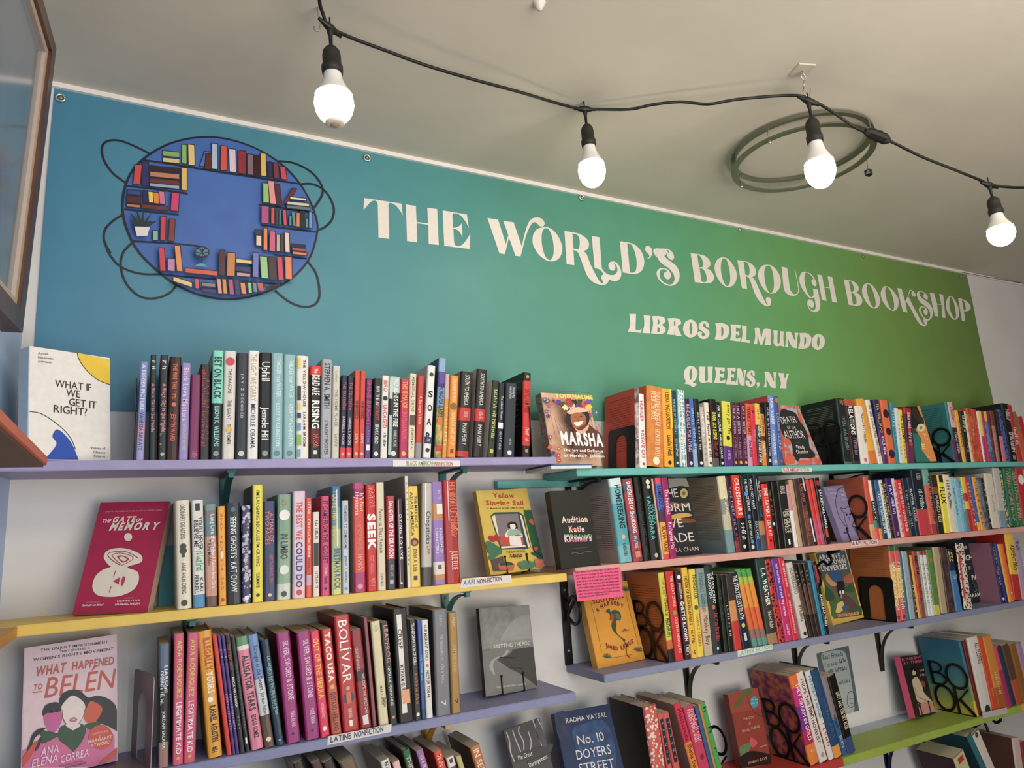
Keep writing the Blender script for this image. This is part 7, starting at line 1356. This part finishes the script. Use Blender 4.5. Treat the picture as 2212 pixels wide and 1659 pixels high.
def a17(A):
    A.C(1520, 1380, 5.947); C_ = 'd8a890'
    A.P("310,720 690,630 745,900 350,960", '9c4638'); A.P("370,880~ 430,800~ 520,680~ 620,655~ 600,710~ 520,740~ 480,830~ 400,890~", '55682f'); A.S("555,740 600,860 660,950 760,1005", 6, '3a241c'); A.E(648, 812, 48, 76, '3f94a8')
    A.T('~~~', 605, 790, 690, 785, 18, 'a0d0d8', 0); A.T('~~~~', 605, 840, 690, 835, 18, 'a0d0d8', 0)
    A.T('THE GOD', 505, 1045, 642, 1018, 30, C_, .0); A.T('OF', 570, 1105, 605, 1095, 26, C_, 0); A.T('SMALL THINGS', 490, 1205, 718, 1135, 32, C_, 0)
    A.P("580,1310~ 600,1265~ 660,1300~ 685,1340~ 640,1390~ 600,1380~", 'c9505c'); A.P("450,1400~ 520,1350~ 590,1335~ 595,1400~ 520,1540~ 480,1520~", '5f7a50')
    A.P("430,1540 600,1440~ 850,1480 865,1600 480,1659", '2a1814'); A.T('ARUNDHATI', 570, 1610, 700, 1575, 30, C_, 0); A.T('ROY', 720, 1570, 812, 1540, 34, C_, 0); A.T('~~~~ ~~~', 715, 1400, 800, 1370, 14, C_, 0)
face_book([(1604, 1663), (1665.5, 1647), (1636, 1486), (1572, 1501)], ZH, 'rust red face-out paperback with green leaves and a blue oval sticker', '8f3c30', y0=-.165, thick=.022, spine='6a2c20', art=a17, group='face-out books', wyaw=.3, wlean=.25)
def a18(A):
    A.C(1840, 1320, 4.892); P_ = 'd0607a'
    A.T('MY TRAIN LEAVES', 530, 530, 735, 495, 24, P_, .02); A.T('AT THREE', 545, 570, 745, 538, 24, P_, .02); A.T('~~~', 720, 640, 768, 632, 18, 'b9a8a4', 0); A.T('~~~', 722, 690, 780, 682, 18, 'b9a8a4', 0)
    A.P("640,720~ 690,700~ 740,790~ 760,860~ 850,960~ 830,970 700,960~ 660,850~ 640,780~", 'ccb898'); A.E(655, 650, 20, 32, 'd0b090'); A.P("620,610~ 650,585~ 678,620~ 670,640~ 640,618~ 632,640~", '1a1412'); A.P("725,740~ 765,750~ 770,800~ 740,790~", '8a4a34')
    A.P("690,975 840,945 885,1062 720,1100", 'c88a7c'); A.S("660,800 690,900 780,940", 6, '6a5a48'); A.E(700, 1000, 26, 20, '4a3430')
_, (o, u, v, n, w_, h_) = face_book([(1977, 1547), (2021, 1537.7), (1990, 1413), (1943, 1419)], ZH, 'dark brown and pink face-out paperback with a seated figure in a long dress', '2b201c', y0=-.165, thick=.022, spine='c9486a', art=a18, group='face-out books', wyaw=.3, wlean=.3)
easel(o, u, v, n, w_, h_, 'black wire easel holding the brown and pink paperback')
# teal slab half hidden behind the crimson book
tp = aty(347, 1180, -.03); tq = aty(379, 1180, -.03)
r = thing('face_out_book', 'plain teal book mostly hidden behind the crimson one', 'book', (tp[0], -.03, Z2 + .0003)); hh = tp[2] - Z2
box('cover', 0, tq[0] - tp[0] + .004, 0, .0015, 0, hh, mat('3f8f90'), parent=r); box('cover', 0, tq[0] - tp[0] + .004, .0145, .016, 0, hh, mat('3f8f90'), parent=r); box('page_block', 0.001, tq[0] - tp[0] + .002, .0015, .0145, .001, hh - .001, page_mat(), parent=r)

# ------------------------------------------------------------------ bookends
def bookend(x, z, y0, y1, h, colr, label, arch=True, base=-.03, rot=0, lean=0):
    """steel plate standing along the shelf depth (plane across the shelf), arch cut-out, flat foot"""
    m = mat(colr, .4, .05, 40, metal=.3)
    r = thing('bookend', label, 'bookend', (x, y0, z), 'metal bookends', (0, lean, rot)); W = y1 - y0
    rr = .012
    out = [(0, 0), (0, h - rr)] + [(rr - rr * math.cos(t), h - rr + rr * math.sin(t)) for t in np.linspace(.3, math.pi / 2, 4)] + [(W - rr + rr * math.sin(t), h - rr + rr * math.cos(t)) for t in np.linspace(0, math.pi / 2 - .3, 4)] + [(W, h - rr), (W, 0)]
    hole = []
    if arch:
        a0, a1 = W * .30, W * .72; ra = (a1 - a0) / 2; hc = h * .62
        hole = [(a0, .004)] + [((a0 + a1) / 2 - ra * math.cos(t), hc + ra * math.sin(t)) for t in np.linspace(0, math.pi, 9)] + [(a1, .004)]
    tris = tessellate_polygon([[Vector((a, b, 0)) for a, b in out]] + ([[Vector((a, b, 0)) for a, b in hole]] if hole else []))
    flat = out + hole; n = len(flat); V = [(0, a, b) for a, b in flat] + [(.0016, a, b) for a, b in flat]; F = [tuple(t) for t in tris] + [tuple(i + n for i in t)[::-1] for t in tris]
    for loop, off in ((out, 0), (hole, len(out))):
        L = len(loop)
        for i in range(L): a, b = off + i, off + (i + 1) % L; F.append((a, b, b + n, a + n))
    mesh_obj('plate', V, F, m, parent=r)
    box('foot', min(0, base), max(0, base), 0, W, 0, .0014, m, parent=r)
    return r
def bx_at(px, z, y): return solve_x(px, z, y)
xb = bx_at(288, Z1, -.172); bookend(xb - .002, Z1, -.172, -.05, .168, '24262a', 'thin black bookend left of the lavender book', True, -.004)
xb = bx_at(1149, Z1, -.176); bookend(xb + .0015, Z1, -.176, -.06, .135, '171615', 'black bookend at the right end of the lavender shelf books', False, .02, -.10)
xb, le, _t = BOOKS['speckled jacket book whose red back shows']; bookend(xb - .003, Z1r, -.174, -.045, .122, '171615', 'black arch bookend against the red back cover on the turquoise shelf', True, -.004, 0, le)
xb = bx_at(335, Z3, -.172); bookend(xb - .008, Z3, -.172, -.045, .165, '84747a', 'dusty mauve metal bookend left of the dark photo book', True, -.05, .26)
xb, le, _t = BOOKS['yellow and rose book, left of a pair']; bookend(xb - .003, Z3r, -.174, -.045, .140, '171615', 'black arch bookend before the orange back cover on the slate shelf', True, -.004, 0, le)
xb = bx_at(1078, Z4, -.172); 
bookend(solve_x(1050, Z4 + .12, -.15), Z4, -.172, -.05, .14, '1c1a18', 'black bookend beside the rust orange leaning book', False, .03)
def letter_end(desc, z, y0, y1, h, label):
    x, lean = BOOKS[desc][0] - .0045, BOOKS[desc][1]
    """bookend cut as letters B O over O K"""
    m = mat('161514', .4, .03, 40, metal=.3); r = thing('bookend', label, 'bookend', (x, y0, z + .001), 'letter bookends', (0, lean, 0)); W = y1 - y0
    def st(P, wd=.008, closed=False, sm=True):
        P = [np.array([a * W, b * h]) for a, b in P]
        if sm: P = catmull(P, 5, closed)
        V, F = sweep([(0, a, b) for a, b in P], [(-wd / 2, -.0009), (wd / 2, -.0009), (wd / 2, .0009), (-wd / 2, .0009)], closed=closed, ref=(1, 0, 0)); V = [(v_[0], v_[1], v_[2]) for v_ in V]
        return V, F
    def add(parts, name):
        V = []; F = []
        for v_, f_ in parts: n0 = len(V); V += list(v_); F += [tuple(i + n0 for i in q) for q in f_]
        mesh_obj(name, V, F, m, parent=r)
    # y0 side is nearest the viewer and reads on the right, so letters run from y1 to y0
    X = lambda a: 1 - a
    add([st([(X(.06), .55), (X(.06), 1.0)], .009, sm=False), st([(X(.02), .99), (X(.25), .99), (X(.36), .90), (X(.25), .79), (X(.06), .78)], .006), st([(X(.06), .78), (X(.30), .77), (X(.42), .66), (X(.30), .55), (X(.02), .55)], .006)], 'letter_b')
    add([st([(X(.72 + .26 * math.cos(t)), .76 + .24 * math.sin(t)) for t in np.linspace(0, 2 * math.pi, 17)[:-1]], .0085, True)], 'letter_o')
    add([st([(X(.27 + .24 * math.cos(t)), .27 + .25 * math.sin(t)) for t in np.linspace(0, 2 * math.pi, 17)[:-1]], .0085, True)], 'letter_o')
    add([st([(X(.58), 0), (X(.58), .54)], .009, sm=False), st([(X(.94), .53), (X(.60), .24)], .005, sm=False), st([(X(.66), .30), (X(.98), .01)], .010, sm=False)], 'letter_k')
    box('foot', -.004, .0009, 0, W, 0, .0014, m, parent=r)
letter_end('tall black hardcover with blurb on its back', Z1r, -.174, -.045, .150, 'black letter-shaped bookend by the tall black hardcover on the turquoise shelf')
letter_end('slim teal book whose wide back shows', Z1r, -.174, -.050, .130, 'black letter-shaped bookend against the wide teal back on the turquoise shelf')
letter_end('coral book with a rust back cover', Z2r, -.174, -.045, .145, 'black letter-shaped bookend before the rust back cover on the salmon shelf')
letter_end('lime spined book with a wide orange back', Z3r, -.174, -.045, .150, 'black letter-shaped bookend before the orange blurb cover on the slate shelf')
letter_end('violet and orange sunset hardcover', ZH, -.174, -.040, .165, 'black letter-shaped bookend before the purple sunset cover on the low shelf')
letter_end('large teal to yellow hardcover', ZH, -.174, -.040, .165, 'black letter-shaped bookend before the teal to yellow cover on the low shelf')
BOOKS['leaf'] = (BOOKS['leaf green leaning book'][0] + .045, -.05, 0)
letter_end('leaf', ZH, -.165, -.045, .145, 'black letter-shaped bookend right of the leaf green leaning book')
